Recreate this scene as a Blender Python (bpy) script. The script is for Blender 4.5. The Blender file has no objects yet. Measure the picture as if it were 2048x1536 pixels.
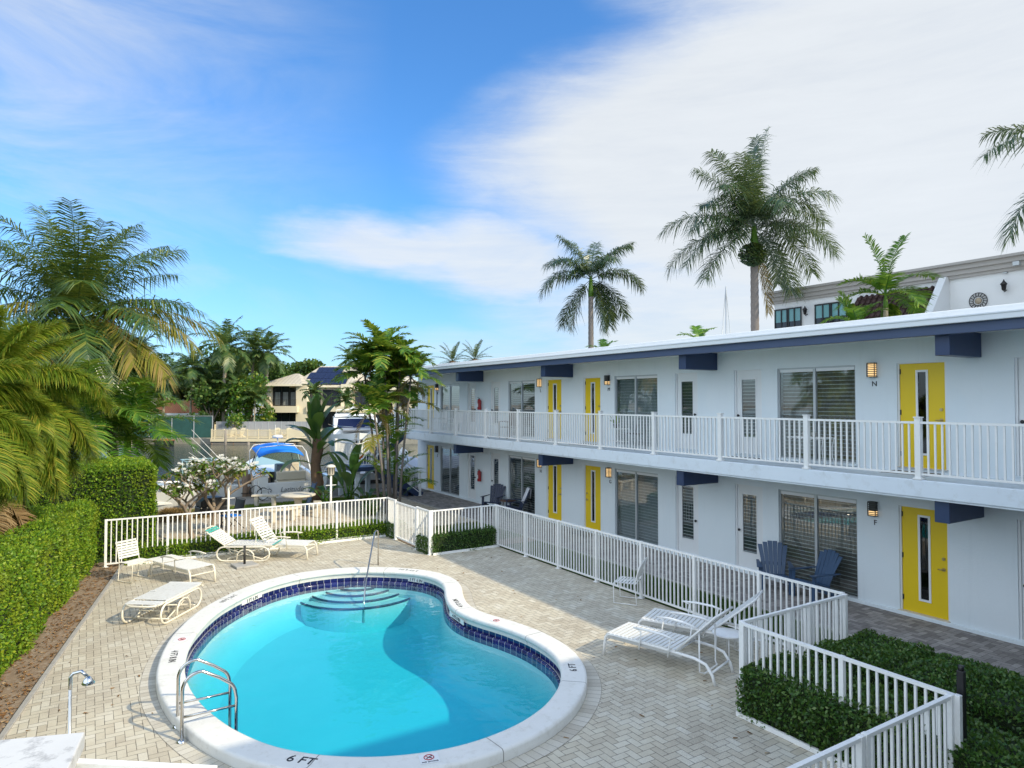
import bpy, bmesh, math, random
import numpy as np
from mathutils import Vector, Matrix
R=math.radians
sc=bpy.context.scene
COL=sc.collection
rnd=random.Random(7)
nr=np.random.default_rng(11)
# ---------- camera model (also used to place far things at a measured direction and distance)
CAMH=4.2; YAW=math.atan((1024-177)/1350.); PIT=math.atan(34/1350.)
cs,cc=math.sin(YAW),math.cos(YAW)
def at(u,v,D):
    r=(u-1024)/1350.*D
    return Vector((D*cs+r*cc, D*cc-r*cs, CAMH+(802-v)/1350.*D))
# ---------- objects
def link(o,parent=None):
    COL.objects.link(o)
    if parent is not None: o.parent=parent
    return o
def tag(o,label=None,cat=None,group=None,kind=None):
    if label: o['label']=label
    if cat: o['category']=cat
    if group: o['group']=group
    if kind: o['kind']=kind
    return o
def thing(name,label,cat,loc=(0,0,0),rz=0.,group=None,scale=1.):
    o=bpy.data.objects.new(name,None); link(o)
    o.location=loc; o.rotation_euler=(0,0,rz); o.empty_display_size=.2
    if scale!=1.: o.scale=(scale,)*3
    return tag(o,label,cat,group)
def copy_tree(o,parent=None):
    c=o.copy(); COL.objects.link(c); c.parent=parent
    for ch in o.children: copy_tree(ch,c)
    return c
def dup(o,label,loc,rz=None,scale=None):
    c=copy_tree(o); c.location=loc
    if rz is not None: c.rotation_euler=(0,0,rz)
    if scale is not None: c.scale=(scale,)*3
    c['label']=label
    return c
class MB:
    """collects shapes for ONE mesh"""
    def __init__(s): s.v=[]; s.f=[]; s.m=[]; s.sm=[]; s.uv=None
    def add(s,vs,fs,m=0,smooth=False):
        b=len(s.v); s.v.extend([tuple(p) for p in vs])
        for f in fs: s.f.append(tuple(i+b for i in f)); s.m.append(m); s.sm.append(smooth)
        return s
    def box(s,a,b,m=0):
        x0,y0,z0=a; x1,y1,z1=b
        return s.add([(x0,y0,z0),(x1,y0,z0),(x1,y1,z0),(x0,y1,z0),(x0,y0,z1),(x1,y0,z1),(x1,y1,z1),(x0,y1,z1)],
          [(0,3,2,1),(4,5,6,7),(0,1,5,4),(1,2,6,5),(2,3,7,6),(3,0,4,7)],m)
    def cbox(s,c,sz,M=None,m=0):
        vs=[]
        for z in (-.5,.5):
            for x,y in ((-.5,-.5),(.5,-.5),(.5,.5),(-.5,.5)):
                p=Vector((x*sz[0],y*sz[1],z*sz[2]))
                if M is not None: p=M@p
                vs.append(p+Vector(c))
        return s.add(vs,[(0,3,2,1),(4,5,6,7),(0,1,5,4),(1,2,6,5),(2,3,7,6),(3,0,4,7)],m)
    def bar(s,p,q,w,h=None,m=0):
        """rectangular bar from p to q; w sideways, h upwards"""
        p=Vector(p);q=Vector(q);h=h or w;d=(q-p)
        if d.length<1e-6: return s
        d.normalize(); up=Vector((0,0,1))
        if abs(d.z)>.99: up=Vector((0,1,0))
        sd=d.cross(up).normalized(); u2=sd.cross(d).normalized()
        vs=[]
        for c in (p,q):
            for a,b in ((-1,-1),(1,-1),(1,1),(-1,1)): vs.append(c+sd*a*w/2+u2*b*h/2)
        return s.add(vs,[(0,3,2,1),(4,5,6,7),(0,1,5,4),(1,2,6,5),(2,3,7,6),(3,0,4,7)],m)
    def tube(s,pts,r,n=8,closed=False,m=0,caps=True):
        pts=[Vector(p) for p in pts]; N=len(pts)
        rs=r if isinstance(r,(list,tuple)) else [r]*N
        vs=[];ref=None
        for i,p in enumerate(pts):
            if closed: d=pts[(i+1)%N]-pts[i-1]
            else: d=pts[min(i+1,N-1)]-pts[max(i-1,0)]
            if d.length<1e-9: d=Vector((0,0,1))
            d.normalize()
            if ref is None:
                ref=Vector((0,0,1)) if abs(d.z)<.9 else Vector((1,0,0))
            a=(ref-d*ref.dot(d))
            if a.length<1e-4: a=d.orthogonal()
            a.normalize(); ref=a; b=d.cross(a)
            for k in range(n):
                t=2*math.pi*k/n
                vs.append(p+(a*math.cos(t)+b*math.sin(t))*rs[i])
        fs=[]
        for i in range(N if closed else N-1):
            j=(i+1)%N
            for k in range(n):
                k2=(k+1)%n
                fs.append((i*n+k,i*n+k2,j*n+k2,j*n+k))
        s.add(vs,fs,m,True)
        if not closed and caps:
            b=len(s.v)-N*n
            s.f.append(tuple(b+k for k in range(n))[::-1]); s.m.append(m); s.sm.append(False)
            s.f.append(tuple(b+(N-1)*n+k for k in range(n))); s.m.append(m); s.sm.append(False)
        return s
    def lathe(s,prof,n=16,c=(0,0,0),m=0,smooth=True):
        vs=[];fs=[]
        for r,z in prof:
            for k in range(n):
                t=2*math.pi*k/n; vs.append((c[0]+r*math.cos(t),c[1]+r*math.sin(t),c[2]+z))
        for i in range(len(prof)-1):
            for k in range(n):
                k2=(k+1)%n; fs.append((i*n+k,i*n+k2,(i+1)*n+k2,(i+1)*n+k))
        fs.append(tuple(range(n))[::-1]); fs.append(tuple((len(prof)-1)*n+k for k in range(n)))
        return s.add(vs,fs,m,smooth)
    def prism(s,poly,z0,z1,m=0,axis='z'):
        """extrude a 2-D outline; axis z: (x,y); axis y: (x,z) extruded along y; axis x: (y,z) along x"""
        n=len(poly); vs=[]
        for z in (z0,z1):
            for a,b in poly:
                vs.append((a,b,z) if axis=='z' else ((a,z,b) if axis=='y' else (z,a,b)))
        fs=[tuple(range(n))[::-1],tuple(range(n,2*n))]
        for i in range(n): j=(i+1)%n; fs.append((i,j,n+j,n+i))
        return s.add(vs,fs,m)
    def sheet(s,rows,m=0,smooth=True,thick=0.):
        """grid surface from rows of points"""
        h=len(rows);w=len(rows[0]); vs=[p for r in rows for p in r]
        fs=[(i*w+j,i*w+j+1,(i+1)*w+j+1,(i+1)*w+j) for i in range(h-1) for j in range(w-1)]
        return s.add(vs,fs,m,smooth)
    def build(s,name,mats,parent=None,loc=None,rz=None,bevel=0.,solid=0.):
        me=bpy.data.meshes.new(name)
        me.from_pydata(s.v,[],s.f)
        if not isinstance(mats,(list,tuple)): mats=[mats]
        for m in mats: me.materials.append(m)
        me.polygons.foreach_set('material_index',s.m)
        me.polygons.foreach_set('use_smooth',s.sm)
        me.update()
        o=bpy.data.objects.new(name,me); link(o,parent)
        if loc is not None: o.location=loc
        if rz is not None: o.rotation_euler=(0,0,rz)
        if solid:
            md=o.modifiers.new('s','SOLIDIFY'); md.thickness=solid; md.offset=0
        if bevel:
            md=o.modifiers.new('b','BEVEL'); md.width=bevel; md.segments=2; md.limit_method='ANGLE'
        return o
def build_np(name,V,F,mats,parent=None,mi=None,smooth=False,loc=None):
    """V (n,3), F (m,4) or (m,3) arrays -> one mesh"""
    V=np.asarray(V,dtype=np.float32); F=np.asarray(F,dtype=np.int32); k=F.shape[1]
    me=bpy.data.meshes.new(name)
    me.vertices.add(len(V)); me.vertices.foreach_set('co',V.ravel())
    me.loops.add(F.size); me.loops.foreach_set('vertex_index',F.ravel())
    me.polygons.add(len(F))
    me.polygons.foreach_set('loop_start',np.arange(0,F.size,k,dtype=np.int32))
    me.polygons.foreach_set('loop_total',np.full(len(F),k,dtype=np.int32))
    if not isinstance(mats,(list,tuple)): mats=[mats]
    for m in mats: me.materials.append(m)
    if mi is not None: me.polygons.foreach_set('material_index',np.asarray(mi,dtype=np.int32))
    me.polygons.foreach_set('use_smooth',np.full(len(F),smooth))
    me.update(calc_edges=True)
    o=bpy.data.objects.new(name,me); link(o,parent)
    if loc is not None: o.location=loc
    return o
# ---------- node helpers
class NT:
    def __init__(s,name):
        s.mat=bpy.data.materials.new(name); s.mat.use_nodes=True
        s.t=s.mat.node_tree; s.t.nodes.clear()
    def n(s,typ,**kw):
        nd=s.t.nodes.new(typ)
        for k,v in kw.items(): setattr(nd,k,v)
        return nd
    def l(s,a,b): s.t.links.new(a,b)
    def inp(s,sock,v):
        if hasattr(v,'is_linked') or hasattr(v,'links'): s.l(v,sock)
        else: sock.default_value=v
    def math(s,op,a,b=0.,c=0.,clamp=False):
        nd=s.n('ShaderNodeMath',operation=op); nd.use_clamp=clamp
        s.inp(nd.inputs[0],a); s.inp(nd.inputs[1],b); s.inp(nd.inputs[2],c)
        return nd.outputs[0]
    def mix(s,fac,a,b,blend='MIX'):
        nd=s.n('ShaderNodeMix',data_type='RGBA',blend_type=blend)
        s.inp(nd.inputs[0],fac); s.inp(nd.inputs[6],a); s.inp(nd.inputs[7],b)
        return nd.outputs[2]
    def ramp(s,fac,stops,interp='LINEAR'):
        nd=s.n('ShaderNodeValToRGB'); cr=nd.color_ramp; cr.interpolation=interp
        while len(cr.elements)<len(stops): cr.elements.new(.5)
        for e,(p,c) in zip(cr.elements,stops):
            e.position=p; e.color=c if len(c)==4 else (*c,1)
        s.inp(nd.inputs[0],fac); return nd.outputs[0]
    def obj(s):
        return s.n('ShaderNodeTexCoord').outputs['Object']
    def gpos(s): return s.n('ShaderNodeNewGeometry').outputs['Position']
    def noise(s,vec,scale,detail=3.,rough=.55,dist=0.):
        nd=s.n('ShaderNodeTexNoise'); s.inp(nd.inputs['Vector'],vec)
        nd.inputs['Scale'].default_value=scale; nd.inputs['Detail'].default_value=detail
        nd.inputs['Roughness'].default_value=rough; nd.inputs['Distortion'].default_value=dist
        return nd.outputs[0]
    def xyz(s,vec):
        nd=s.n('ShaderNodeSeparateXYZ'); s.inp(nd.inputs[0],vec); return nd.outputs
    def mapping(s,vec,scale=(1,1,1),rot=(0,0,0),loc=(0,0,0)):
        nd=s.n('ShaderNodeMapping'); s.inp(nd.inputs[0],vec)
        nd.inputs['Scale'].default_value=scale; nd.inputs['Rotation'].default_value=rot; nd.inputs['Location'].default_value=loc
        return nd.outputs[0]
    def bump(s,h,strength=.3,dist=.01,normal=None):
        nd=s.n('ShaderNodeBump'); nd.inputs['Strength'].default_value=strength; nd.inputs['Distance'].default_value=dist
        s.inp(nd.inputs['Height'],h)
        if normal is not None: s.l(normal,nd.inputs['Normal'])
        return nd.outputs[0]
    def pbr(s,color,rough=.6,metal=0.,normal=None,spec=.5,coat=0.,emis=None,es=0.):
        p=s.n('ShaderNodeBsdfPrincipled')
        s.inp(p.inputs['Base Color'],color if not (isinstance(color,tuple) and len(color)==3) else (*color,1))
        s.inp(p.inputs['Roughness'],rough); p.inputs['Metallic'].default_value=metal
        p.inputs['Specular IOR Level'].default_value=spec
        if coat: p.inputs['Coat Weight'].default_value=coat
        if normal is not None: s.l(normal,p.inputs['Normal'])
        if emis: p.inputs['Emission Color'].default_value=(*emis,1); p.inputs['Emission Strength'].default_value=es
        return p.outputs[0]
    def out(s,sh,vol=None):
        o=s.n('ShaderNodeOutputMaterial'); s.l(sh,o.inputs[0])
        if vol is not None: s.l(vol,o.inputs[1])
        return s.mat
def c4(c): return (*c,1)
def mul(c,k): return tuple(min(1,x*k) for x in c)
def paint(name,col,rough=.55,var=.12,scale=6.,bump=.1,bscale=60.,metal=0.,spec=.5,dirt=None,dirtamt=.5,coat=0.):
    t=NT(name); p=t.gpos()
    n1=t.noise(p,scale,4)
    c=t.mix(n1,c4(mul(col,1-var)),c4(mul(col,1+var*.6)))
    if dirt:
        n2=t.noise(p,scale*2.3,6,.7)
        m=t.ramp(n2,[(.52,(0,0,0)),(.75,(dirtamt,)*3)])
        c=t.mix(m,c,c4(dirt))
    n3=t.noise(p,bscale,3)
    return t.out(t.pbr(c,rough,metal,t.bump(n3,bump,.005),spec,coat))
def leafmat(name,stops,rough=.45,trans=.35,spec=.4,patch=.0,patchcol=(.2,.2,.02)):
    """foliage: each leaf its own tint"""
    t=NT(name); g=t.n('ShaderNodeNewGeometry')
    c=t.ramp(g.outputs['Random Per Island'],stops)
    if patch:
        n=t.noise(g.outputs['Position'],1.3,3)
        c=t.mix(t.ramp(n,[(.5,(0,0,0)),(.7,(patch,)*3)]),c,c4(patchcol))
    p=t.pbr(c,rough,0,None,spec)
    tr=t.n('ShaderNodeBsdfTranslucent')
    tc=t.mix(.5,c,c4((.35,.42,.04)),'MIX')
    t.l(tc,tr.inputs[0])
    mx=t.n('ShaderNodeMixShader'); mx.inputs[0].default_value=trans
    t.l(p,mx.inputs[1]); t.l(tr.outputs[0],mx.inputs[2])
    return t.out(mx.outputs[0])
# ---------- herringbone pavers (axes X and Y, 10 x 20 cm)
def herring(name,cols,w=.105,joint=.06,jc=(.065,.058,.05),stain=(.3,.3,.31),stainamt=.5,org=(0,0)):
    t=NT(name); g=t.gpos(); o=t.xyz(g)
    x=t.math('DIVIDE',t.math('ADD',o[0],200.+org[0]),w); y=t.math('DIVIDE',t.math('ADD',o[1],200.+org[1]),w)
    ix=t.math('FLOOR',x); iy=t.math('FLOOR',y); fx=t.math('SUBTRACT',x,ix); fy=t.math('SUBTRACT',y,iy)
    k=t.math('FLOORED_MODULO',t.math('SUBTRACT',ix,iy),4.)
    k1=t.math('COMPARE',k,1.,.1); k2=t.math('COMPARE',k,2.,.1)
    hor=t.math('LESS_THAN',k,1.5)
    bx=t.math('ADD',fx,k1); by=t.math('ADD',fy,k2)
    lx=t.math('ADD',1.,hor); ly=t.math('SUBTRACT',2.,hor)
    dx=t.math('MINIMUM',bx,t.math('SUBTRACT',lx,bx)); dy=t.math('MINIMUM',by,t.math('SUBTRACT',ly,by))
    d=t.math('MINIMUM',dx,dy)
    wob=t.math('MULTIPLY',t.math('SUBTRACT',t.noise(g,14,2),.5),.07)
    d=t.math('ADD',d,wob)
    j=t.math('SMOOTH_MIN',1.,t.math('DIVIDE',d,joint),.05); j=t.math('MAXIMUM',t.math('MINIMUM',j,1.),0.)
    cb=t.n('ShaderNodeCombineXYZ')
    t.l(t.math('SUBTRACT',ix,k1),cb.inputs[0]); t.l(t.math('SUBTRACT',iy,k2),cb.inputs[1])
    wn=t.n('ShaderNodeTexWhiteNoise',noise_dimensions='2D'); t.l(cb.outputs[0],wn.inputs['Vector'])
    c=t.ramp(wn.outputs['Value'],cols)
    big=t.noise(g,.55,5,.6); sp=t.noise(g,55,3,.8)
    st=t.math('MULTIPLY',t.ramp(big,[(.40,(.12,.12,.12)),(.62,(1,1,1))]),t.ramp(sp,[(.42,(0,0,0)),(.6,(1,1,1))]))
    c=t.mix(t.math('MULTIPLY',st,stainamt),c,c4(stain))
    fine=t.noise(g,160,2,.7); c=t.mix(.25,c,t.ramp(fine,[(.3,(.35,.35,.35)),(.7,(.75,.75,.75))]),'OVERLAY')
    md=t.noise(g,2.4,4,.6); c=t.mix(.5,c,t.ramp(md,[(.3,(.40,.39,.38)),(.7,(.6,.6,.6))]),'OVERLAY')
    jcol=t.mix(t.noise(g,1.1,3),c4(jc),c4(mul(jc,2.6)))
    c=t.mix(j,jcol,c)
    h=t.math('ADD',j,t.math('MULTIPLY',fine,.12))
    return t.out(t.pbr(c,.85,0,t.bump(h,.55,.006),.25))
# ================= materials
white_metal=paint('white_metal',(.86,.86,.85),.38,.05,5,.04,80,dirt=(.55,.5,.42),dirtamt=.25)
warm_white_metal=paint('warm_white_metal',(.80,.75,.63),.38,.05,5,.04,80,dirt=(.5,.42,.3),dirtamt=.3)  # on the loungers: white frames with warm sunlight put into the colour
strap_white=paint('strap_white',(.78,.78,.76),.5,.08,9,.12,140,dirt=(.4,.36,.3),dirtamt=.5)
strap_teal=paint('strap_teal',(.05,.42,.36),.5,.1)
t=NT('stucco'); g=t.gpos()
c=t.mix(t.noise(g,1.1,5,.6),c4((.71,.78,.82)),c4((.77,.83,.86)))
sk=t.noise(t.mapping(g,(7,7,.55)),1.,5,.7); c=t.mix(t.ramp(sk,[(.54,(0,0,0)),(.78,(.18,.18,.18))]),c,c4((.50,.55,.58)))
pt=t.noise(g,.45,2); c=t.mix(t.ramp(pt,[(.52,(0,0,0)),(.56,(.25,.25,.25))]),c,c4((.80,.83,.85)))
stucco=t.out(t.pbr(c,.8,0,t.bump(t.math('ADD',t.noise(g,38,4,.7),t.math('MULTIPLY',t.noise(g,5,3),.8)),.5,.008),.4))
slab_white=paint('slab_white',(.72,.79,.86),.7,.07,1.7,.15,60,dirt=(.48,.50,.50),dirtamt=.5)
soffit_w=paint('soffit_white',(.78,.78,.74),.8,.03,1.2,.2,50)
roof_white=paint('roof_white',(.86,.86,.85),.6,.06,1.1,.1,30,dirt=(.6,.6,.6),dirtamt=.3)
gutter_w=paint('gutter_white',(.74,.77,.80),.45,.03,1.2,.03,30)
navy=paint('navy_paint',(.022,.045,.115),.42,.12,3,.08,60)
blue_board=paint('fascia_blue',(.055,.085,.165),.5,.1,2,.1,60)
yellow=paint('yellow_paint',(.80,.56,.010),.42,.05,2.5,.06,70)
doorwhite=paint('door_white',(.77,.79,.80),.45,.03,3,.03,60)
frame_w=paint('frame_white',(.80,.81,.82),.4,.03,3,.03,60)
frame_al=paint('frame_aluminium',(.50,.53,.55),.35,.06,4,.03,60,metal=.3)
brass=paint('brass',(.55,.42,.20),.3,.1,8,.02,60,metal=.9)
steel=paint('stainless_steel',(.62,.60,.57),.13,.06,6,.02,60,metal=1.)
chrome=paint('chrome',(.7,.7,.7),.08,.03,6,.01,60,metal=1.)
darkmetal=paint('dark_metal',(.03,.028,.026),.45,.15,6,.05,60)
black=paint('black_plastic',(.015,.015,.017),.4,.2,6,.04,60)
red_paint=paint('red_paint',(.35,.015,.018),.35,.1,6,.02,60)
brownmat=paint('doormat_coir',(.10,.065,.035),.95,.35,40,.6,120)
concrete=paint('concrete',(.42,.40,.37),.85,.2,4,.4,40,dirt=(.18,.17,.15),dirtamt=.5)
concrete_w=paint('cast_stone',(.66,.60,.50),.8,.1,5,.3,60,dirt=(.4,.36,.28),dirtamt=.4)
t=NT('coping_concrete'); g=t.gpos(); uvx=t.xyz(t.n('ShaderNodeUVMap').outputs[0])[0]
c=t.mix(t.noise(g,2.2,5,.65),c4((.70,.69,.65)),c4((.82,.81,.78))); c=t.mix(t.ramp(t.noise(g,6,6,.75),[(.52,(0,0,0)),(.72,(.5,.5,.5))]),c,c4((.52,.49,.42)))
fj=t.math('FRACT',t.math('ADD',t.math('DIVIDE',uvx,1.98),t.math('MULTIPLY',t.noise(g,5,2),.012))); jl=t.math('LESS_THAN',fj,.006)
c=t.mix(t.math('MULTIPLY',jl,.75),c,c4((.12,.11,.09)))
coping_m=t.out(t.pbr(c,.8,0,t.bump(t.math('ADD',t.noise(g,70,4,.7),t.math('MULTIPLY',t.noise(g,3,3),2.)),.4,.006),.3))
gelcoat=paint('gelcoat',(.82,.82,.80),.2,.03,2,.01,20,coat=.3)
greyvinyl=paint('grey_vinyl',(.28,.30,.33),.6,.1,5,.1,50)
creamvinyl=paint('cream_vinyl',(.62,.55,.42),.55,.08,5,.1,50)
bluecanvas=paint('blue_canvas',(.005,.22,.85),.7,.08,4,.2,90)
adir_blue=paint('slate_blue_plastic',(.035,.075,.15),.42,.08,6,.04,60)
adir_navy=paint('dark_navy_plastic',(.012,.022,.06),.45,.1,6,.04,60)
towel_m=paint('towel',(.74,.75,.80),.95,.1,30,.8,160)
darkwood=paint('dark_wood',(.10,.05,.028),.5,.3,12,.2,60)
wood_grey=paint('weathered_wood',(.30,.26,.22),.85,.3,7,.5,40,dirt=(.14,.12,.10),dirtamt=.6)
wood_cream=paint('cream_timber',(.80,.68,.46),.7,.12,2,.2,20)
pile_m=paint('pile_wood',(.25,.17,.115),.9,.35,9,.6,30)
soil_m=paint('mulch_soil',(.30,.215,.145),.95,.45,5,1.,60,dirt=(.46,.40,.32),dirtamt=.9)
trunk_grey=paint('trunk_grey',(.21,.185,.17),.9,.25,9,.8,22,dirt=(.08,.07,.06),dirtamt=.6)
trunk_pale=paint('trunk_pale',(.42,.35,.26),.9,.2,7,.8,22,dirt=(.2,.15,.1),dirtamt=.5)
trunk_brown=paint('trunk_brown',(.16,.10,.06),.95,.35,9,1.,30)
branch_m=paint('branch_bark',(.30,.235,.18),.9,.2,9,.7,40)
letter_m=paint('letter_dark',(.03,.03,.035),.5,.1)
letter_bk=paint('marking_black',(.02,.02,.025),.6,.2)
letter_grey=paint('letter_grey',(.16,.16,.17),.5,.1)
no_red=paint('marking_red',(.45,.05,.06),.6,.1)
vinyl_white=paint('sticker_white',(.80,.80,.80),.5,.02)
house_cream=paint('house_render',(.80,.70,.52),.85,.06,1,.2,10)
house_tan=paint('house_tan',(.76,.65,.46),.85,.06,1,.2,10)
solar_m=paint('solar_cell',(.012,.016,.05),.15,.2,2,.01,10)
greenfence_m=paint('green_mesh',(.028,.105,.095),.8,.45,1.6,.3,8)
seawall_m=paint('seawall_concrete',(.36,.33,.27),.9,.25,1.2,.4,6,dirt=(.13,.12,.09),dirtamt=.7)
terracotta=paint('terracotta',(.42,.15,.07),.8,.25,3,.5,12)
neigh_wall=paint('neighbour_stucco',(.74,.75,.76),.85,.03,1,.25,30)
neigh_trim=paint('neighbour_cornice',(.38,.36,.34),.8,.05,1,.1,30)
neigh_tile=paint('brown_roof_tile',(.055,.028,.024),.7,.35,5,.3,30)
far_glass=paint('far_glass',(.02,.025,.035),.08,.3,1,.01,5)
teal_glass=paint('teal_blind_glass',(.16,.36,.38),.1,.15,1,.01,5)
curtain_m=paint('curtain',(.26,.29,.30),.9,.12,6,.4,30)
blind_m=paint('blind_slat',(.48,.50,.49),.6,.1,6,.1,30)
blind_dark=paint('blind_slat_dark',(.40,.42,.40),.6,.1,6,.1,30)
blind_tan=paint('tan_curtain',(.20,.175,.14),.9,.1,4,.3,30)
dark_in=paint('dark_interior',(.060,.068,.07),.8,.2,2,.1,20)
kraft=paint('bird_orange_flower',(.65,.16,.03),.6,.2)
def glassmat(name,tint=(.82,.88,.88),fr=1.0,rough=.015,wav=.0):
    t=NT(name); gl=t.n('ShaderNodeBsdfGlossy'); gl.inputs['Roughness'].default_value=rough
    gl.inputs['Color'].default_value=(1,1,1,1)
    nrm=t.bump(t.noise(t.gpos(),1.3,1),.12,.02); t.l(nrm,gl.inputs['Normal'])
    tr=t.n('ShaderNodeBsdfTransparent'); tr.inputs[0].default_value=c4(tint)
    f=t.n('ShaderNodeFresnel'); f.inputs[0].default_value=1.55
    k=t.math('MULTIPLY',t.math('MULTIPLY',f.outputs[0],fr,clamp=True),t.math('SUBTRACT',1.,t.n('ShaderNodeNewGeometry').outputs['Backfacing']))
    mx=t.n('ShaderNodeMixShader'); t.l(k,mx.inputs[0]); t.l(tr.outputs[0],mx.inputs[1]); t.l(gl.outputs[0],mx.inputs[2])
    return t.out(mx.outputs[0])
pane_glass=glassmat('pane_glass',(.9,.94,.95),fr=2.6)
door_glass=glassmat('door_glass',(.35,.38,.4),1.2)
wind_glass=glassmat('windscreen_glass',(.55,.75,.72),1.2)
# lit wall lamp diffuser
t=NT('lamp_glow'); lamp_glow=t.out(t.pbr((.9,.7,.4),.4,emis=(1,.62,.25),es=.6))
# pool plaster and blue tile
t=NT('pool_plaster'); g=t.gpos()
c=t.mix(t.noise(g,1.2,4),c4((.42,.58,.62)),c4((.52,.67,.69)))
pool_plaster=t.out(t.pbr(c,.7))
def tilemat(name,w,v0,v1,col=(.010,.014,.10),grout=(.45,.47,.50)):
    t=NT(name); uv=t.n('ShaderNodeUVMap').outputs[0]; o=t.xyz(uv)
    u=t.math('DIVIDE',o[0],w); fu=t.math('FRACT',u); du=t.math('MINIMUM',fu,t.math('SUBTRACT',1.,fu))
    j=t.math('GREATER_THAN',du,.028)
    wn=t.n('ShaderNodeTexWhiteNoise',noise_dimensions='1D'); t.l(t.math('FLOOR',u),wn.inputs['W'])
    cc_=t.mix(wn.outputs['Value'],c4(mul(col,.75)),c4(mul(col,1.5)))
    cc_=t.mix(j,c4(grout),cc_)
    return t.out(t.pbr(cc_,.12,0,t.bump(j,.4,.004),.6))
tile_m=tilemat('cobalt_tile',.155,0,1); step_tile=tilemat('step_tile',.155,0,1,(.008,.02,.07))
# soldier course paver ring around the pool
t=NT('ring_pavers'); uv=t.n('ShaderNodeUVMap').outputs[0]; o=t.xyz(uv); g=t.gpos()
u=t.math('DIVIDE',o[0],.105); fu=t.math('FRACT',u); du=t.math('MINIMUM',fu,t.math('SUBTRACT',1.,fu))
dv=t.math('DIVIDE',t.math('MINIMUM',o[1],t.math('SUBTRACT',.21,o[1])),.105)
j=t.math('MINIMUM',t.math('DIVIDE',t.math('MINIMUM',du,dv),.045),1.)
wn=t.n('ShaderNodeTexWhiteNoise',noise_dimensions='1D'); t.l(t.math('FLOOR',u),wn.inputs['W'])
c=t.ramp(wn.outputs['Value'],[(0,(.46,.42,.35)),(.5,(.54,.50,.42)),(1,(.60,.56,.48))])
c=t.mix(.35,c,t.ramp(t.noise(g,130,2,.7),[(.3,(.35,.35,.35)),(.7,(.75,.75,.75))]),'OVERLAY')
c=t.mix(j,c4((.13,.11,.09)),c)
ring_m=t.out(t.pbr(c,.85,0,t.bump(j,.5,.005),.25))
# plank/strap stripes
def stripes(name,axis,period,colA,colB,duty=.1,rough=.7,world=False):
    t=NT(name); g=t.gpos() if world else t.obj(); o=t.xyz(g)
    u=t.math('FRACT',t.math('DIVIDE',t.math('ADD',o[axis],100.),period)); m=t.math('LESS_THAN',u,duty)
    c=t.mix(t.noise(g,4,4),c4(mul(colB,.8)),c4(mul(colB,1.15))); c=t.mix(m,c,c4(colA))
    return t.out(t.pbr(c,rough,0,t.bump(t.math('SUBTRACT',1.,m),.5,.01)))
metal_roof=stripes('standing_seam_roof',0,.55,(.36,.32,.26),(.60,.53,.42),.12,.5)
dock_plank=stripes('dock_planks',1,.14,(.06,.05,.045),(.36,.32,.27),.1,.85,True)
# waters
t=NT('pool_water'); g=t.gpos()
nz=t.math('ADD',t.noise(t.mapping(g,(1,1,1)),2.2,2,.5,.3),t.math('MULTIPLY',t.noise(g,9,2),.12))
nrm=t.bump(nz,.38,.03)
gl=t.n('ShaderNodeBsdfGlossy'); gl.inputs['Roughness'].default_value=.0; t.l(nrm,gl.inputs['Normal'])
tr=t.n('ShaderNodeBsdfTransparent')
f=t.n('ShaderNodeFresnel'); f.inputs[0].default_value=1.33; t.l(nrm,f.inputs['Normal'])
mx=t.n('ShaderNodeMixShader'); t.l(t.math('MULTIPLY',t.math('MULTIPLY',f.outputs[0],1.15,clamp=True),t.math('SUBTRACT',1.,t.n('ShaderNodeNewGeometry').outputs['Backfacing'])),mx.inputs[0]); t.l(tr.outputs[0],mx.inputs[1]); t.l(gl.outputs[0],mx.inputs[2])
ab=t.n('ShaderNodeVolumeAbsorption'); ab.inputs['Color'].default_value=(.0,.89,.96,1); ab.inputs['Density'].default_value=.74
pool_water=t.out(mx.outputs[0],ab.outputs[0])
t=NT('canal_water'); g=t.gpos()
nz=t.math('ADD',t.noise(t.mapping(g,(1,1,1)),1.6,4,.6,.4),t.math('MULTIPLY',t.noise(g,7,3),.35))
nrm=t.bump(nz,.6,.09)
canal_water=t.out(t.pbr((.012,.035,.04),.06,0,nrm,.6))
# ground and foliage
t=NT('grass_ground'); g=t.gpos()
c=t.ramp(t.noise(g,30,4,.7),[(.3,(.02,.045,.012)),(.55,(.05,.10,.02)),(.8,(.10,.14,.04))])
c=t.mix(t.ramp(t.noise(g,1.2,3),[(.5,(0,0,0)),(.75,(.6,.6,.6))]),c,c4((.16,.12,.07)))
grass_ground=t.out(t.pbr(c,.95,0,t.bump(t.noise(g,60,3),.8,.03),.2))
pav_cols=[(0,(.50,.445,.345)),(.3,(.56,.50,.39)),(.7,(.60,.545,.43)),(1,(.66,.61,.50))]
paver_deck=herring('deck_pavers',pav_cols,stain=(.25,.235,.22),stainamt=.5)
paver_path=herring('path_pavers',[(0,(.46,.38,.28)),(.5,(.56,.47,.35)),(1,(.62,.54,.42))],stainamt=.3)
paver_walk=herring('walk_pavers',[(0,(.17,.155,.15)),(.35,(.25,.23,.22)),(.7,(.31,.29,.275)),(1,(.38,.35,.33))],stain=(.16,.14,.13),stainamt=.5,jc=(.05,.045,.04))
G=lambda a,b,c,d:[(0,a),(.4,b),(.8,c),(1,d)]
hedge_leaf=leafmat('hedge_leaves',G((.05,.14,.014),(.13,.27,.02),(.26,.41,.026),(.42,.50,.04)),.45,.4,.3,.4,(.34,.33,.025))
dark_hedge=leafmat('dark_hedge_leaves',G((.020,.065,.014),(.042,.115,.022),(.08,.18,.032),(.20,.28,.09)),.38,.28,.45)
hedge_core=paint('hedge_core',(.018,.035,.010),.95,.4,8,.8,20)
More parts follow.
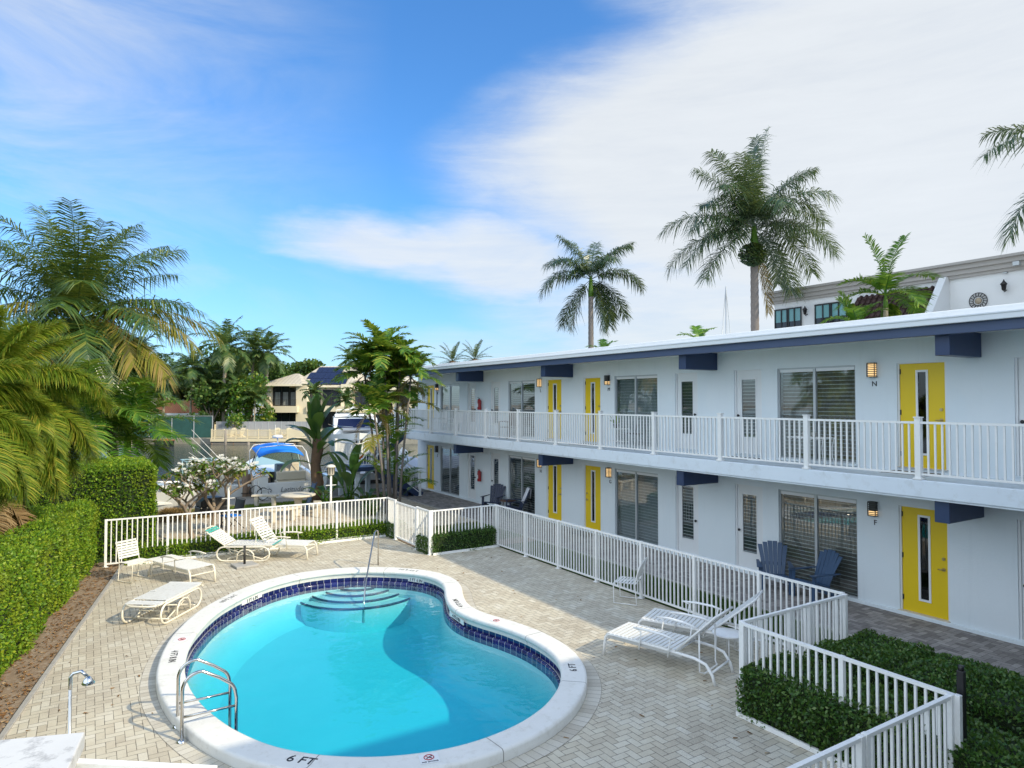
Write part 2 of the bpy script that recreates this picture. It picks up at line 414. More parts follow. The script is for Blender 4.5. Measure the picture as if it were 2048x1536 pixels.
coco_leaf=leafmat('coconut_leaflets',G((.028,.075,.024),(.05,.115,.03),(.10,.165,.034),(.28,.29,.05)),.32,.3,.7)
coco_yellow=leafmat('yellowing_leaflets',G((.16,.19,.03),(.28,.27,.04),(.36,.27,.07),(.42,.30,.13)),.5,.4,.35)
royal_leaf=leafmat('royal_palm_leaflets',G((.022,.060,.034),(.038,.085,.042),(.065,.11,.05),(.16,.19,.08)),.35,.2,.65)
fox_leaf=leafmat('foxtail_leaflets',G((.08,.17,.018),(.17,.27,.025),(.34,.37,.035),(.60,.50,.08)),.45,.45,.35)
areca_leaf=leafmat('areca_leaflets',G((.035,.11,.016),(.08,.20,.025),(.16,.30,.035),(.42,.42,.06)),.4,.4,.5)
bright_palm=leafmat('bright_palm_leaflets',G((.030,.11,.012),(.06,.18,.016),(.11,.24,.02),(.25,.34,.03)),.42,.35,.4)
date_leaf=leafmat('date_palm_leaflets',G((.06,.10,.05),(.10,.14,.07),(.15,.19,.10),(.2,.24,.13)),.5,.25,.3)
rail_grey=paint('weathered_rail',(.50,.50,.48),.5,.12,6,.05,60,dirt=(.3,.28,.25),dirtamt=.5)
dead_leaf=leafmat('dead_leaflets',G((.16,.10,.05),(.28,.18,.09),(.36,.25,.13),(.42,.33,.2)),.7,.3,.2)
bg_leaf=leafmat('background_leaves',G((.018,.055,.014),(.040,.10,.02),(.08,.16,.03),(.18,.25,.05)),.45,.3,.4)
bg_palm=leafmat('distant_palm_leaflets',G((.04,.10,.035),(.07,.14,.045),(.12,.19,.055),(.24,.27,.09)),.4,.3,.5)
banana_leaf=leafmat('banana_leaves',G((.020,.075,.025),(.035,.11,.03),(.06,.15,.035),(.10,.19,.04)),.3,.3,.6)
plum_leaf=leafmat('plumeria_leaves',G((.05,.12,.02),(.09,.18,.02),(.18,.24,.03),(.36,.26,.04)),.45,.35,.35)
petal_m=leafmat('white_petals',G((.75,.70,.66),(.82,.79,.75),(.85,.83,.8),(.85,.82,.7)),.5,.3,.2)
straw_m=leafmat('straw_blades',G((.20,.11,.05),(.32,.20,.09),(.42,.29,.14),(.5,.38,.2)),.7,.25,.2)
grass_leaf=leafmat('grass_blades',G((.012,.05,.008),(.03,.09,.012),(.05,.13,.02),(.09,.17,.03)),.6,.3,.2)  # grass for the shaded strips, shade put into a darker colour
sun_grass=leafmat('sunny_grass_blades',G((.08,.16,.02),(.14,.23,.03),(.2,.28,.04),(.26,.3,.06)),.6,.3,.2)  # same grass for the open bank, sunlight put into a brighter colour
litter_m=leafmat('leaf_litter',G((.14,.07,.03),(.24,.12,.05),(.32,.19,.09),(.42,.30,.17)),.85,.1,.1)
# ================= ground, water, paving
def struct(o): o['kind']='structure'; return o
def poly_sheet(name,outer,holes,z,mat,parent=None):
    bm=bmesh.new(); es=[]
    for ring in [outer]+holes:
        vs=[bm.verts.new((x,y,z)) for x,y in ring]
        for i in range(len(vs)): es.append(bm.edges.new((vs[i],vs[(i+1)%len(vs)])))
    r=bmesh.ops.triangle_fill(bm,use_beauty=True,use_dissolve=False,edges=es,normal=(0,0,1))
    bmesh.ops.recalc_face_normals(bm,faces=bm.faces)
    me=bpy.data.meshes.new(name); bm.to_mesh(me); bm.free(); me.materials.append(mat)
    for p in me.polygons:
        if p.normal.z<0: p.flip()
    return link(bpy.data.objects.new(name,me),parent)
POOL=[(1.26,11.11),(1.28,11.4),(1.32,11.7),(1.37,11.99),(1.43,12.28),(1.5,12.56),(1.58,12.84),(1.68,13.12),(1.8,13.4),(1.91,13.67),(2.04,13.93),(2.18,14.19),(2.34,14.44),(2.52,14.67),(2.71,14.9),(2.91,15.11),(3.13,15.31),(3.35,15.5),(3.6,15.66),(3.86,15.78),(4.13,15.88),(4.41,15.93),(4.7,15.93),(4.99,15.9),(5.27,15.82),(5.54,15.71),(5.79,15.56),(6.02,15.39),(6.24,15.19),(6.43,14.97),(6.59,14.73),(6.71,14.47),(6.77,14.2),(6.78,13.91),(6.73,13.63),(6.64,13.36),(6.52,13.09),(6.39,12.82),(6.28,12.55),(6.18,12.28),(6.12,11.99),(6.09,11.7),(6.11,11.41),(6.16,11.13),(6.24,10.85),(6.33,10.57),(6.39,10.28),(6.44,9.99),(6.46,9.7),(6.45,9.41),(6.42,9.12),(6.35,8.83),(6.24,8.56),(6.1,8.31),(5.93,8.08),(5.73,7.87),(5.5,7.68),(5.26,7.51),(5.0,7.38),(4.73,7.27),(4.45,7.2),(4.16,7.16),(3.87,7.15),(3.58,7.18),(3.3,7.25),(3.03,7.35),(2.77,7.48),(2.52,7.65),(2.3,7.83),(2.1,8.05),(1.92,8.28),(1.78,8.53),(1.66,8.8),(1.55,9.08),(1.47,9.36),(1.4,9.64),(1.34,9.93),(1.3,10.23),(1.27,10.52),(1.26,10.81)]
def smooth_closed(P,n,it=3):
    P=np.array(P,float); Q=np.vstack([P,P[:1]]); d=np.r_[0,np.cumsum(np.hypot(*np.diff(Q,axis=0).T))]
    s=np.linspace(0,d[-1],n,endpoint=False)
    A=np.c_[np.interp(s,d,Q[:,0]),np.interp(s,d,Q[:,1])]
    for _ in range(it): A=(np.roll(A,1,0)+2*A+np.roll(A,-1,0))/4
    return A
PC=smooth_closed(POOL,240)
_tg=np.roll(PC,-1,0)-np.roll(PC,1,0); _tg/=np.linalg.norm(_tg,axis=1)[:,None]
PN=np.c_[-_tg[:,1],_tg[:,0]]      # the outline runs clockwise, so this normal points outwards
_s=np.r_[0,np.cumsum(np.linalg.norm(np.roll(PC,-1,0)-PC,axis=1))]
def off(d): return PC+PN*d
def ring_mesh(name,profile,mat,parent,uvv=None,smooth=True,scale_u=1.):
    """loft the closed pool outline through (offset,z) pairs; uv = (arc length, v)"""
    n=len(PC); V=[];F=[];k=len(profile)
    for o_,z in profile:
        A=off(o_); V+= [(a[0],a[1],z) for a in A]
    for i in range(k-1):
        for j in range(n):
            j2=(j+1)%n; F.append((i*n+j,i*n+j2,(i+1)*n+j2,(i+1)*n+j))
    o=build_np(name,V,F,mat,parent,smooth=smooth)
    vv=[0.]
    for a,b in zip(profile[:-1],profile[1:]): vv.append(vv[-1]+math.hypot(a[0]-b[0],a[1]-b[1]))
    uv=o.data.uv_layers.new(name='UVMap'); q=[]
    for i in range(k-1):
        for j in range(n):
            q+=[_s[j],vv[i],_s[j+1],vv[i],_s[j+1],vv[i+1],_s[j],vv[i+1]]
    uv.data.foreach_set('uv',q)
    return o
def ringlist(d): return [tuple(p) for p in off(d)]
# the sheet that reaches the horizon lies under the canal
g_=MB(); g_.add([(-900,-900,-2.6),(900,-900,-2.6),(900,900,-2.6),(-900,900,-2.6)],[(0,1,2,3)])
struct(g_.build('ground',seawall_m))
w_=MB(); w_.add([(-300,28,-1.15),(300,28,-1.15),(300,300,-1.15),(-300,300,-1.15)],[(0,1,2,3)])
struct(w_.build('canal_water',canal_water))
DECK=[(-2.25,3.0),(-.93,10.2),(.62,18.98),(.80,20.06),(7.97,20.06),(7.97,16.9),(10.08,16.9),(10.08,6.2),(7.55,6.2),(7.55,2.0),(4.5,2.0)]
struct(poly_sheet('pool_deck',DECK,[ringlist(.53)],0.,paver_deck))
HOLE=[(.7,6.9),(7.1,6.9),(7.1,16.4),(.7,16.4)]
struct(poly_sheet('lawn_ground',[(-60,-30),(60,-30),(60,29.0),(-60,29.0)],[HOLE],-.03,grass_ground))
# near bank (the land's edge above the canal)
b=MB(); b.box((-60,28.98,-2.7),(60,29.25,.02)); struct(b.build('seawall',seawall_m,bevel=.02))
b=MB(); b.box((11.62,-6,-.2),(13.66,31.2,.004)); struct(b.build('walkway_paving',paver_walk))
b=MB(); b.box((11.55,-6,-.2),(11.617,28,.03)); struct(b.build('walkway_kerb',concrete,bevel=.01))
b=MB(); b.box((1.3,20.75,-.2),(11.54,27.6,-.006)); struct(b.build('patio_paving',paver_path))
b=MB(); b.add([(-3.3,3,-.012),(-2.27,3,-.012),(-.95,10.2,-.012),(.60,18.98,-.012),(.80,20.7,-.012),(-1.2,20.7,-.012)],[(0,1,2,3,4,5)]); struct(b.build('mulch_bed',soil_m))
b=MB(); b.add([(7.6,-2,-.010),(11.54,-2,-.010),(11.54,6.15,-.010),(7.6,6.15,-.010)],[(0,1,2,3)]); struct(b.build('hedge_bed_soil',soil_m))
b=MB(); b.add([(8.02,16.96,-.010),(11.54,16.96,-.010),(11.54,20.7,-.010),(8.02,20.7,-.010)],[(0,1,2,3)]); struct(b.build('planting_bed_soil',soil_m))
# edging kerb between the mulch and the deck
b=MB()
for p,q in ((DECK[0],DECK[1]),(DECK[1],DECK[2]),(DECK[2],DECK[3])): b.bar((*p,.0),(*q,.0),.07,.06)
struct(b.build('deck_edging_kerb',concrete,bevel=.006))
# ================= swimming pool
pool=thing('swimming_pool','kidney shaped swimming pool with white raised coping, cobalt tile band and turquoise water','pool',(0,0,0))
cop=ring_mesh('coping',[(.365,-.05),(.377,.02),(.377,.03),(.377,.11),(.374,.125),(.364,.139),(.349,.148),(.336,.15),(.32,.15),(.06,.15),(.045,.15),(.025,.148),(.008,.141),(-.005,.129),(-.012,.115),(-.012,.105),(-.012,.085),(-.004,.07),(.012,.06),(.02,.05),(.028,.03),(.03,-.02)],coping_m,pool)
ring_mesh('paver_border',[(.585,.005),(.375,.005)],ring_m,pool,smooth=False)
ring_mesh('tile_band',[(.03,.0),(.03,-.13)],tile_m,pool,smooth=False)
ring_mesh('gutter_floor',[(.03,-.112),(.005,-.112)],coping_m,pool)
ring_mesh('tile_lip',[(.01,-.13),(.008,-.10),(.0,-.092),(-.03,-.096),(-.042,-.108),(-.045,-.26)],tile_m,pool)
WZ=-.118
shell=MB(); n=len(PC)
rings=[]; prof=[(-.04,-.24),(-.11,-1.0),(-.2,-1.2),(-.45,-1.32)]
ring_mesh('pool_wall',prof,pool_plaster,pool)
poly=poly_sheet('pool_floor',ringlist(-.44),[],-1.32,pool_plaster,pool)
# sloping floor: deep end towards the near side
def fl_z(y): return -.80-(16-y)*.075
for v in poly.data.vertices: v.co.z=fl_z(v.co.y)
for v in bpy.data.objects['pool_wall'].data.vertices:
    z=v.co.z
    if z<-.9: v.co.z=fl_z(v.co.y)+(.30 if z>-1.1 else (.10 if z>-1.25 else .0))
wv=ringlist(.0); m_=MB()
A=ringlist(-.035)
m_.v=[(x,y,WZ) for x,y in A]+[(x,y,-1.6) for x,y in A]; n=len(A)
m_.f=[tuple(range(n))[::-1],tuple(range(n,2*n))]+[(i,(i+1)%n,n+(i+1)%n,n+i) for i in range(n)]; m_.m=[0]*(n+2); m_.sm=[False]*(n+2)
wo=m_.build('water',pool_water,pool)
bmw=bmesh.new(); bmw.from_mesh(wo.data); bmesh.ops.recalc_face_normals(bmw,faces=bmw.faces)
bmesh.ops.triangulate(bmw,faces=[f for f in bmw.faces if len(f.verts)>4]); bmw.to_mesh(wo.data); bmw.free()
for x_,y_ in ((4.1,9.2),(4.5,9.2)):
    m_=MB(); m_.lathe([(.13,0),(.13,.012),(.05,.02),(0,.02)],18); dd=m_.build('floor_drain',slab_white,pool); dd.location=(x_,y_,fl_z(y_)+.005)
# corner steps
SC=(5.62,15.9)
for i,(rr,zz) in enumerate(((.55,-.235),(.86,-.28),(1.16,-.335),(1.48,-.395))):
    m_=MB(); e_=MB(); pts=[]
    for k in range(41):
        a=R(180+4.5*k)
        pts.append((SC[0]+rr*1.0*math.cos(a),SC[1]+rr*math.sin(a)*.98))
    # keep the step inside the pool outline
    def inside(p):
        d=np.hypot(PC[:,0]-p[0],PC[:,1]-p[1]); j=int(d.argmin()); return (PC[j,0]-p[0])*PN[j,0]+(PC[j,1]-p[1])*PN[j,1]
    arc=[p for p in pts if inside(p)>.11]
    if len(arc)<4: continue
    pg=arc+[(SC[0]+.06,SC[1]-.15)]
    o_=[]
    m_.prism(pg,-1.1,zz); m_.build('pool_step',pool_plaster,pool)
    rows=[]
    e_.tube([(x,y,zz+.004) for x,y in arc],.026,5); e_.build('step_edge_tiles',navy,pool)
# depth markings
def text_mesh(name,body,size,mat,parent=None,M=None,ext=.002,italic=0.,sx=1.):
    cu=bpy.data.curves.new(name,'FONT'); cu.body=body; cu.size=size; cu.extrude=ext; cu.align_x='CENTER'; cu.align_y='CENTER'; cu.shear=italic
    cu.resolution_u=3
    tmp=bpy.data.objects.new(name,cu); COL.objects.link(tmp); bpy.context.view_layer.update()
    me=bpy.data.meshes.new_from_object(tmp); COL.objects.unlink(tmp); bpy.data.objects.remove(tmp)
    me.materials.clear(); me.materials.append(mat)
    if sx!=1.: me.transform(Matrix.Diagonal((sx,1,1,1)))
    o=bpy.data.objects.new(name,me); link(o,parent)
    if M is not None: o.matrix_local=M
    return o
def near_idx(x,y): return int(np.hypot(PC[:,0]-x,PC[:,1]-y).argmin())
def coping_text(x,y,body,size=.13,flip=False,mat=None,sx=1.,o_=.18,ang=None):
    j=near_idx(x,y); c=PC[j]+PN[j]*o_; nn=PN[j]*(-1 if flip else 1)
    xa=Vector((nn[1],-nn[0],0)) ; ya=Vector((nn[0],nn[1],0))
    M=Matrix(((xa.x,ya.x,0,c[0]),(xa.y,ya.y,0,c[1]),(0,0,1,.153),(0,0,0,1)))
    return text_mesh('depth_marking',body,size,mat or letter_bk,pool,M,sx=sx)
coping_text(2.2,7.95,'6 FT',.19,flip=True)
coping_text(6.2,8.35,'6 FT',.16,flip=True)
coping_text(1.33,12.0,'4 FT 8 IN',.15,flip=True,sx=.9)
coping_text(2.62,14.8,'3 FT 6 IN',.14,flip=True,mat=letter_grey)
coping_text(6.42,15.0,'3 FT 6 IN',.13,flip=True,mat=letter_grey)
coping_text(6.17,12.2,'4 FT 0 IN',.14,flip=True)
def wall_text(x,y,body,size=.10):
    j=near_idx(x,y); c=PC[j]-PN[j]*.016; nn=-PN[j]; za=Vector((nn[0],nn[1],0)); up=Vector((0,0,1)); xa=up.cross(za)
    M=Matrix(((xa.x,0,za.x,c[0]),(xa.y,0,za.y,c[1]),(0,1,0,.02),(0,0,0,1)))
    return text_mesh('depth_marking',body,size,letter_bk,pool,M)
def tile_plate(x,y,body):
    j=near_idx(x,y); c=PC[j]+PN[j]*.012; nn=-PN[j]; za=Vector((nn[0],nn[1],0)); xa=Vector((0,0,1)).cross(za)
    M=Matrix(((xa.x,0,za.x,c[0]),(xa.y,0,za.y,c[1]),(0,1,0,-.02),(0,0,0,1)))
    b=MB(); b.box((-.34,-.045,-.012),(.34,.045,-.004)); p_=b.build('marking_tile',vinyl_white,pool); p_.matrix_local=M
    text_mesh('depth_marking',body,.095,letter_bk,pool,M)
tile_plate(3.0,15.2,'3 FT 6 IN'); tile_plate(6.6,14.75,'3 FT 6 IN'); tile_plate(6.12,11.75,'4 FT 0 IN')
# no diving stickers
def no_dive(x,y,cap=True,o_=.18):
    j=near_idx(x,y); c=PC[j]+PN[j]*o_; nn=-PN[j]; xa=Vector((nn[1],-nn[0],0)); ya=Vector((nn[0],nn[1],0))
    M=Matrix(((xa.x,ya.x,0,c[0]),(xa.y,ya.y,0,c[1]),(0,0,1,.152),(0,0,0,1)))
    b=MB(); b.box((-.11,-.10,0),(.11,.10,.003)); s_=b.build('no_diving_sticker',vinyl_white,pool); s_.matrix_local=M
    b=MB(); b.tube([(.055*math.cos(R(a)),.022+.055*math.sin(R(a)),.005) for a in range(0,360,15)],.006,4,closed=True); b.bar((-.04,.06,.005),(.04,-.018,.005),.008,.003)
    b.build('prohibition_ring',no_red,s_)
    b=MB(); b.bar((-.03,.0,.005),(.02,.04,.005),.012,.003); b.bar((.0,.03,.005),(.03,.01,.005),.008,.003); b.tube([(.027,.046,.004),(.034,.05,.004)],.009,6); b.build('diver_symbol',letter_bk,s_)
    if cap: text_mesh('sticker_caption','NO DIVING',.036,letter_bk,s_,Matrix.Translation((0,-.072,.004)))
no_dive(3.35,7.2); no_dive(1.36,12.75,False); no_dive(6.33,10.75,False)
# ladder
lad=thing('pool_ladder','polished steel pool ladder with two looped handrails over the coping','pool ladder',(1.03,9.53,0))
for sy in (-.235,.215):
    b=MB(); pts=[(0,sy,.0),(0,sy,.62)]
    for k in range(1,8):
        a=math.pi*k/8*.62; pts.append((.2-.2*math.cos(a),sy,.62+.2*math.sin(a)))
    pts+=[(.42,sy,.70),(.55,sy,.60)]
    for k in range(1,5): pts.append((.55+.07*math.sin(k*.35),sy,.60-.07*(1-math.cos(k*.35))-.02*k))
    pts+=[(.63,sy,.40),(.63,sy,-.95)]
    b.tube(pts,.021,10); h=b.build('handrail',steel,lad)
    b=MB(); b.tube([(0,sy,.30),(.63,sy,.30)],.017,8); b.build('crossbar',steel,h)
    b=MB(); b.lathe([(.065,0),(.065,.012),(.045,.03),(.024,.04)],16,(0,sy,0)); b.build('escutcheon',chrome,h)
for zz in (-.35,-.6,-.85):
    b=MB(); b.box((.60,-.22,zz),(.68,.2,zz+.025)); b.build('tread',steel,lad)
# grab rail by the steps
hr=thing('step_handrail','slim steel handrail leaning into the pool over the corner steps','handrail',(0,0,0))
b=MB(); b.tube([(6.34,16.55,0),(6.34,16.55,.78),(6.31,16.5,.88),(6.22,16.40,.92),(6.13,16.26,.88),(5.45,15.0,.05),(5.28,14.62,-.18),(5.22,14.5,-.42),(5.22,14.5,-.7)],.019,10); b.build('rail',steel,hr)
# ================= apartment building
W=13.67; ZS=2.82
bl=thing('apartment_building','long two-storey white motel building with yellow doors and a railed upper walkway','building',(0,0,0))
DY=[(28.63,29.45),(18.62,19.5),(16.55,17.40),(6.42,7.33)]
WY=[(26.1,27.96),(20.24,22.05),(14.03,15.87),(8.19,10.09)]
WD=[(24.6,25.36),(22.66,23.42),(12.54,13.35),(10.53,11.34),(4.45,5.31)]
def storey(z0,z1,base,name):
    ops=[(a,b,base+.08,base+2.13) for a,b in DY]+[(a,b,base+.06,base+2.14) for a,b in WY]+[(a,b,base+.07,base+2.14) for a,b in WD]
    ops.sort()
    ys=sorted({-6.,30.28}|{o[0] for o in ops}|{o[1] for o in ops}); b=MB()
    for i in range(len(ys)-1):
        ya,yb=ys[i],ys[i+1]; mid=(ya+yb)/2
        op=[o for o in ops if o[0]<mid<o[1]]
        seg=[(z0,z1)] if not op else [(z0,op[0][2]),(op[0][3],z1)]
        for s0,s1 in seg:
            b.add([(W,ya,s0),(W,yb,s0),(W,yb,s1),(W,ya,s1)],[(0,3,2,1)])
    D=.11
    for ya,yb,s0,s1 in ops:
        b.add([(W,ya,s0),(W+D,ya,s0),(W+D,yb,s0),(W,yb,s0),(W,ya,s1),(W+D,ya,s1),(W+D,yb,s1),(W,yb,s1)],
              [(0,1,2,3),(4,7,6,5),(0,4,5,1),(3,2,6,7)])
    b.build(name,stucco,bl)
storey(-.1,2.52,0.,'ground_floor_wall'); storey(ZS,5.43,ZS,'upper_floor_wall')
b=MB(); b.box((W+.001,30.28,-.1),(24,30.45,5.43)); b.box((24,-6,-.1),(24.2,30.45,5.43)); b.box((W+.3,-6,-.1),(W+.34,30.27,5.43)); b.box((W+.001,30.2,-.1),(W+.3,30.279,5.43)); b.build('gable_wall',stucco,bl)
b=MB(); b.box((W-.06,-6,-.1),(W,30.28,.07)); b.build('wall_plinth',stucco,bl,bevel=.01)
# slab, roof
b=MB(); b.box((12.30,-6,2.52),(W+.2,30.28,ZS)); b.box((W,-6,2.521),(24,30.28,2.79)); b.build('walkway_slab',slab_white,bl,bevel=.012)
b=MB(); b.box((12.325,-6,2.487),(12.35,30.27,2.519)); b.build('drip_edge',slab_white,bl)
b=MB(); b.box((12.50,-6,5.43),(24.3,30.5,5.62)); b.build('roof_soffit',soffit_w,bl)
b=MB(); b.box((12.36,-6,5.34),(12.497,30.55,5.505)); b.build('fascia_board',blue_board,bl,bevel=.005)
b=MB(); b.box((12.27,-6,5.508),(12.52,30.62,5.622)); b.box((12.255,-6,5.60),(12.275,30.62,5.635)); b.build('gutter',gutter_w,bl,bevel=.012)
b=MB(); b.box((12.42,-6,5.624),(24.4,30.6,5.75)); b.build('roof',roof_white,bl,bevel=.03)
for y in (-.1,5.93,11.98,18.07,24.1):
    b=MB(); b.box((12.52,y-.12,4.99),(W-.002,y+.12,5.428)); b.build('roof_beam',navy,bl,bevel=.008)
    b=MB(); b.box((12.42,y-.12,2.11),(W-.002,y+.12,2.515)); b.build('floor_beam',navy,bl,bevel=.008)
def yellow_door(y0,y1,z,hs,nm='yellow_door'):
    w=y1-y0; h=2.05-.02; b=MB()
    X0,X1=W+.055,W+.1
    zz=z+.085; ya,yb=y0+.035,y1-.035; ww=yb-ya
    la,lb=ya+ww*.375,ya+ww*.375+.2     # slit window (y grows to the left in the photo)
    la,lb=yb-ww*.62,yb-ww*.375
    za,zb=zz+h*.125,zz+h*.93
    for a,c in (((X0,ya,zz),(X1,la,zz+h)),((X0,lb,zz),(X1,yb,zz+h)),((X0,la,zz),(X1,lb,za)),((X0,la,zb),(X1,lb,zz+h))): b.box(a,c)
    d=b.build(nm,yellow,bl)
    b=MB(); t_=.028
    for a,c in (((X0-.012,la-.012,za-.012),(X0+.02,la+t_,zb+.012)),((X0-.012,lb-t_,za-.012),(X0+.02,lb+.012,zb+.012)),((X0-.012,la+t_,za-.012),(X0+.02,lb-t_,za+t_)),((X0-.012,la+t_,zb-t_),(X0+.02,lb-t_,zb+.012))): b.box(a,c)
    b.build('slit_window_frame',frame_w,d)
    b=MB(); b.box((X0+.008,la+t_,za+t_),(X0+.013,lb-t_,zb-t_)); b.build('slit_pane',door_glass,d)
    b=MB(); b.box((X1-.01,la,za),(X1-.005,lb,zb)); b.build('dark_backing',dark_in,d)
    hy=ya+.075 if hs else yb-.075
    b=MB(); b.tube([(X0-.002,hy,zz+.93),(X0-.055,hy,zz+.93)],.013,8); b.tube([(X0-.05,hy,zz+.93),(X0-.05,hy+(.085 if hs else -.085),zz+.93)],.011,8); b.tube([(X0-.002,hy,zz+.93),(X0-.012,hy,zz+.93)],.034,12)
    b.build('handle',brass,d)
    b=MB(); b.tube([(X0,hy,zz+1.13),(X0-.022,hy,zz+1.13)],.03,12); b.build('deadbolt',brass,d)
    hy=yb if hs else ya
    for q in (.2,1.02,1.83):
        b=MB(); b.box((X0-.012,hy-.02,zz+q),(X0+.002,hy+.012,zz+q+.1)); b.build('hinge',darkmetal,d)
    b=MB(); b.box((W+.03,y0,z+.08),(W+.1,ya-.003,z+2.13)); b.box((W+.03,yb+.003,z+.08),(W+.1,y1,z+2.13)); b.box((W+.03,ya-.003,zz+h+.003),(W+.1,yb+.003,z+2.13)); b.build('door_frame',frame_w,d)
    b=MB(); b.box((W-.05,y0-.02,z+.0701),(W+.1,y1+.02,z+.084)); b.build('threshold',concrete_w,d,bevel=.004)
for (a,c),h1,h0 in zip(DY,(True,True,True,True),(True,True,False,True)):
    yellow_door(a,c,ZS,h1); yellow_door(a,c,0.,h0)
def blinds(y0,y1,z0,z1,X,mat,pitch=.075,tilt=.03):
    b=MB(); z=z0+.03
    while z<z1-.02:
        b.add([(X-.004,y0,z),(X-.004,y1,z),(X+.004,y1,z+tilt),(X+.004,y0,z+tilt)],[(0,1,2,3)]); z+=pitch
    return b
def window(y0,y1,z,mat,curt,lab=None,tl=.055):
    s0,s1=z+.06,z+2.14; b=MB(); X=W+.04; ym=(y0+y1)/2+.02; f_=.035
    for a,c in (((X,y0,s0),(X+.06,y0+f_,s1)),((X,y1-f_,s0),(X+.06,y1,s1)),((X,y0+f_,s0),(X+.06,y1-f_,s0+.03)),((X,y0+f_,s1-.035),(X+.06,y1-f_,s1)),((X-.012,ym-.03,s0+.03),(X+.06,ym+.03,s1-.035))): b.box(a,c)
    w=b.build('window',frame_al,bl)
    for a,c in ((y0+f_,ym-.03),(ym+.03,y1-f_)):
        b=MB(); b.box((X+.02,a,s0+.03),(X+.026,c,s1-.035)); b.build('pane',pane_glass,w)
        b=MB(); b.box((X+.0,a+.01,s1-.10),(X+.018,c-.01,s1-.037)); b.build('blind_box',frame_w,w)
        blinds(a+.01,c-.01,s0+.03,s1-.1,X+.055,mat,.085,.014).build('blind',mat,w)
    b=MB(); rows=[]
    N=40
    for z_ in (s0,s1): rows.append([(W+.2+.02*math.sin(k*1.9),y0+(y1-y0)*k/N,z_) for k in range(N+1)])
    b.sheet(rows,smooth=True); b.build('curtain',curt,w)
    b=MB(); b.box((W-.045,y0-.02,s0-.05),(W+.1,y1+.02,s0-.004)); b.build('sill',stucco,w,bevel=.005)
wm_u=[(blind_m,curtain_m),(blind_dark,dark_in),(blind_m,curtain_m),(blind_m,blind_tan)]
wm_l=[(blind_m,dark_in),(blind_dark,dark_in),(blind_m,curtain_m),(blind_dark,blind_tan)]
for (a,c),u_,l_ in zip(WY,wm_u,wm_l): window(a,c,ZS,*u_); window(a,c,0.,*l_)
def white_door(y0,y1,z,hs,mat,louv=.05,curt=dark_in):
    X0,X1=W+.06,W+.1; ya,yb=y0+.045,y1-.04; zz=z+.09; h=2.04; b=MB()
    la,lb=ya+.15,yb-.13; za,zb=zz+h*.19,zz+h*.90
    for a,c in (((X0,ya,zz),(X1,la,zz+h)),((X0,lb,zz),(X1,yb,zz+h)),((X0,la,zz),(X1,lb,za)),((X0,la,zb),(X1,lb,zz+h))): b.box(a,c)
    d=b.build('white_door',doorwhite,bl)
    b=MB(); t_=.02
    for a,c in (((X0-.01,la-.012,za-.012),(X0+.02,la+t_,zb+.012)),((X0-.01,lb-t_,za-.012),(X0+.02,lb+.012,zb+.012)),((X0-.01,la+t_,za-.012),(X0+.02,lb-t_,za+t_)),((X0-.01,la+t_,zb-t_),(X0+.02,lb-t_,zb+.012))): b.box(a,c)
    b.build('pane_frame',frame_w,d)
    b=MB(); b.box((X0+.008,la+t_,za+t_),(X0+.012,lb-t_,zb-t_)); b.build('pane',pane_glass,d)
    blinds(la+.01,lb-.01,za,zb,X0+.03,mat,.085,.016 if louv>.03 else .008).build('blind',mat,d)
    b=MB(); b.box((X1+.02,la-.05,za-.05),(X1+.025,lb+.05,zb+.05)); b.build('dark_backing',curt,d)
    hy=ya+.065 if hs else yb-.065
    b=MB(); b.lathe([(.012,0),(.012,.03),(.03,.04),(.034,.058),(.022,.07)],10); k=b.build('knob',black,d); k.matrix_local=Matrix.Translation((X0,hy,zz+.93))@Matrix.Rotation(R(-90),4,'Y')
    b=MB(); b.box((W+.03,y0,z+.07),(W+.1,ya-.004,z+2.14)); b.box((W+.03,yb+.004,z+.07),(W+.1,y1,z+2.14)); b.box((W+.03,ya-.004,zz+h),(W+.1,yb+.004,z+2.14)); b.build('door_frame',frame_w,d)
    b=MB(); b.box((W-.04,y0,z+.0705),(W+.1,y1,z+.086)); b.build('threshold',stucco,d)
hs=[True,False,True,False,False]
for i,(a,c) in enumerate(WD):
    white_door(a,c,ZS,hs[i],blind_dark if i in (2,) else blind_m,.02 if i==2 else .06,terracotta if i==0 else dark_in)  # first upper door: brown reflection painted as a terracotta backing
    white_door(a,c,0.,hs[i],blind_m,.06)
def wall_lamp(y,z,lit):
    b=MB(); X=W-.11
    for q in range(7): b.box((X,y-.075,z+.02+q*.038),(X+.105,y+.075,z+.035+q*.038))
    b.box((X-.003,y-.08,z-.01),(X+.108,y+.08,z+.006)); b.box((X-.003,y-.08,z+.27),(X+.108,y+.08,z+.285))
    for s_ in (-1,1): b.box((X-.004,y+s_*.078-.006,z+.007),(X+.01,y+s_*.078+.006,z+.269))
    w=b.build('wall_lamp',darkmetal,bl)
    b=MB(); b.box((X+.012,y-.06,z+.008),(X+.1,y+.06,z+.268)); b.build('diffuser',lamp_glow if lit==1 else dark_in,w)
    if lit==2:
        b=MB(); b.box((X+.010,y-.062,z+.008),(X+.101,y+.062,z+.10)); b.build('glowing_bulb',lamp_glow,w)
for y,z,lit,ch in ((28.25,4.70,2,'K'),(19.88,4.71,1,'L'),(16.15,4.71,2,'M'),(7.80,4.70,1,'N'),(28.25,1.85,0,'J'),(19.88,1.85,1,'H'),(16.1,1.86,1,'G'),(7.82,1.86,2,'F')):
    wall_lamp(y,z,lit)
    M=Matrix(((0,0,-1,W-.004),(-1,0,0,y-.02),(0,1,0,z-.15),(0,0,0,1)))
    text_mesh('unit_letter',ch,.15,letter_m,bl,M,.006)
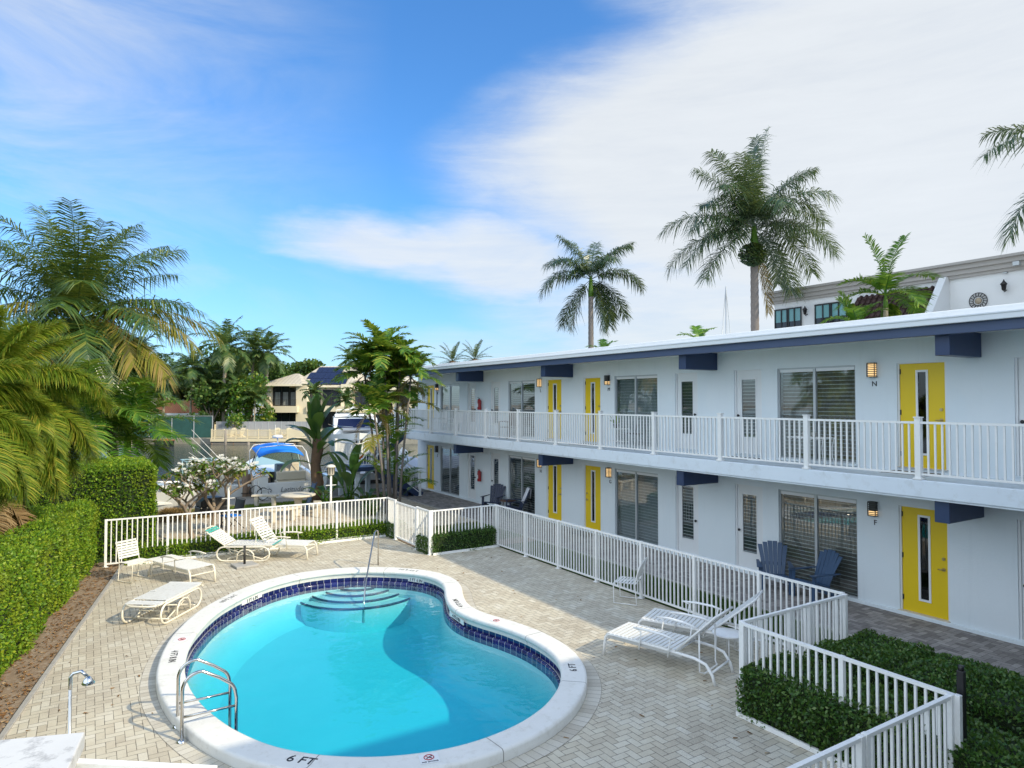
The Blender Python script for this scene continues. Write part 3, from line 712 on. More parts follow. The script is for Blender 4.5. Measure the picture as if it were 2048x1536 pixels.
b=MB(); b.tube([(W-.02,30.0,5.25),(W-.02,28.45,5.25),(W-.02,28.33,5.2),(W-.02,28.3,5.1),(W-.02,28.3,4.0)],.014,6); b.build('conduit',darkmetal,bl)
# upper walkway railing
RP=[28.5,26.2,23.9,21.5,19.3,17.12,14.96,12.82,10.66,8.45,6.27,4.1,1.9,-.3]
def rail_bay(p,q,z,parent,n,name='railing_panel',h=1.02,pw=.028):
    b=MB(); p=Vector(p); q=Vector(q); d=(q-p)
    b.bar(p+Vector((0,0,h-.02)),q+Vector((0,0,h-.02)),.055,.04); b.bar(p+Vector((0,0,.1)),q+Vector((0,0,.1)),.04,.035)
    for k in range(1,n+1):
        c=p+d*(k/(n+1.)); b.bar(c+Vector((0,0,.117)),c+Vector((0,0,h-.041)),pw,pw)
    return b.build(name,white_metal,parent)
def rail_post(x,y,z,parent,h=1.08,w=.10,name='railing_post'):
    b=MB(); b.box((x-w/2,y-w/2,z),(x+w/2,y+w/2,z+h)); b.box((x-w*.62,y-w*.62,z+h+.001),(x+w*.62,y+w*.62,z+h+.022)); b.box((x-w*.75,y-w*.75,z+.0005),(x+w*.75,y+w*.75,z+.03))
    return b.build(name,white_metal,parent,bevel=.006)
XR=12.37
for i,y in enumerate(RP): rail_post(XR,y,ZS+.001,bl)
for a,c in zip(RP[:-1],RP[1:]): rail_bay((XR,a-.045,ZS),(XR,c+.045,ZS),0,bl,17)
rail_post(XR,30.15,ZS+.001,bl); rail_post(13.45,30.15,ZS+.001,bl); rail_bay((XR+.045,30.15,ZS),(13.40,30.15,ZS),0,bl,8)
# ================= outside stair at the far end
st=thing('outdoor_staircase','dark blue stair with white railings climbing to the far end of the upper walkway','staircase',(0,0,0))
b=MB(); b.box((9.45,27.6,1.22),(10.75,30.2,1.40)); b.build('landing',navy,st,bevel=.01)
for x,y in ((9.7,27.8),(9.7,30.0),(10.6,29.0)):
    b=MB(); b.box((x-.09,y-.09,-.05),(x+.09,y+.09,1.219)); b.build('support_post',slab_white,st)
b=MB()
for k in range(8):
    x=10.76+k*.235; z=1.40-(k+1)*.165; b.box((x,27.66,z-.05),(x+.27,28.54,z)); b.box((x,27.68,max(-.02,z-.4)),(x+.03,28.52,z-.051))
b.build('lower_treads',navy,st)
for y_ in (27.63,28.57): b=MB(); b.bar((10.7,y_,1.22),(12.6,y_,.0),.05,.3); b.build('stringer',navy,st)
b=MB()
for k in range(8):
    x=10.76+k*.19; z=1.40+(k+1)*.165; b.box((x,28.94,z-.05),(x+.22,30.04,z))
b.build('upper_treads',navy,st)
for y_ in (28.9,30.08): b=MB(); b.bar((10.7,y_,1.3),(12.28,y_,2.65),.05,.3); b.build('stringer',navy,st)
def sloped_rail(p,q,n,parent):
    b=MB(); p=Vector(p); q=Vector(q)
    b.bar(p+Vector((0,0,.98)),q+Vector((0,0,.98)),.055,.045); b.bar(p+Vector((0,0,.12)),q+Vector((0,0,.12)),.04,.035)
    for k in range(1,n+1):
        c=p+(q-p)*(k/(n+1.)); b.bar(c+Vector((0,0,.13)),c+Vector((0,0,.97)),.022,.022)
    return b.build('stair_railing',white_metal,parent)
for x,y in ((9.5,27.65),(9.5,30.12),(10.7,27.65)): rail_post(x,y,1.401,st)
rail_post(12.5,27.62,.0,st); rail_post(12.5,28.6,.0,st); rail_post(10.7,28.75,1.401,st)
rail_bay((9.5,27.7,1.4),(9.5,30.07,1.4),0,st,15); rail_bay((9.55,27.65,1.4),(10.65,27.65,1.4),0,st,8); rail_bay((9.55,30.12,1.4),(10.65,30.12,1.4),0,st,8)
sloped_rail((10.75,27.62,1.40),(12.45,27.62,.06),12,st); sloped_rail((10.75,28.6,1.40),(12.45,28.6,.06),12,st)
sloped_rail((10.75,28.85,1.45),(12.3,28.85,2.78),12,st); sloped_rail((10.75,30.12,1.45),(12.3,30.12,2.78),12,st)
# ================= pool fence
def fence(label,p,q,cuts,ends=(True,True),nper=13,h=1.2):
    """cuts: distances of the posts from p"""
    p=Vector((*p,0)); q=Vector((*q,0)); L=(q-p).length; d=(q-p)/L
    f=thing('pool_fence',label,'fence',tuple(p),math.atan2(d.y,d.x),'white picket fences round the pool')
    ds=sorted(set(cuts))
    for x in ds:
        b=MB(); b.box((x-.03,-.03,0),(x+.03,.03,h+.005)); b.box((x-.06,-.06,0),(x+.06,.06,.012)); b.build('fence_post',white_metal,f,bevel=.004)
    for a,c in zip(ds[:-1],ds[1:]):
        if c-a<.15: continue
        n=max(1,round((c-a)/1.5*nper)); b=MB()
        b.box((a+.03,-.024,h-.035),(c-.03,.024,h)); b.box((a+.03,-.018,.06),(c-.03,.018,.095))
        for k in range(1,n+1):
            x=a+(c-a)*k/(n+1.); b.box((x-.0125,-.0125,.096),(x+.0125,.0125,h-.036))
        b.build('picket_panel',white_metal,f)
    return f
fence('long white picket fence across the far side of the deck, with the plumeria behind it',(.42,20.0),(7.95,20.0),[0,1.4,2.9,4.4,5.93,7.53],nper=12)
fence('short white fence between the far corner post and the gate',(7.95,20.0),(7.95,19.33),[.0,.67])
fence('short white fence between the gate and the clipped corner hedge',(7.95,17.75),(7.95,16.9),[.0,.85])
fence('white fence segment behind the clipped green corner hedge beyond the gate',(7.95,16.9),(10.05,16.9),[.06,1.62,2.1])
fence('longest white picket fence, along the dark lawn strip beside the walkway',(10.05,16.9),(10.05,6.2),[.07,1.57,3.07,4.57,6.07,7.57,9.07,10.62])
fence('white fence segment behind the backs of the reclined loungers',(10.05,6.2),(7.55,6.2),[.06,.95,1.42,2.46])
fence('white fence running along the near hedge toward the black gate latch post',(7.55,6.2),(7.55,3.45),[.05,1.47,2.72])
f=fence('nearest white fence cutting across the bottom corner by the latch post',(7.5,3.53),(3.2,3.53),[0.0,1.52,1.60,3.2,4.3])
b=MB(); b.box((1.50,-.05,.86),(1.62,-.031,1.02)); b.build('gate_hinge',frame_al,f)
gt=thing('pool_gate','white picket gate standing shut between its posts at the far corner of the deck','gate',(7.95,17.78,0),R(90))
b=MB(); b.box((.04,-.02,1.12),(1.46,.02,1.165)); b.box((.04,-.02,.08),(1.46,.02,.12)); b.box((.04,-.02,.121),(.08,.02,1.119)); b.box((1.42,-.02,.121),(1.46,.02,1.119)); b.build('gate_frame',white_metal,gt)
b=MB()
for k in range(1,13): x=.08+1.34*k/13.; b.box((x-.0105,-.0105,.121),(x+.0105,.0105,1.119))
b.build('gate_pickets',white_metal,gt)
b=MB(); b.box((.0,-.05,.78),(.1,-.021,.86)); b.build('latch',black,gt)
lp=thing('latch_post','tall black magnetic gate latch fixed to the near fence corner','latch',(7.66,3.50,0))
b=MB(); b.box((-.02,-.035,.62),(.04,.035,1.42)); b.build('latch_body',black,lp,bevel=.008)
b=MB(); b.tube([(.01,0,1.42),(.01,0,1.47)],.028,10); b.build('pull_knob',black,lp)
b=MB(); b.box((-.07,-.03,.70),(-.021,.03,.78)); b.build('bracket',black,lp); b=MB(); b.box((-.07,-.03,1.12),(-.021,.03,1.18)); b.build('bracket',black,lp)
# white kerb rails at the foot of the hedges that grow through the fences
for p,q,lab in (((.9,19.90),(7.86,19.90),'thin white kerb rail along the foot of the far hedge'),((8.0,16.78),(10.0,16.78),'thin white kerb rail at the foot of the small corner hedge'),((7.40,3.3),(7.40,6.14),'thin white kerb rail at the foot of the near dark hedge')):
    b=MB(); b.bar((*p,.03),(*q,.03),.035,.06); o=b.build('kerb_rail',white_metal); tag(o,lab,'kerb','white kerb rails at the hedge feet')
# ================= poolside furniture
def chaise(name,label,loc,rz,back=50.,frame=white_metal,arms=True,seatL=1.22,backL=.74,h=.38,w=.6,group='white strap sun loungers on the deck',teal=False):
    t=thing(name,label,'sun lounger',loc,rz,group)
    hw=w/2
    # local x: 0 = foot end, increasing to the head
    b=MB()
    for s_ in (-1,1):
        y=s_*hw
        b.tube([(-.02,y,.0),(.0,y,.2),(.02,y,h-.07),(.07,y,h-.02),(.14,y,h-.01),(1.0,y,h-.02),(seatL+.3,y,h-.05),(seatL+.48,y,h-.10),(seatL+.58,y,.14),(seatL+.62,y,.0)],.024,8)
    b.build('frame',frame,t); b=MB()
    for s_ in (-1,1): b.bar((.03,s_*hw,h-.045),(seatL+.1,s_*hw,h-.05),.028,.062)
    b.build('side_rails',rail_grey if frame is white_metal else frame,t); b=MB()
    b.tube([(.005,-hw,h-.13),(.005,hw,h-.13)],.016,8); b.tube([(seatL+.56,-hw,.17),(seatL+.56,hw,.17)],.018,8); b.tube([(seatL,-hw,h-.02),(seatL,hw,h-.02)],.014,6)
    b.tube([(.55,-hw,h-.03),(.55,hw,h-.03)],.012,6)
    b.build('cross_tubes',frame,t)
    b=MB(); x=.06; k=0
    while x<seatL-.03:
        b.box((x,-hw-.012,h+.004),(x+.058,hw+.012,h+.011)); b.box((x,-hw-.019,h-.02),(x+.058,-hw-.012,h+.011)); b.box((x,hw+.012,h-.02),(x+.058,hw+.019,h+.011)); x+=.077; k+=1
    b.build('seat_straps',strap_white,t)
    a=R(back); ca,sa=math.cos(a),math.sin(a); ox,oz=seatL,h
    def bp(u,y,n=0): return (ox+u*ca-n*sa, y, oz+u*sa+n*ca)
    b=MB()
    if teal:
        pts=[bp(0,-hw),bp(backL-.15,-hw),bp(backL-.04,-hw+.06),bp(backL,-hw+.16),bp(backL,hw-.16),bp(backL-.04,hw-.06),bp(backL-.15,hw),bp(0,hw)]
    else: pts=[bp(0,-hw),bp(backL,-hw),bp(backL,hw),bp(0,hw)]
    b.tube(pts,.017,8)
    bk=b.build('backrest',frame,t)
    b=MB(); u=.03
    while u<backL-(.14 if teal else .04):
        p=[bp(u,-hw-.012,.012),bp(u,hw+.012,.012),bp(u+.052,hw+.012,.012),bp(u+.052,-hw-.012,.012)]
        q=[bp(u,-hw-.012,.019),bp(u,hw+.012,.019),bp(u+.052,hw+.012,.019),bp(u+.052,-hw-.012,.019)]
        b.add(p+q,[(3,2,1,0),(4,5,6,7),(0,1,5,4),(1,2,6,5),(2,3,7,6),(3,0,4,7)]); u+=.078
    b.build('back_straps',strap_white,bk)
    if teal:
        b=MB()
        for u in (backL-.12,backL-.065):
            p=[bp(u,-hw+.05,.012),bp(u,hw-.05,.012),bp(u+.04,hw-.07,.012),bp(u+.04,-hw+.07,.012)]; q=[bp(u,-hw+.05,.02),bp(u,hw-.05,.02),bp(u+.04,hw-.07,.02),bp(u+.04,-hw+.07,.02)]
            b.add(p+q,[(3,2,1,0),(4,5,6,7),(0,1,5,4),(1,2,6,5),(2,3,7,6),(3,0,4,7)])
        b.build('head_straps',strap_teal,bk)
    if back>15:
        b=MB(); u=backL*.55
        top=bp(u,0,-.02); fx=seatL+.36
        b.tube([(top[0],-hw+.04,top[2]),(fx,-hw+.04,h-.25),(fx+.05,-hw+.1,h-.28),(fx+.05,hw-.1,h-.28),(fx,hw-.04,h-.25),(top[0],hw-.04,top[2])],.013,8)
        b.build('back_support',frame,t)
    if arms:
        for s_ in (-1,1):
            y=s_*(hw+.045); b=MB(); x0=seatL-.62
            b.tube([(x0,y,h-.12),(x0+.04,y,h+.17),(x0-.05,y,h+.20)],.012,6)
            b.tube([(x0-.09,y,h+.205),(x0+.15,y,h+.215),(x0+.45,y,h+.20),(x0+.62,y,h+.16)],[.014,.02,.02,.014],8)
            b.tube([(x0+.55,y,h+.17),(x0+.5,y,h-.12)],.012,6)
            b.build('armrest',frame,t)
    return t
chaise('sun_lounger','reclined white strap lounger nearest the pool, right beside the coping by the near fence',(7.60,8.83,0),R(-72.),45,backL=.88,w=.66,seatL=1.28)
chaise('sun_lounger','reclined white strap lounger between the nearer lounger and the long picket fence',(8.55,9.12,0),R(-63.5),41,backL=.92,w=.66,seatL=1.28)
chaise('sun_lounger','sunlit cream lounger lying flat beside the upright strap chair near the far hedge',(2.27,16.95,0),R(114),0,warm_white_metal,True,1.15,.70)
chaise('sun_lounger','sunlit cream lounger with tall raised backrest leaning toward the far fence',(5.14,18.32,0),R(139),52,warm_white_metal,True,1.15,.80)
def loop_lounger(label,loc,rz,back):
    t=thing('loop_lounger',label,'sun lounger',loc,rz,'tubular loungers on oval side loops')
    h=.40; hw=.33; L=1.28
    def stad(x0,x1,z0,z1,y,n=8):
        r=(z1-z0)/2; zc=(z0+z1)/2; pts=[]
        for k in range(n+1):
            a=-math.pi/2+math.pi*k/n; pts.append((x1-r+r*math.cos(a),y,zc+r*math.sin(a)))
        for k in range(n+1):
            a=math.pi/2+math.pi*k/n; pts.append((x0+r+r*math.cos(a),y,zc+r*math.sin(a)))
        return pts
    for s_ in (-1,1):
        b=MB(); b.tube(stad(.10,1.48,.02,h-.02,s_*(hw+.05)),.021,8,closed=True)
        b.tube([(.5,s_*(hw+.05),.02),(.52,s_*(hw+.05),.2),(.6,s_*(hw+.05),.29),(.72,s_*(hw+.05),.32),(.86,s_*(hw+.05),.29),(.94,s_*(hw+.05),.2),(.96,s_*(hw+.05),.02)],.018,8)
        b.build('side_loop',warm_white_metal,t)
    b=MB()
    for s_ in (-1,1):
        y=s_*hw; b.tube([(.0,y,h-.03),(.06,y,h),(L,y,h)],.018,8); b.tube([(.3,y,.06),(1.25,y,h-.06)],.013,6); b.tube([(.35,y,h-.06),(1.2,y,.06)],.013,6)
    for x,z in ((.0,h-.03),(.3,.06),(1.2,.06),(L,h)): b.tube([(x,-hw-.04,z),(x,hw+.04,z)],.014,6)
    b.tube([(1.05,-hw+.06,h),(1.05,-hw+.06,.16),(1.05,hw-.06,.16),(1.05,hw-.06,h)],.013,6)
    b.build('frame',warm_white_metal,t)
    b=MB(); x=.05
    while x<L-.05: b.box((x,-hw-.015,h+.018),(x+.052,hw+.015,h+.025)); x+=.074
    b.build('seat_straps',strap_white,t)
    b=MB(); b.box((.0,-hw-.016,h+.026),(.05,hw+.016,h+.034)); b.box((.66,-hw-.016,h+.026),(.70,-hw+.1,h+.034)); b.build('end_straps',strap_teal if back>10 else strap_white,t)
    a=R(back); ca,sa=math.cos(a),math.sin(a); bl_=.72 if back>10 else .26
    def bp(u,y,n=0): return (L+u*ca-n*sa,y,h+u*sa+n*ca)
    b=MB(); us_=[u for u in [.02+.064*k for k in range(8)] if u<bl_-.2]
    b.tube([bp(0,-hw),bp(bl_-.14,-hw),bp(bl_-.04,-hw+.06),bp(bl_,-hw+.17),bp(bl_,hw-.17),bp(bl_-.04,hw-.06),bp(bl_-.14,hw),bp(0,hw)],.02,8)
    bk=b.build('backrest',warm_white_metal,t)
    for mt,us,nm in ((strap_white,us_,'back_straps'),(strap_teal if back>10 else strap_white,[bl_-.18,bl_-.11],'head_straps')):
        b=MB()
        for u in us:
            p=[bp(u,-hw,.018),bp(u,hw,.018),bp(u+.05,hw,.018),bp(u+.05,-hw,.018)]; q=[bp(u,-hw,.026),bp(u,hw,.026),bp(u+.05,hw,.026),bp(u+.05,-hw,.026)]
            b.add(p+q,[(3,2,1,0),(4,5,6,7),(0,1,5,4),(1,2,6,5),(2,3,7,6),(3,0,4,7)])
        b.build(nm,mt,bk)
    return t
loop_lounger('oval-framed lounger with a teal-strapped head, behind the grey umbrella base',(4.35,18.68,0),R(148),36)
loop_lounger('oval-framed lounger lying flat alone beside the mulch strip and pool coping',(1.78,15.6,0),R(233),-4)
def strap_chair(label,loc,rz,frame):
    t=thing('strap_chair',label,'chair',loc,rz,'white strap side chairs'); h=.43; hw=.25
    b=MB()
    for s_ in (-1,1):
        y=s_*hw; b.tube([(.24,y,h),(.25,y,h-.04),(.24,y,.02),(-.24,y,.02),(-.2,y,h),(-.27,y,.72),(-.34,y,.88)],.0125,6)
    b.tube([(.24,-hw,h),(.24,hw,h)],.012,6); b.tube([(-.34,-hw,.88),(-.34,hw,.88)],.012,6); b.tube([(-.2,-hw,h),(-.2,hw,h)],.012,6)
    b.build('frame',frame,t)
    b=MB(); x=-.17
    while x<.22: b.box((x,-hw-.01,h+.013),(x+.045,hw+.01,h+.02)); x+=.066
    b.build('seat_straps',strap_white,t)
    b=MB(); u=.08
    for k in range(7):
        z=h+.09+k*.057; x=-.205-(z-h)*.26-(.0 if z<.75 else (z-.75)*.25)
        b.box((x-.0,-hw-.01,z),(x+.014,hw+.01,z+.044))
    b.build('back_straps',strap_white,t)
    return t
strap_chair('upright white strap chair beside the flat sunlit cream lounger at the hedge corner',(.98,18.2,0),R(-57),warm_white_metal)
strap_chair('upright white strap chair standing alone against the long picket fence',(9.63,10.77,0),R(124),white_metal)
# side table
t=thing('side_table','small round white table between the reclined loungers and the fence corner','table',(8.78,7.45,0))
b=MB(); b.lathe([(.0,.44),(.235,.44),(.245,.45),(.245,.465),(.235,.472),(.0,.472)],28); b.build('tabletop',white_metal,t)
for k in range(4):
    a=R(45+90*k); b=MB(); b.tube([(.13*math.cos(a),.13*math.sin(a),.44),(.17*math.cos(a),.17*math.sin(a),.4),(.2*math.cos(a),.2*math.sin(a),.0)],.012,6); b.build('leg',white_metal,t)
# umbrella base
t=thing('umbrella_base','grey square umbrella base with an empty dark pole stub, beside the oval lounger','umbrella base',(3.42,18.25,0),R(8))
b=MB(); b.box((-.27,-.25,.0),(.27,.25,.06)); b.box((-.12,-.27,.0),(.27,.0,.061)); b.build('base_slab',concrete,t,bevel=.012)
b=MB(); b.tube([(0,0,.06),(0,0,.52)],.03,12); b.build('pole_stub',darkmetal,t)
# adirondack chairs
def adirondack(label,loc,rz,mat,towel=False,name='adirondack_chair'):
    t=thing(name,label,'garden chair',loc,rz,'adirondack chairs on the lower walkway')
    # local: faces +x
    b=MB(); rows=[]
    seat=[(.36,.36),(.30,.385),(.15,.35),(.0,.31),(-.12,.28)]
    for i in range(4):
        (x0,z0),(x1,z1)=seat[i],seat[i+1]
        for q in range(2):
            xa=x0+(x1-x0)*q/2; za=z0+(z1-z0)*q/2; xb=x0+(x1-x0)*(q+.85)/2; zb=z0+(z1-z0)*(q+.85)/2
            b.bar((xa,0,za),(xb,0,zb),.5,.018)
    b.build('seat',mat,t)
    b=MB(); n=6
    for k in range(n):
        c=(k-(n-1)/2.)/((n-1)/2.)
        top=1.0-.085*c*c; y0=c*.19; y1=c*.27; wd0=.069; wd1=.101
        p0=Vector((-.10,y0,.27)); p1=Vector((-.26+.02*abs(c),y0+(y1-y0)*.45,.62)); p2=Vector((-.42+.03*abs(c),y1,top))
        vs=[]
        for p,wd in ((p0,wd0),(p1,(wd0+wd1)/2+.002),(p2,wd1)):
            for sx,sy in ((-.009,-1),(.009,-1),(.009,1),(-.009,1)): vs.append((p.x+sx,p.y+sy*wd/2,p.z))
        b.add(vs,[(0,1,5,4),(1,2,6,5),(2,3,7,6),(3,0,4,7),(4,5,9,8),(5,6,10,9),(6,7,11,10),(7,4,8,11),(8,9,10,11),(3,2,1,0)])
    b.bar((-.235,-.27,.53),(-.235,.27,.53),.02,.07); b.bar((-.115,-.25,.30),(-.115,.25,.30),.02,.06)
    bk=b.build('backrest',mat,t,bevel=.004)
    for s_ in (-1,1):
        b=MB(); y=s_*.33
        b.prism([(.40,y-.065),(.44,y-.03),(.44,y+.03),(.40,y+.065),(-.30,y+.03),(-.30,y-.03)],.565,.585); b.build('armrest',mat,t,bevel=.006)
        b=MB(); b.bar((.36,s_*.30,0),(.33,s_*.31,.564),.03,.09); b.build('leg',mat,t,bevel=.004)
        b=MB(); b.bar((.36,s_*.27,.35),(-.45,s_*.27,.03),.03,.10); b.build('leg',mat,t,bevel=.004)
    if towel:
        tw=MB(); prof=[(-.20,.50),(-.30,.74),(-.42,1.0),(-.45,1.025),(-.475,1.0),(-.46,.8),(-.44,.66)]
        tw.sheet([[(x+.018 if i<4 else x,y,z+.008*math.sin(y*30)) for y in [(-.17+.34*k/8) for k in range(9)]] for i,(x,z) in enumerate(prof)])
        o=tw.build('towel',towel_m,None,solid=.014); o.matrix_world=Matrix.Translation(loc)@Matrix.Rotation(rz,4,'Z')
        tag(o,'pale towel draped over the back of the dark navy garden chair','towel')
    return t
adirondack('slate blue garden chair facing the pool under the F window',(13.0,9.72,0.004),R(222),adir_blue)
adirondack('slate blue garden chair turned sideways, next to the yellow F door',(13.17,8.80,0.004),R(165),adir_blue)
adirondack('dark navy garden chair facing the pool near the fire extinguisher',(13.15,22.25,0.004),R(215),adir_navy)
adirondack('dark navy garden chair with a towel on its back, near the H door',(13.25,20.75,0.004),R(160),adir_navy,True)
def round_table(name,label,loc,r,h,mat,cat='table'):
    t=thing(name,label,cat,loc); b=MB(); b.lathe([(0,h-.03),(r,h-.03),(r,h),(0,h)],20); b.build('tabletop',mat,t)
    for k in range(3):
        a=R(30+120*k); b=MB(); b.tube([(r*.5*math.cos(a),r*.5*math.sin(a),h-.03),(r*.75*math.cos(a),r*.75*math.sin(a),0)],.014,6); b.build('leg',mat,t)
    return t
round_table('garden_table','low dark wooden table between the two navy garden chairs',(13.3,21.5,.004),.3,.5,darkwood)
# upper walkway furniture
t=thing('bistro_table','white scrolled wire table with small plant pots below the N window','table',(13.1,8.85,ZS))
b=MB(); b.box((-.2,-.42,.60),(.2,.42,.612))
for s_ in (-1,1):
    b.tube([(s_*.2,-.43,.60),(s_*.2,.43,.60)],.008,6)
    b.tube([(s_*.2+.02*math.sin(k*1.2),-.42+.84*k/14,.575+.018*math.cos(k*math.pi)) for k in range(15)],.006,5)
b.build('tabletop',white_metal,t)
for sx in (-1,1):
    for sy in (-1,1):
        b=MB(); b.tube([(sx*.19,sy*.40,.6),(sx*.18,sy*.37,.4),(sx*.17,sy*.38,.2),(sx*.2,sy*.43,0)],.008,6); b.build('leg',white_metal,t)
def potted(label,loc,r,h,mat,leaf,n,lh,name='potted_plant'):
    t=thing(name,label,'potted plant',loc); b=MB(); b.lathe([(r*.75,0),(r,h),(r*.88,h),(r*.85,h*.9)],14); b.build('pot',mat,t)
    V=[];F=[]
    for k in range(n):
        a=rnd.uniform(0,6.28); e=rnd.uniform(.5,1.4); L=lh*rnd.uniform(.5,1); d=Vector((math.cos(a)*math.cos(e),math.sin(a)*math.cos(e),math.sin(e))); s_=Vector((-math.sin(a),math.cos(a),0))*L*.12
        p=Vector((rnd.uniform(-r,r)*.5,rnd.uniform(-r,r)*.5,h*.9)); i=len(V)
        V+= [p-s_*.5,p+s_*.5,p+d*L*.6+s_,p+d*L*.6-s_,p+d*L]; F+=[(i,i+1,i+2,i+3),(i+3,i+2,i+4,i+4)]
    b=MB(); b.v=[tuple(v) for v in V]; b.f=[f if f[2]!=f[3] else f[:3] for f in F]; b.m=[0]*len(F); b.sm=[False]*len(F)
    b.build('foliage',leaf,t); return t
potted('small grey pot on the white wire table, nearer the mullion',(13.1,9.0,ZS+.613),.055,.10,concrete,dark_hedge,10,.12)
potted('small grey pot on the white wire table, nearer the N door',(13.1,8.78,ZS+.613),.055,.10,concrete,dark_hedge,6,.05)
t=thing('plant_stand','white stand holding a leafy plant below the M window','stand',(13.15,15.1,ZS))
b=MB(); b.box((-.17,-.3,.56),(.17,.3,.58)); b.box((-.17,-.3,.2),(.17,.3,.215)); b.build('shelves',white_metal,t)
for sx in (-1,1):
    for sy in (-1,1): b=MB(); b.box((sx*.17-.012,sy*.3-.012,0),(sx*.17+.012,sy*.3+.012,.56)); b.build('leg',white_metal,t)
potted('leafy plant in a black pot on the white stand below the M window',(13.15,15.2,ZS+.581),.09,.12,black,areca_leaf,40,.34)
t=thing('metal_chair','black wire chair beside the white plant stand under the M window','chair',(13.2,14.45,ZS),R(180))
b=MB()
for s_ in (-1,1):
    b.tube([(.2,s_*.2,0),(.2,s_*.2,.44),(-.2,s_*.2,.44),(-.2,s_*.2,0)],.01,6); b.tube([(-.2,s_*.2,.44),(-.26,s_*.19,.75),(-.25,s_*.1,.88),(-.24,0,.9)],.01,6)
b.build('frame',darkmetal,t); b=MB(); b.lathe([(0,.44),(.22,.44),(.22,.46),(0,.46)],16); b.build('seat',darkmetal,t)
def arm_chair(label,loc,rz,mat,grp=None):
    t=thing('slatted_armchair',label,'chair',loc,rz,grp)
    b=MB()
    for s_ in (-1,1):
        b.box((.2,s_*.27-.02,0),(.24,s_*.27+.02,.62)); b.box((-.24,s_*.27-.02,0),(-.2,s_*.27+.02,.9)); b.box((-.2,s_*.27-.03,.6),(.26,s_*.27+.03,.63))
    b.build('frame',mat,t)
    b=MB()
    for k in range(6): b.box((-.19+.07*k,-.249,.40),(-.13+.07*k,.249,.42))
    b.build('seat',mat,t)
    b=MB()
    for k in range(6): b.box((-.235,-.22+.075*k,.45),(-.215,-.17+.075*k,.88))
    b.box((-.24,-.249,.881),(-.21,.249,.93)); b.build('backrest',mat,t)
    return t
arm_chair('white slatted armchair upstairs beside door K, the nearer of the white pair',(13.25,25.7,ZS),R(185),white_metal,'white armchairs by the K window')
arm_chair('white slatted armchair upstairs closest to the yellow K door',(13.25,27.1,ZS),R(175),white_metal,'white armchairs by the K window')
arm_chair('dark wooden armchair upstairs under the L window',(13.2,21.3,ZS),R(180),darkwood)
round_table('side_table','little white table beside the dark wooden armchair upstairs',(13.1,22.1,ZS),.22,.5,white_metal)
round_table('side_table','little white table between the two white armchairs upstairs',(13.15,26.4,ZS),.2,.48,white_metal)
def mat_(label,x,y,z,wx=.5,wy=.85,m=brownmat):
    b=MB(); b.box((x-wx/2,y-wy/2,z),(x+wx/2,y+wy/2,z+.018)); o=b.build('doormat',m); tag(o,label,'doormat','doormats at the flat doors'); return o
mat_('brown doormat at the yellow N door upstairs',13.3,6.9,ZS+.001)
mat_('dark doormat at the upstairs white door between windows M and N',13.3,10.9,ZS+.001,m=darkmetal)
mat_('dark doormat at the yellow M door upstairs',13.3,16.95,ZS+.001,m=darkwood)
mat_('brown doormat at the yellow L door upstairs',13.3,19.05,ZS+.001)
mat_('dark doormat at the yellow G door downstairs',13.25,16.95,.005,m=darkmetal)
mat_('dark doormat at the yellow J door at the far end downstairs',13.25,29.0,.005,m=darkmetal)
def extinguisher(label,y,z):
    t=thing('fire_extinguisher',label,'extinguisher',(W-.1,y,z),group='fire extinguishers on the wall')
    b=MB(); b.lathe([(.02,.0),(.075,.0),(.08,.02),(.08,.36),(.05,.42),(.025,.44)],14); b.build('cylinder',red_paint,t)
    b=MB(); b.box((-.084,-.04,.12),(-.078,.04,.26)); b.build('paper_label',vinyl_white,t)
    b=MB(); b.tube([(0,0,.44),(0,0,.47)],.022,8); b.bar((0,0,.48),(-.09,0,.5),.02,.015); b.tube([(0,.03,.45),(-.02,.09,.42),(-.02,.095,.25)],.012,6); b.build('valve',black,t)
extinguisher('red fire extinguisher on the upper walkway wall beside a brown-reflecting door',24.15,ZS+1.02)
extinguisher('red fire extinguisher on the lower wall between the two far white doors',24.15,.92)
# shower, ledge, rail
def gzp(u,v,z):
    r=(u-1024)/1350.; t_=(768-v)/1350.; sp,cp=math.sin(PIT),math.cos(PIT); fw=cp-t_*sp; up=sp+t_*cp
    k=(z-CAMH)/up; return ((fw*cs+r*cc)*k,(fw*cc-r*cs)*k)
t=thing('outdoor_shower','slim white shower post with a round chrome head beside the deck edge','shower',(*gzp(141,1352,2.1),0))
b=MB(); b.tube([(0,0,0),(0,0,2.02)],.011,8); b.build('post',steel,t)
b=MB(); b.tube([(0,0,2.0),(0,0,2.09),(.02,-.0,2.115),(.07,-.03,2.13),(.11,-.05,2.09)],.013,8); b.build('arm',chrome,t)
b=MB(); b.lathe([(.012,.05),(.03,.03),(.045,.0),(.04,-.008)],14,(.115,-.055,2.04)); b.build('shower_head',chrome,t)
zt=2.3; c1=gzp(170,1463,zt); c2=gzp(0,1479,zt); c3=gzp(130,1552,zt); 
c2=(c1[0]+(c2[0]-c1[0])*2.2,c1[1]+(c2[1]-c1[1])*2.2); c4_=(c2[0]+(c3[0]-c1[0])*2.5,c2[1]+(c3[1]-c1[1])*2.5); c3=(c1[0]+(c3[0]-c1[0])*2.5,c1[1]+(c3[1]-c1[1])*2.5)
ledge_m=paint('ledge_paint',(.62,.62,.62),.8,.1,3,.3,50,dirt=(.13,.13,.14),dirtamt=.9)
b=MB(); b.prism([c1,c2,c4_,c3][::-1],zt-.09,zt); o=b.build('parapet_wall',ledge_m,bevel=.008); tag(o,'weathered white parapet cap in the near bottom corner beside the shower','parapet')
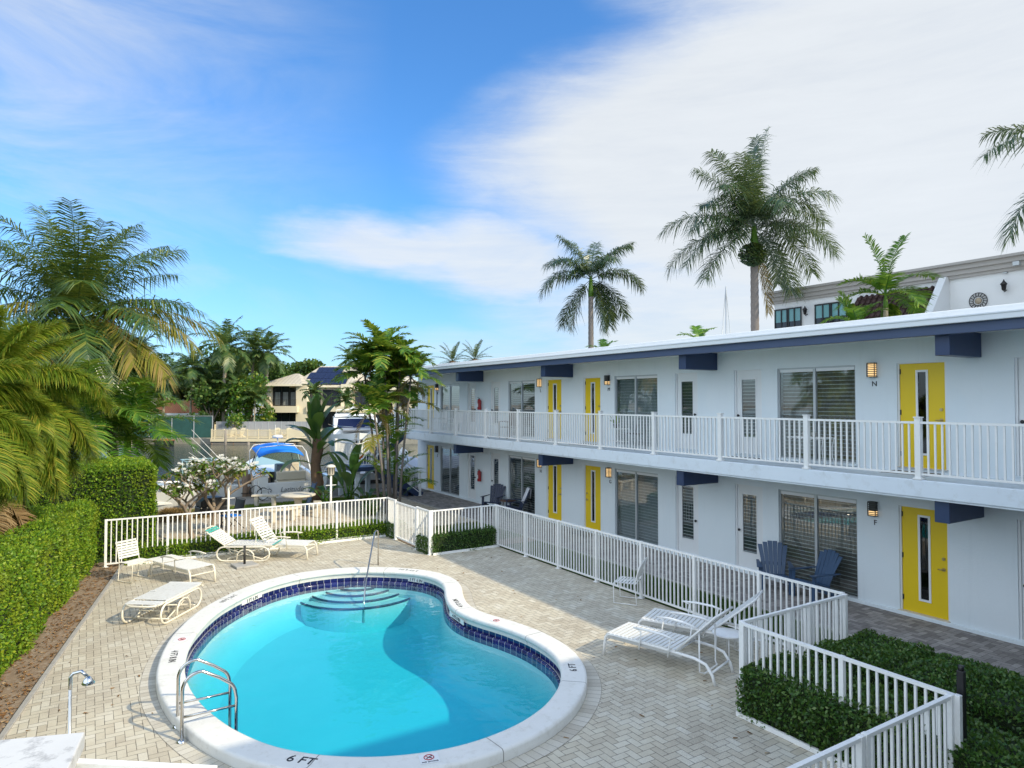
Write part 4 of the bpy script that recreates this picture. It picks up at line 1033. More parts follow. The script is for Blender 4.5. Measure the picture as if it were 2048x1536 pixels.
b=MB(); b.prism([(c1[0]-.12,c1[1]-.06),(c2[0],c2[1]-.06),(c4_[0],c4_[1]+.05),(c3[0]-.10,c3[1]+.05)][::-1],0.,zt-.091); o2=b.build('parapet_body',stucco,o)
p_=gzp(146,1530,2.2); q_=gzp(430,1545,2.2)
b=MB(); b.bar((*p_,2.2),(*q_,2.2),.05,.05); b.bar((*p_,0),(*p_,2.17),.05); b.bar((*q_,0),(*q_,2.17),.05); o=b.build('stair_rail',white_metal); tag(o,'white rail just below the camera, crossing the bottom edge beside the parapet','rail')
# the wing the photographer stands in: its roof shades the near end of the court
wg=thing('camera_wing','white wing of the motel behind the camera whose roof overhangs the court','building',(0,0,0))
b=MB(); b.box((5.4,-6.5,5.43),(12.2,1.25,5.70)); b.build('roof',roof_white,wg)
b=MB(); b.box((1.6,-2.0,0),(12.2,-1.8,5.429)); b.build('wall',stucco,wg)
b=MB(); b.box((-2.0,-1.79,2.5),(12.2,.3,2.72)); b.build('walkway_slab',slab_white,wg)
# loose leaves on the deck
V=[];F=[]
for k in range(150):
    while True:
        x,y=rnd.uniform(-.6,9.8),rnd.uniform(5,19.8)
        if np.hypot(PC[:,0]-x,PC[:,1]-y).min()>.5 and not(1.3<x<6.5 and 7.3<y<15.5) and x>-2.2+.177*(y-3)+.1 and (x<7.9 or y<16.8): break
    s_=rnd.uniform(.015,.04); a=rnd.uniform(0,6.28); i=len(V)
    for dx,dy,dz in ((-1,-.35,.0),(1,-.3,.012),(1.2,.3,.006),(-.8,.35,.014)):
        V.append((x+s_*(dx*math.cos(a)-dy*math.sin(a)),y+s_*(dx*math.sin(a)+dy*math.cos(a)),.006+dz*rnd.uniform(.3,1)))
    F.append((i,i+1,i+2,i+3))
o=build_np('leaf_debris',V,F,litter_m); o['kind']='stuff'
V=[];F=[]
for k in range(2600):
    y=rnd.uniform(4,20.4); xe=-2.2+.177*(y-3) if y>10 else -2.25+.183*(y-3); x=xe-rnd.uniform(.04,1.0)
    s_=rnd.uniform(.01,.035); a=rnd.uniform(0,6.28); i=len(V)
    for dx,dy,dz in ((-1,-.4,.0),(1,-.3,.02),(1.2,.4,.01),(-.8,.4,.025)):
        V.append((x+s_*(dx*math.cos(a)-dy*math.sin(a)),y+s_*(dx*math.sin(a)+dy*math.cos(a)),dz*rnd.uniform(.3,1)))
    F.append((i,i+1,i+2,i+3))
o=build_np('leaf_litter',V,F,litter_m); o['kind']='stuff'
# ================= vegetation
def blades(P,D,Lg,Wd,droop,N=None):
    """arrays of narrow leaflets: base P, direction D (unit), length, width, droop -> V,F (two quads each, tapering)"""
    P=np.asarray(P);D=np.asarray(D);Lg=np.asarray(Lg)[:,None];Wd=np.asarray(Wd)[:,None];dr=np.asarray(droop)[:,None]
    up=np.array([0,0,1.]); S=np.cross(D,up if N is None else N); S/= (np.linalg.norm(S,axis=1)[:,None]+1e-6)
    m=P+D*Lg*.5-up*dr*Lg*.12; e=P+D*Lg*.93-up*dr*Lg*.5
    n=len(P); V=np.empty((n,6,3))
    V[:,0]=P-S*Wd*.30; V[:,1]=P+S*Wd*.30; V[:,2]=m+S*Wd*.5; V[:,3]=m-S*Wd*.5; V[:,4]=e+S*Wd*.08; V[:,5]=e-S*Wd*.08
    b=(np.arange(n)*6)[:,None]
    F=np.concatenate([b+np.array([[0,1,2,3]]),b+np.array([[3,2,4,5]])],0)
    return V.reshape(-1,3),F
def frond(L,el,droop,az,leaf,nl,wd,origin=(0,0,0),ld=.5,vee=.35,plume=False,t0=.14,fold=.0,taper=1.,rz=.03,fwk=1.,sp=.10):
    """one pinnate palm leaf: arrays V,F"""
    n=14; ts=np.linspace(0,1,n); a=el-droop*ts**1.35
    st=L/(n-1); pts=[np.zeros(3)]
    for i in range(n-1): pts.append(pts[-1]+st*np.array([math.cos(a[i]),0,math.sin(a[i])]))
    pts=np.array(pts)
    q=t0+(1-t0)*(np.arange(nl)+.5)/nl
    bx=np.interp(q,ts,pts[:,0]); bz=np.interp(q,ts,pts[:,2]); aa=np.interp(q,ts,a)
    T=np.c_[np.cos(aa),np.zeros(nl),np.sin(aa)]; Nn=np.c_[-np.sin(aa),np.zeros(nl),np.cos(aa)]
    env=(.5+.5*np.sin(np.pi*np.clip((q-t0)/(1-t0)*.78+.12,0,1)))*np.where(q>.9,1-(q-.9)*2.6*taper,1)
    Vs=[];Fs=[];o=0
    reps=[(-1,vee),(1,vee)] if not plume else [(-1,.1),(1,.1),(-1,.9),(1,.9),(-1,-.7),(1,-.7)]
    for s_,ve in reps:
        y=np.zeros((nl,3)); y[:,1]=s_
        fw=fwk*(.35+.8*q**2)
        D=y*1.0+Nn*(ve+nr.normal(0,sp,nl))[:,None]+T*(fw+nr.normal(0,.07,nl))[:,None]
        D/=np.linalg.norm(D,axis=1)[:,None]
        B=np.c_[bx,np.zeros(nl),bz]
        lg=leaf*env*nr.uniform(.85,1.1,nl)
        V,F=blades(B,D,lg,wd*nr.uniform(.6,1.6 if plume else 1.25,nl),ld*nr.uniform(.6,1.4,nl),Nn)
        Vs.append(V);Fs.append(F+o);o+=len(V)
    # rachis: thin three-sided strip
    r=rz*(1-ts*.85); V=np.concatenate([np.c_[pts[:,0],-r,pts[:,2]],np.c_[pts[:,0],r,pts[:,2]],np.c_[pts[:,0],np.zeros(n),pts[:,2]-r*1.2]],0)
    k=np.arange(n-1)[:,None]
    F=np.concatenate([np.c_[k,k+1,k+1+n,k+n],np.c_[k+n,k+1+n,k+1+2*n,k+2*n],np.c_[k+2*n,k+1+2*n,k+1,k]],0)
    Vs.append(V);Fs.append(F+o)
    V=np.concatenate(Vs);F=np.concatenate(Fs)
    c,s_=math.cos(az),math.sin(az)
    X=V[:,0]*c-V[:,1]*s_; Y=V[:,0]*s_+V[:,1]*c
    return np.c_[X+origin[0],Y+origin[1],V[:,2]+origin[2]],F
def merge(parts):
    Vs=[];Fs=[];o=0
    for V,F in parts: Vs.append(V);Fs.append(F+o);o+=len(V)
    return np.concatenate(Vs),np.concatenate(Fs)
def ring_trunk(path,r0,r1,mat,parent,bulge=0.,name='trunk',n=10):
    """palm trunk with leaf-scar rings"""
    P=[Vector(p) for p in path]; pts=[];rs=[]
    L=sum((P[i+1]-P[i]).length for i in range(len(P)-1)); k=max(12,int(L/.16))
    ds=[0]
    for i in range(len(P)-1): ds.append(ds[-1]+(P[i+1]-P[i]).length)
    for i in range(k+1):
        d=L*i/k; j=min(max(0,sum(1 for q in ds if q<=d)-1),len(P)-2); f=(d-ds[j])/(ds[j+1]-ds[j])
        # smooth the bends
        p=P[j].lerp(P[j+1],f); pts.append(p)
        t_=i/k; rs.append((r0+(r1-r0)*t_+bulge*math.exp(-((t_-.45)/.3)**2))*(1.05 if i%2 else .98)*(1+.25*math.exp(-t_*14)))
    b=MB(); b.tube(pts,rs,n); return b.build(name,mat,parent)
def palm(name,label,base,crown,fr,leafm,trunkm,r0,r1,cat='palm tree',group=None,shaft=None,extra=None,bend=.3,bulge=0.,rz=0.):
    """fr: list of (L,el,droop,az,leaflet,n,w,kw)"""
    base=Vector(base); c=Vector(crown)-base
    t=thing(name,label,cat,tuple(base),0,group)
    path=[(0,0,-.1),(c.x*.15,c.y*.15,c.z*.33),(c.x*.45,c.y*.45,c.z*.66),(c.x,c.y,c.z)]
    ring_trunk(path,r0,r1,trunkm,t,bulge)
    if shaft:
        h,r=shaft; b=MB(); b.tube([tuple(c),tuple(c+Vector((0,0,h*.3))),tuple(c+Vector((0,0,h)))],[r1*1.1,r,r*.45],10); b.build('crownshaft',areca_leaf if shaft else trunkm,t)
        c=c+Vector((0,0,h*.85))
    parts=[frond(L,el,dr,az,lf,n,w,origin=tuple(c),**kw) for (L,el,dr,az,lf,n,w,kw) in fr]
    V,F=merge(parts); build_np('crown',V,F,leafm,t)
    if extra: extra(t,c)
    return t
def fronds(n,L,leaf,nl,w,e0=1.35,e1=-.7,d0=.9,d1=1.1,seed=1,jit=.25,**kw):
    q=random.Random(seed); out=[]
    for k in range(n):
        f=k/(n-1.); el=e0+(e1-e0)*f**1.1+q.uniform(-.08,.08)
        out.append((L*q.uniform(.88,1.08)*(.85+.15*math.sin(math.pi*min(1,f+.2))),el,d0+(d1-d0)*f+q.uniform(-.15,.15),k*2.39996+q.uniform(-jit,jit),leaf,nl,w,kw))
    return out
def fruit(r,h,mat,off_=(0,0,-.2)):
    def f(t,c):
        V=[];F=[]
        q=random.Random(3)
        for k in range(700):
            a=q.uniform(0,6.28); u=q.uniform(-1,1); rr=r*(q.random()**.4)
            p=Vector((rr*math.cos(a)*math.sqrt(1-u*u),rr*math.sin(a)*math.sqrt(1-u*u),h*u))+c+Vector(off_); s_=.075; i=len(V)
            V+= [p+Vector((s_,0,0)),p+Vector((0,s_,s_*.5)),p+Vector((-s_,0,s_)),p+Vector((0,-s_,0))]; F.append((i,i+1,i+2,i+3))
        build_np('fruit_cluster',[tuple(v) for v in V],F,mat,t)
    return f
# --- coconut palm on the left
q=random.Random(5)
cf=fronds(46,4.5,1.15,72,.046,1.40,-.35,.75,1.2,5,ld=.95,vee=.15,fwk=.8,sp=.2)
coco=palm('coconut_palm','big coconut palm with a leaning trunk and yellowing lower leaves, towering over the tall hedge',(.95,27.6,0),(-.38,28.6,7.15),cf,coco_leaf,trunk_grey,.19,.14)
c=Vector((-.38,28.6,7.15))-Vector((.95,27.6,0))
yf=[]
for az,el,dr,L in ((-.55,.25,1.25,4.6),(-1.0,.05,1.5,3.9),(-1.9,-.2,1.2,3.4),(-2.7,.45,1.7,3.6),(-.2,.35,1.2,5.0),(-.75,-.15,1.0,4.4),(-1.45,-.5,.9,3.4)):
    yf.append(frond(L,el,dr,az,1.05,70,.062,origin=tuple(c),ld=.9,vee=.05))
V,F=merge(yf); build_np('yellowing_fronds',V,F,coco_yellow,coco)
V,F=merge([frond(1.0,e,.6,a,.16,12,.07,origin=tuple(c)) for a,e in ((0,.3),(1.2,.5),(2.4,.1),(3.6,.6),(4.8,.2))]); build_np('flower_stalks',V,F,dead_leaf,coco)
b=MB()
for k in range(9): a=k*.7; b.lathe([(.02,-.13),(.09,-.07),(.11,0),(.08,.08),(.02,.12)],8,(c.x+.24*math.cos(a),c.y+.24*math.sin(a),c.z-.22-.05*(k%3)))
b.build('coconuts',trunk_brown,coco)
# --- foxtail palms overhanging the hedge
def foxtail(label,base,crown,spec,seed):
    global nr
    base=Vector(base); c=Vector(crown)-base
    t=thing('foxtail_palm',label,'palm tree',tuple(base),0,'foxtail palms over the left hedge')
    ring_trunk([(0,0,-.1),(c.x*.5,c.y*.5,c.z*.5),tuple(c)],.13,.09,trunk_grey,t)
    V,F=merge([frond(L*nr.uniform(.9,1.08),el+dd,dr+nr.uniform(-.15,.15),az+da,.44,200,.016,origin=tuple(c),ld=.6,plume=True,t0=.08,taper=.3,sp=.2) for (L,el,dr,az) in spec for dd,da in ((0,0),(-.22,.3))])
    build_np('crown',V,F,fox_leaf,t); return t
foxtail('foxtail palm with bushy yellow-green leaves drooping over the near hedge top',(-2.1,18.4,0),(-1.95,18.1,4.2),
  [(2.7,.75,1.55,-.35),(2.5,.45,1.9,-1.0),(2.6,.9,1.5,-1.7),(2.6,.2,1.5,-.05),(2.4,.6,1.6,.6),(2.3,.9,1.5,1.5),(2.3,.5,1.5,2.6),(2.2,.2,1.7,-2.4),(2.3,1.25,.9,.1),(2.4,-.1,1.5,-.65),(2.2,1.3,.6,-1.2),(2.5,.1,1.35,-.35),(2.5,-.15,1.2,-1.0),(2.3,-.35,.9,-.15),(2.5,-.4,.8,-.7),(2.4,-.1,1.3,-1.6)],1)
foxtail('foxtail palm whose plumes hang into the frame edge above the low hedge',(-2.9,15.6,0),(-2.6,15.3,3.75),
  [(2.3,.5,1.9,-.1),(2.3,.3,1.8,-.7),(2.3,.75,1.5,.5),(2.2,.9,1.4,-1.4),(2.0,.3,1.6,1.4),(2.2,1.1,1.3,.1),(1.9,.4,1.5,-2.4),(2.2,0,1.3,-.5),(2.2,-.2,1.1,.2),(2.1,.5,1.5,.9)],2)
V,F=merge([frond(1.3,-.6,.7,a,.4,40,.03,origin=(0,0,0),ld=1.,plume=True) for a in (-.5,-1.2,-2.,.3)])
o=build_np('dead_frond',V,F,dead_leaf,loc=(-1.75,17.6,2.4)); tag(o,'dry brown bundle of dead leaflets hanging below the foxtail palm','dead frond')
palm('fan_leaved_palm','bright green palm entering at the frame edge above the foxtail palms',(-4.3,20.5,0),(-4.0,20.5,6.2),fronds(12,2.6,.7,34,.06,1.0,-.7,1.0,1.2,8,ld=.4),bright_palm,trunk_grey,.15,.1)
# --- adonidia behind tall hedge
palm('adonidia_palm','arching bright green palm with pale trunk rising right behind the tall hedge',(1.25,26.2,0),(1.15,26.4,2.6),
  fronds(17,2.6,.78,42,.060,1.38,-.1,.9,1.3,12,ld=.5,vee=.3,fwk=.8),bright_palm,trunk_pale,.12,.10,shaft=(.5,.11))
palm('adonidia_palm','darker green palm crowding between the foxtail palm and the tall hedge',(.1,25.6,0),(.0,25.6,3.3),
  fronds(18,2.6,.75,40,.055,1.38,-.3,.9,1.3,22,ld=.55,vee=.3,fwk=.8),areca_leaf,trunk_grey,.12,.10,shaft=(.5,.11))
palm('adonidia_palm','dark green palm whose crown fills the gap under the coconut palm leaves',(.9,30.0,-1.),(.9,29.8,4.4),
  fronds(20,2.9,.8,40,.055,1.38,-.4,.9,1.3,23,ld=.55,vee=.3,fwk=.8),areca_leaf,trunk_grey,.12,.10)
# --- royal palms behind the building
def hero(cx,cy,cz,spec,L,leaf,nl,w,seed=3,extra_n=8):
    """leaves given as image-plane azimuth (deg, 0=right, 90=up) so that the silhouette follows the photo, spread in depth"""
    return spec
def star(specs,leaf,nl,w,**kw):
    """spec: (L, side, el0, droop, depthaz) side=+1 to the camera's right, -1 to the left"""
    out=[]
    for L,sd,el,dr,da in specs:
        az=(-YAW if sd>0 else math.pi-YAW)+R(da)*(1 if sd>0 else -1)
        out.append((L,R(el),R(dr),az,leaf,nl,w,kw))
    return out
def dbl(specs,leaf,nl,w,**kw):
    a=star(specs,leaf,nl,w,**kw); q_=random.Random(len(specs))
    b_=[(L*q_.uniform(.8,.97),el+q_.uniform(-.22,.16),dr+q_.uniform(-.1,.3),az+q_.choice((-1,1))*q_.uniform(.25,.6),lf,n,w_,k_) for (L,el,dr,az,lf,n,w_,k_),s_ in zip(a,specs) if abs(s_[4])<50 and s_[2]>-20]
    return a+b_
rs=dbl([(4.3,1,62,50,10),(4.4,1,38,75,20),(4.2,1,20,85,5),(4.2,1,2,70,25),(3.9,1,50,95,-40),(4.0,-1,65,40,20),(4.3,-1,30,75,10),(4.3,-1,2,65,15),(3.8,-1,55,90,-45),(4.6,1,88,16,0),(4.3,1,85,30,70),(4.2,-1,72,60,-30),(4.0,-1,80,50,60),(3.5,1,45,100,85),(3.0,1,55,120,-80),(3.6,-1,40,90,70),(3.5,1,-35,45,20),(3.6,-1,-25,45,-20)],.95,110,.040,ld=1.05,vee=.25,fwk=.75,sp=.35)
def royal_extra(t,c):
    fruit(.62,.5,royal_leaf,(-.35,-.2,-1.25))(t,c)
    V,F=merge([frond(3.0,-1.2,.35,-YAW+.3,.55,50,.04,origin=(c.x,c.y,c.z-.8),ld=.9)]); build_np('dead_frond',V,F,dead_leaf,t)
palm('royal_palm','tallest royal palm behind the roof, with hanging green fruit and one dead brown frond',(25.1,19.65,0),(25.1,19.65,10.6),rs,royal_leaf,trunk_grey,.21,.17,shaft=(1.5,.2),extra=royal_extra,group='royal palms behind the roof')
rs2=dbl([(3.9,1,58,45,15),(3.8,1,25,85,10),(3.7,1,-12,70,30),(3.6,-1,68,35,15),(3.7,-1,20,95,10),(3.6,-1,48,100,-35),(3.5,-1,-35,50,35),(3.3,1,80,60,70),(3.3,1,-45,42,35),(3.3,-1,-58,25,20),(3.3,-1,50,80,80),(3.0,1,60,110,-60),(3.3,1,-70,15,10)],.88,100,.048,ld=1.05,vee=.25,fwk=.75,sp=.35)
palm('royal_palm','smaller royal palm behind the roof, standing apart before white cloud',(26.49,32.96,0),(26.49,32.96,10.7),rs2,royal_leaf,trunk_grey,.20,.15,shaft=(1.3,.17),group='royal palms behind the roof')
palm('royal_palm','royal palm mostly outside the frame, its frond tips reaching in over the white neighbour house',(26.1,7.7,0),(26.1,7.7,10.6),star([(3.9,-1,30,75,0),(3.7,-1,-15,70,10),(3.4,-1,50,60,40),(3.7,1,40,80,10),(3.5,1,0,70,30),(3.5,-1,5,80,-60),(3.5,1,60,60,80)],.85,110,.045,ld=1.0,vee=.25,fwk=.75,sp=.3),royal_leaf,trunk_grey,.28,.2,shaft=(1.2,.18),group='royal palms behind the roof')
palm('adonidia_palm','green adonidia palm in front of the white neighbour building',(23.6,13.0,0),(23.6,13.0,7.45),star([(2.3,1,82,35,10),(2.1,1,48,75,5),(1.7,1,25,70,10),(1.7,1,0,60,20),(2.2,-1,84,30,10),(1.7,-1,45,80,5),(1.7,-1,18,85,15),(1.5,1,60,70,80),(1.5,-1,50,80,-70),(1.5,1,10,80,-70)],.6,40,.055,ld=.45,vee=.35,fwk=.7),bright_palm,trunk_pale,.1,.08,shaft=(.55,.08),extra=fruit(.3,.4,areca_leaf,(.35,0,-.75)))
palm('adonidia_palm','low young adonidia palm leaning over the roof edge beside the taller one',(22.34,13.3,0),(22.34,13.3,6.45),dbl([(1.3,1,65,60,10),(1.4,1,30,80,5),(1.3,-1,78,35,10),(1.4,-1,35,90,5),(1.3,1,0,70,20),(1.2,-1,60,90,-50),(1.3,1,60,80,70)],.42,30,.055,ld=.35,vee=.3),bright_palm,trunk_pale,.08,.07,shaft=(.4,.07))
for nm,uv,D,s_ in (('broad leaf tip poking above the roof edge below the tallest palm, the lighter one',(1400,676),24,.9),('broad leaf tip poking above the roof edge at the smaller royal palm trunk',(1208,699),32,1.)):
    p=at(uv[0],uv[1],D); V,F=merge([frond(.9*s_,R(e),1.0,-YAW+R(a),.35,18,.06) for e,a in ((60,20),(40,160),(70,90))]); tt=thing('palm_top',nm,'palm tree',(p.x,p.y,0)); build_np('crown',V+np.array([0,0,p.z-.1]),F,bright_palm,tt); b=MB(); b.tube([(0,0,0),(0,0,p.z-.45)],.07,7); b.build('trunk',trunk_grey,tt)
for (u,v),lab in (((905,716),'grey-green date palm top above the far roof end, the wider one'),((950,712),'grey-green date palm top above the far roof end, the narrower one')):
    p=at(u,v,62); fr=[(2.0,R(80-k*6.5),.5,k*2.4,.34,24,.05,dict(ld=.1,vee=.4,rz=.03)) for k in range(22)]
    palm('date_palm',lab,(p.x,p.y,0),(p.x,p.y,p.z-.3),fr,date_leaf,trunk_brown,.3,.3,group='date palms beyond the roof')
p=at(1530,650,26); 
# --- areca cluster in front of the stair
ar=thing('areca_clump','multi-stemmed palm clump with thin ringed trunks in front of the stair','palm clump',(9.75,24.3,0))
q=random.Random(9); parts=[];dead=[]
stems=[(-.35,.1,5.2,-.7,.2),(-.1,-.2,6.0,-.35,-.2),(.1,.1,4.4,-.1,.4),(.2,-.1,5.6,.15,-.1),(.25,.25,4.7,.35,.3),(-.1,.3,6.0,.0,.4),(-.25,-.3,3.9,-.75,-.3),(.3,-.2,5.1,.45,-.3)]
for sx,sy,h,tx,ty in stems:
    b=MB(); b.tube([(sx,sy,-.05),(sx+tx*.3,sy+ty*.3,h*.45),(sx+tx*.8,sy+ty*.8,h)],[.055,.045,.04],8); b.build('trunk',trunk_grey,ar)
    o_=(sx+tx*.8,sy+ty*.8,h); a0=q.uniform(0,6)
    for k in range(17):
        parts.append(frond(q.uniform(1.15,1.7),R(q.uniform(5,88)),q.uniform(.7,1.5),a0+k*2.4,.46,24,.078,origin=o_,ld=.45,vee=.35,rz=.018,fwk=.8))
    for k in range(2): dead.append(frond(q.uniform(.9,1.2),R(-40),.8,a0+k*3,.35,20,.04,origin=o_,ld=.9))
V,F=merge(parts); build_np('crown',V,F,areca_leaf,ar)
V,F=merge(dead); build_np('dead_fronds',V,F,dead_leaf,ar)
ay=[frond(1.6,R(20),1.15,-.1,.5,28,.06,origin=(.5,.1,4.0),ld=.4),frond(1.5,R(10),1.2,-2.2,.45,26,.06,origin=(-.5,-.2,2.9),ld=.6)]
V,F=merge(ay); build_np('yellow_fronds',V,F,coco_yellow,ar)
low=[frond(1.4,R(e),1.1,R(a),.45,24,.06,origin=(x,y,z),ld=.4,rz=.018) for x,y,z,e,a in ((-.2,0,2.6,60,200),(-.1,0,2.9,40,-30),(.1,0,2.4,55,-80),(.2,0,3.2,35,10),(-.3,0,3.1,45,150),(0,0,2.7,70,-120))]+[frond(1.5,R(e),1.1,R(a),.45,24,.055,origin=(x,y,z),ld=.4,rz=.018) for x,y,z,e,a in ((.3,0,1.3,60,-10),(.3,0,1.0,45,20),(.2,.1,1.2,75,-60),(.3,0,.9,30,-35),(-.2,0,1.2,60,200),(-.2,-.1,1.6,50,170),(.1,0,1.4,80,90),(.6,.1,.6,40,-5),(.5,.1,.8,55,-75))]
V,F=merge(low); build_np('low_fronds',V,F,bright_palm,ar)
# --- banana-like bird of paradise plants
def paddle(L,w,el,droop,az,o,stalk):
    n=9; pts=[];a=el
    p=Vector(o); d0=Vector((math.cos(az),math.sin(az),0)); V=[];F=[]
    sd=Vector((-math.sin(az),math.cos(az),0))
    rows=[]
    for k in range(n+1):
        t_=k/n; a=el-droop*t_**1.5
        if k: p=p+ (d0*math.cos(a)+Vector((0,0,1))*math.sin(a))*(L/n)
        ww=w*math.sin(math.pi*min(.97,t_*.93+.06))**.6
        nn=-d0*math.sin(a)+Vector((0,0,1))*math.cos(a)
        rows.append((p.copy(),ww,nn))
    i=0
    for p_,ww,nn in rows: V+=[p_-sd*ww/2+nn*ww*.16,p_,p_+sd*ww/2+nn*ww*.16]
    for k in range(n): F+=[(3*k,3*k+1,3*k+4,3*k+3),(3*k+1,3*k+2,3*k+5,3*k+4)]
    return [tuple(v) for v in V],F,p
def bird(label,base,specs,stem_h,flower=False,name='bird_of_paradise_plant'):
    t=thing(name,label,'plant',base)
    Vs=[];Fs=[];o_=0; b=MB()
    for az,el,pet,L,w,dr,zb in specs:
        d=Vector((math.cos(az)*math.cos(el),math.sin(az)*math.cos(el),math.sin(el))); s0=Vector((rnd.uniform(-.12,.12),rnd.uniform(-.12,.12),zb)); s1=s0+d*pet
        b.tube([s0,s0.lerp(s1,.5)+Vector((0,0,.05)),s1],[.035,.025,.015],6)
        V,F,_=paddle(L,w,el-.05,dr,az,s1,0); Vs.append(np.array(V));Fs.append(np.array(F)+o_);o_+=len(V)
    b.build('stems',bright_palm,t)
    o=build_np('leaves',np.concatenate(Vs),np.concatenate(Fs),banana_leaf,t,smooth=True)
    if stem_h:
        b=MB(); b.tube([(0,0,-.05),(.05,0,stem_h*.3),(-.04,.03,stem_h*.55),(.05,0,stem_h*.8),(0,0,stem_h)],[.2,.26,.2,.24,.15],9); b.build('stalk',trunk_brown,t)
    if flower:
        b=MB()
        for k in range(4): a=R(40*k-20); b.prism([(0,0),(.05,.12),(0,.3),(-.03,.1)],k*.03,k*.03+.01,axis='y')
        f_=b.build('flower',kraft,t); f_.location=(.35,-.2,1.9); f_.rotation_euler=(0,R(40),0)
    return t
q=random.Random(21)
bird('broad-leaved dark green plant with upright paddle leaves just behind the lantern post',(8.75,26.0,0),
  [(-.9,1.25,.9,1.15,.42,.5,.2),(.3,1.45,1.1,1.25,.42,.3,.2),(2.4,1.3,1.,1.2,.42,.4,.2),(-2.2,1.05,.8,1.1,.40,.8,.2),(-.1,1.0,.8,1.0,.4,.7,.2),(3.3,1.35,1.1,1.1,.4,.5,.2),(-1.5,1.4,1.2,1.2,.42,.3,.2),(1.0,1.0,.7,.9,.36,1.0,.2)],0,True)
bird('tall banana-like plant with a ragged brown stalk and blue-green leaves above the blue-topped boat',(8.0,27.9,0),
  [(az,el,.45,1.3,.46,dr,zb) for az,el,dr,zb in ((-.5,1.5,.2,2.3),(-2.4,1.2,.8,2.2),(.5,1.0,1.2,2.1),(2.6,1.1,1.0,2.1),(-1.4,.8,1.3,1.9),(3.3,.9,1.4,1.9),(.9,1.4,.4,2.4),(-.9,.5,1.2,1.7),(2.0,1.45,.3,2.5),(-2.9,.4,1.3,1.5),(.0,.3,1.3,1.4),(-1.2,1.5,.15,2.8),(1.5,1.35,.4,2.8),(-2.0,1.5,.3,2.6),(.2,1.2,.6,2.7),(-.7,1.3,.35,2.95),(2.5,1.4,.3,2.9),(-1.7,1.1,.7,2.5),(.6,.8,1.0,2.3),(-2.7,.9,1.0,2.3),(-.4,.7,1.3,2.0),(-1.1,.2,1.2,1.2),(.8,.1,1.2,1.0))],2.8)
bird('low spreading leafy plant with arching green leaves under the stair landing',(9.5,26.3,0),
  [(k*.9,.6+.1*(k%3),.5,.8,.26,1.3,.05) for k in range(7)],0,name='leafy_plant')
bird('bright green drooping plant at the foot of the lantern post',(7.75,25.9,0),
  [(k*1.1+.3,.9,.45,.65,.24,1.4,.3) for k in range(8)],0,name='leafy_plant')
V=[];F=[];P_=[];D_=[];L_=[];W_=[]
for k in range(160):
    a=rnd.uniform(0,6.28); e=rnd.uniform(.5,1.4); P_.append((rnd.uniform(-.15,.15),rnd.uniform(-.15,.15),0)); D_.append((math.cos(a)*math.cos(e),math.sin(a)*math.cos(e),math.sin(e))); L_.append(rnd.uniform(.7,1.2)); W_.append(.03)
V,F=blades(P_,D_,L_,W_,[.8]*160); o=build_np('spiky_grass_plant',V,F,areca_leaf,loc=(8.9,24.0,0)); tag(o,'spiky grey-green strap-leaved tuft behind the far corner of the fence','plant')
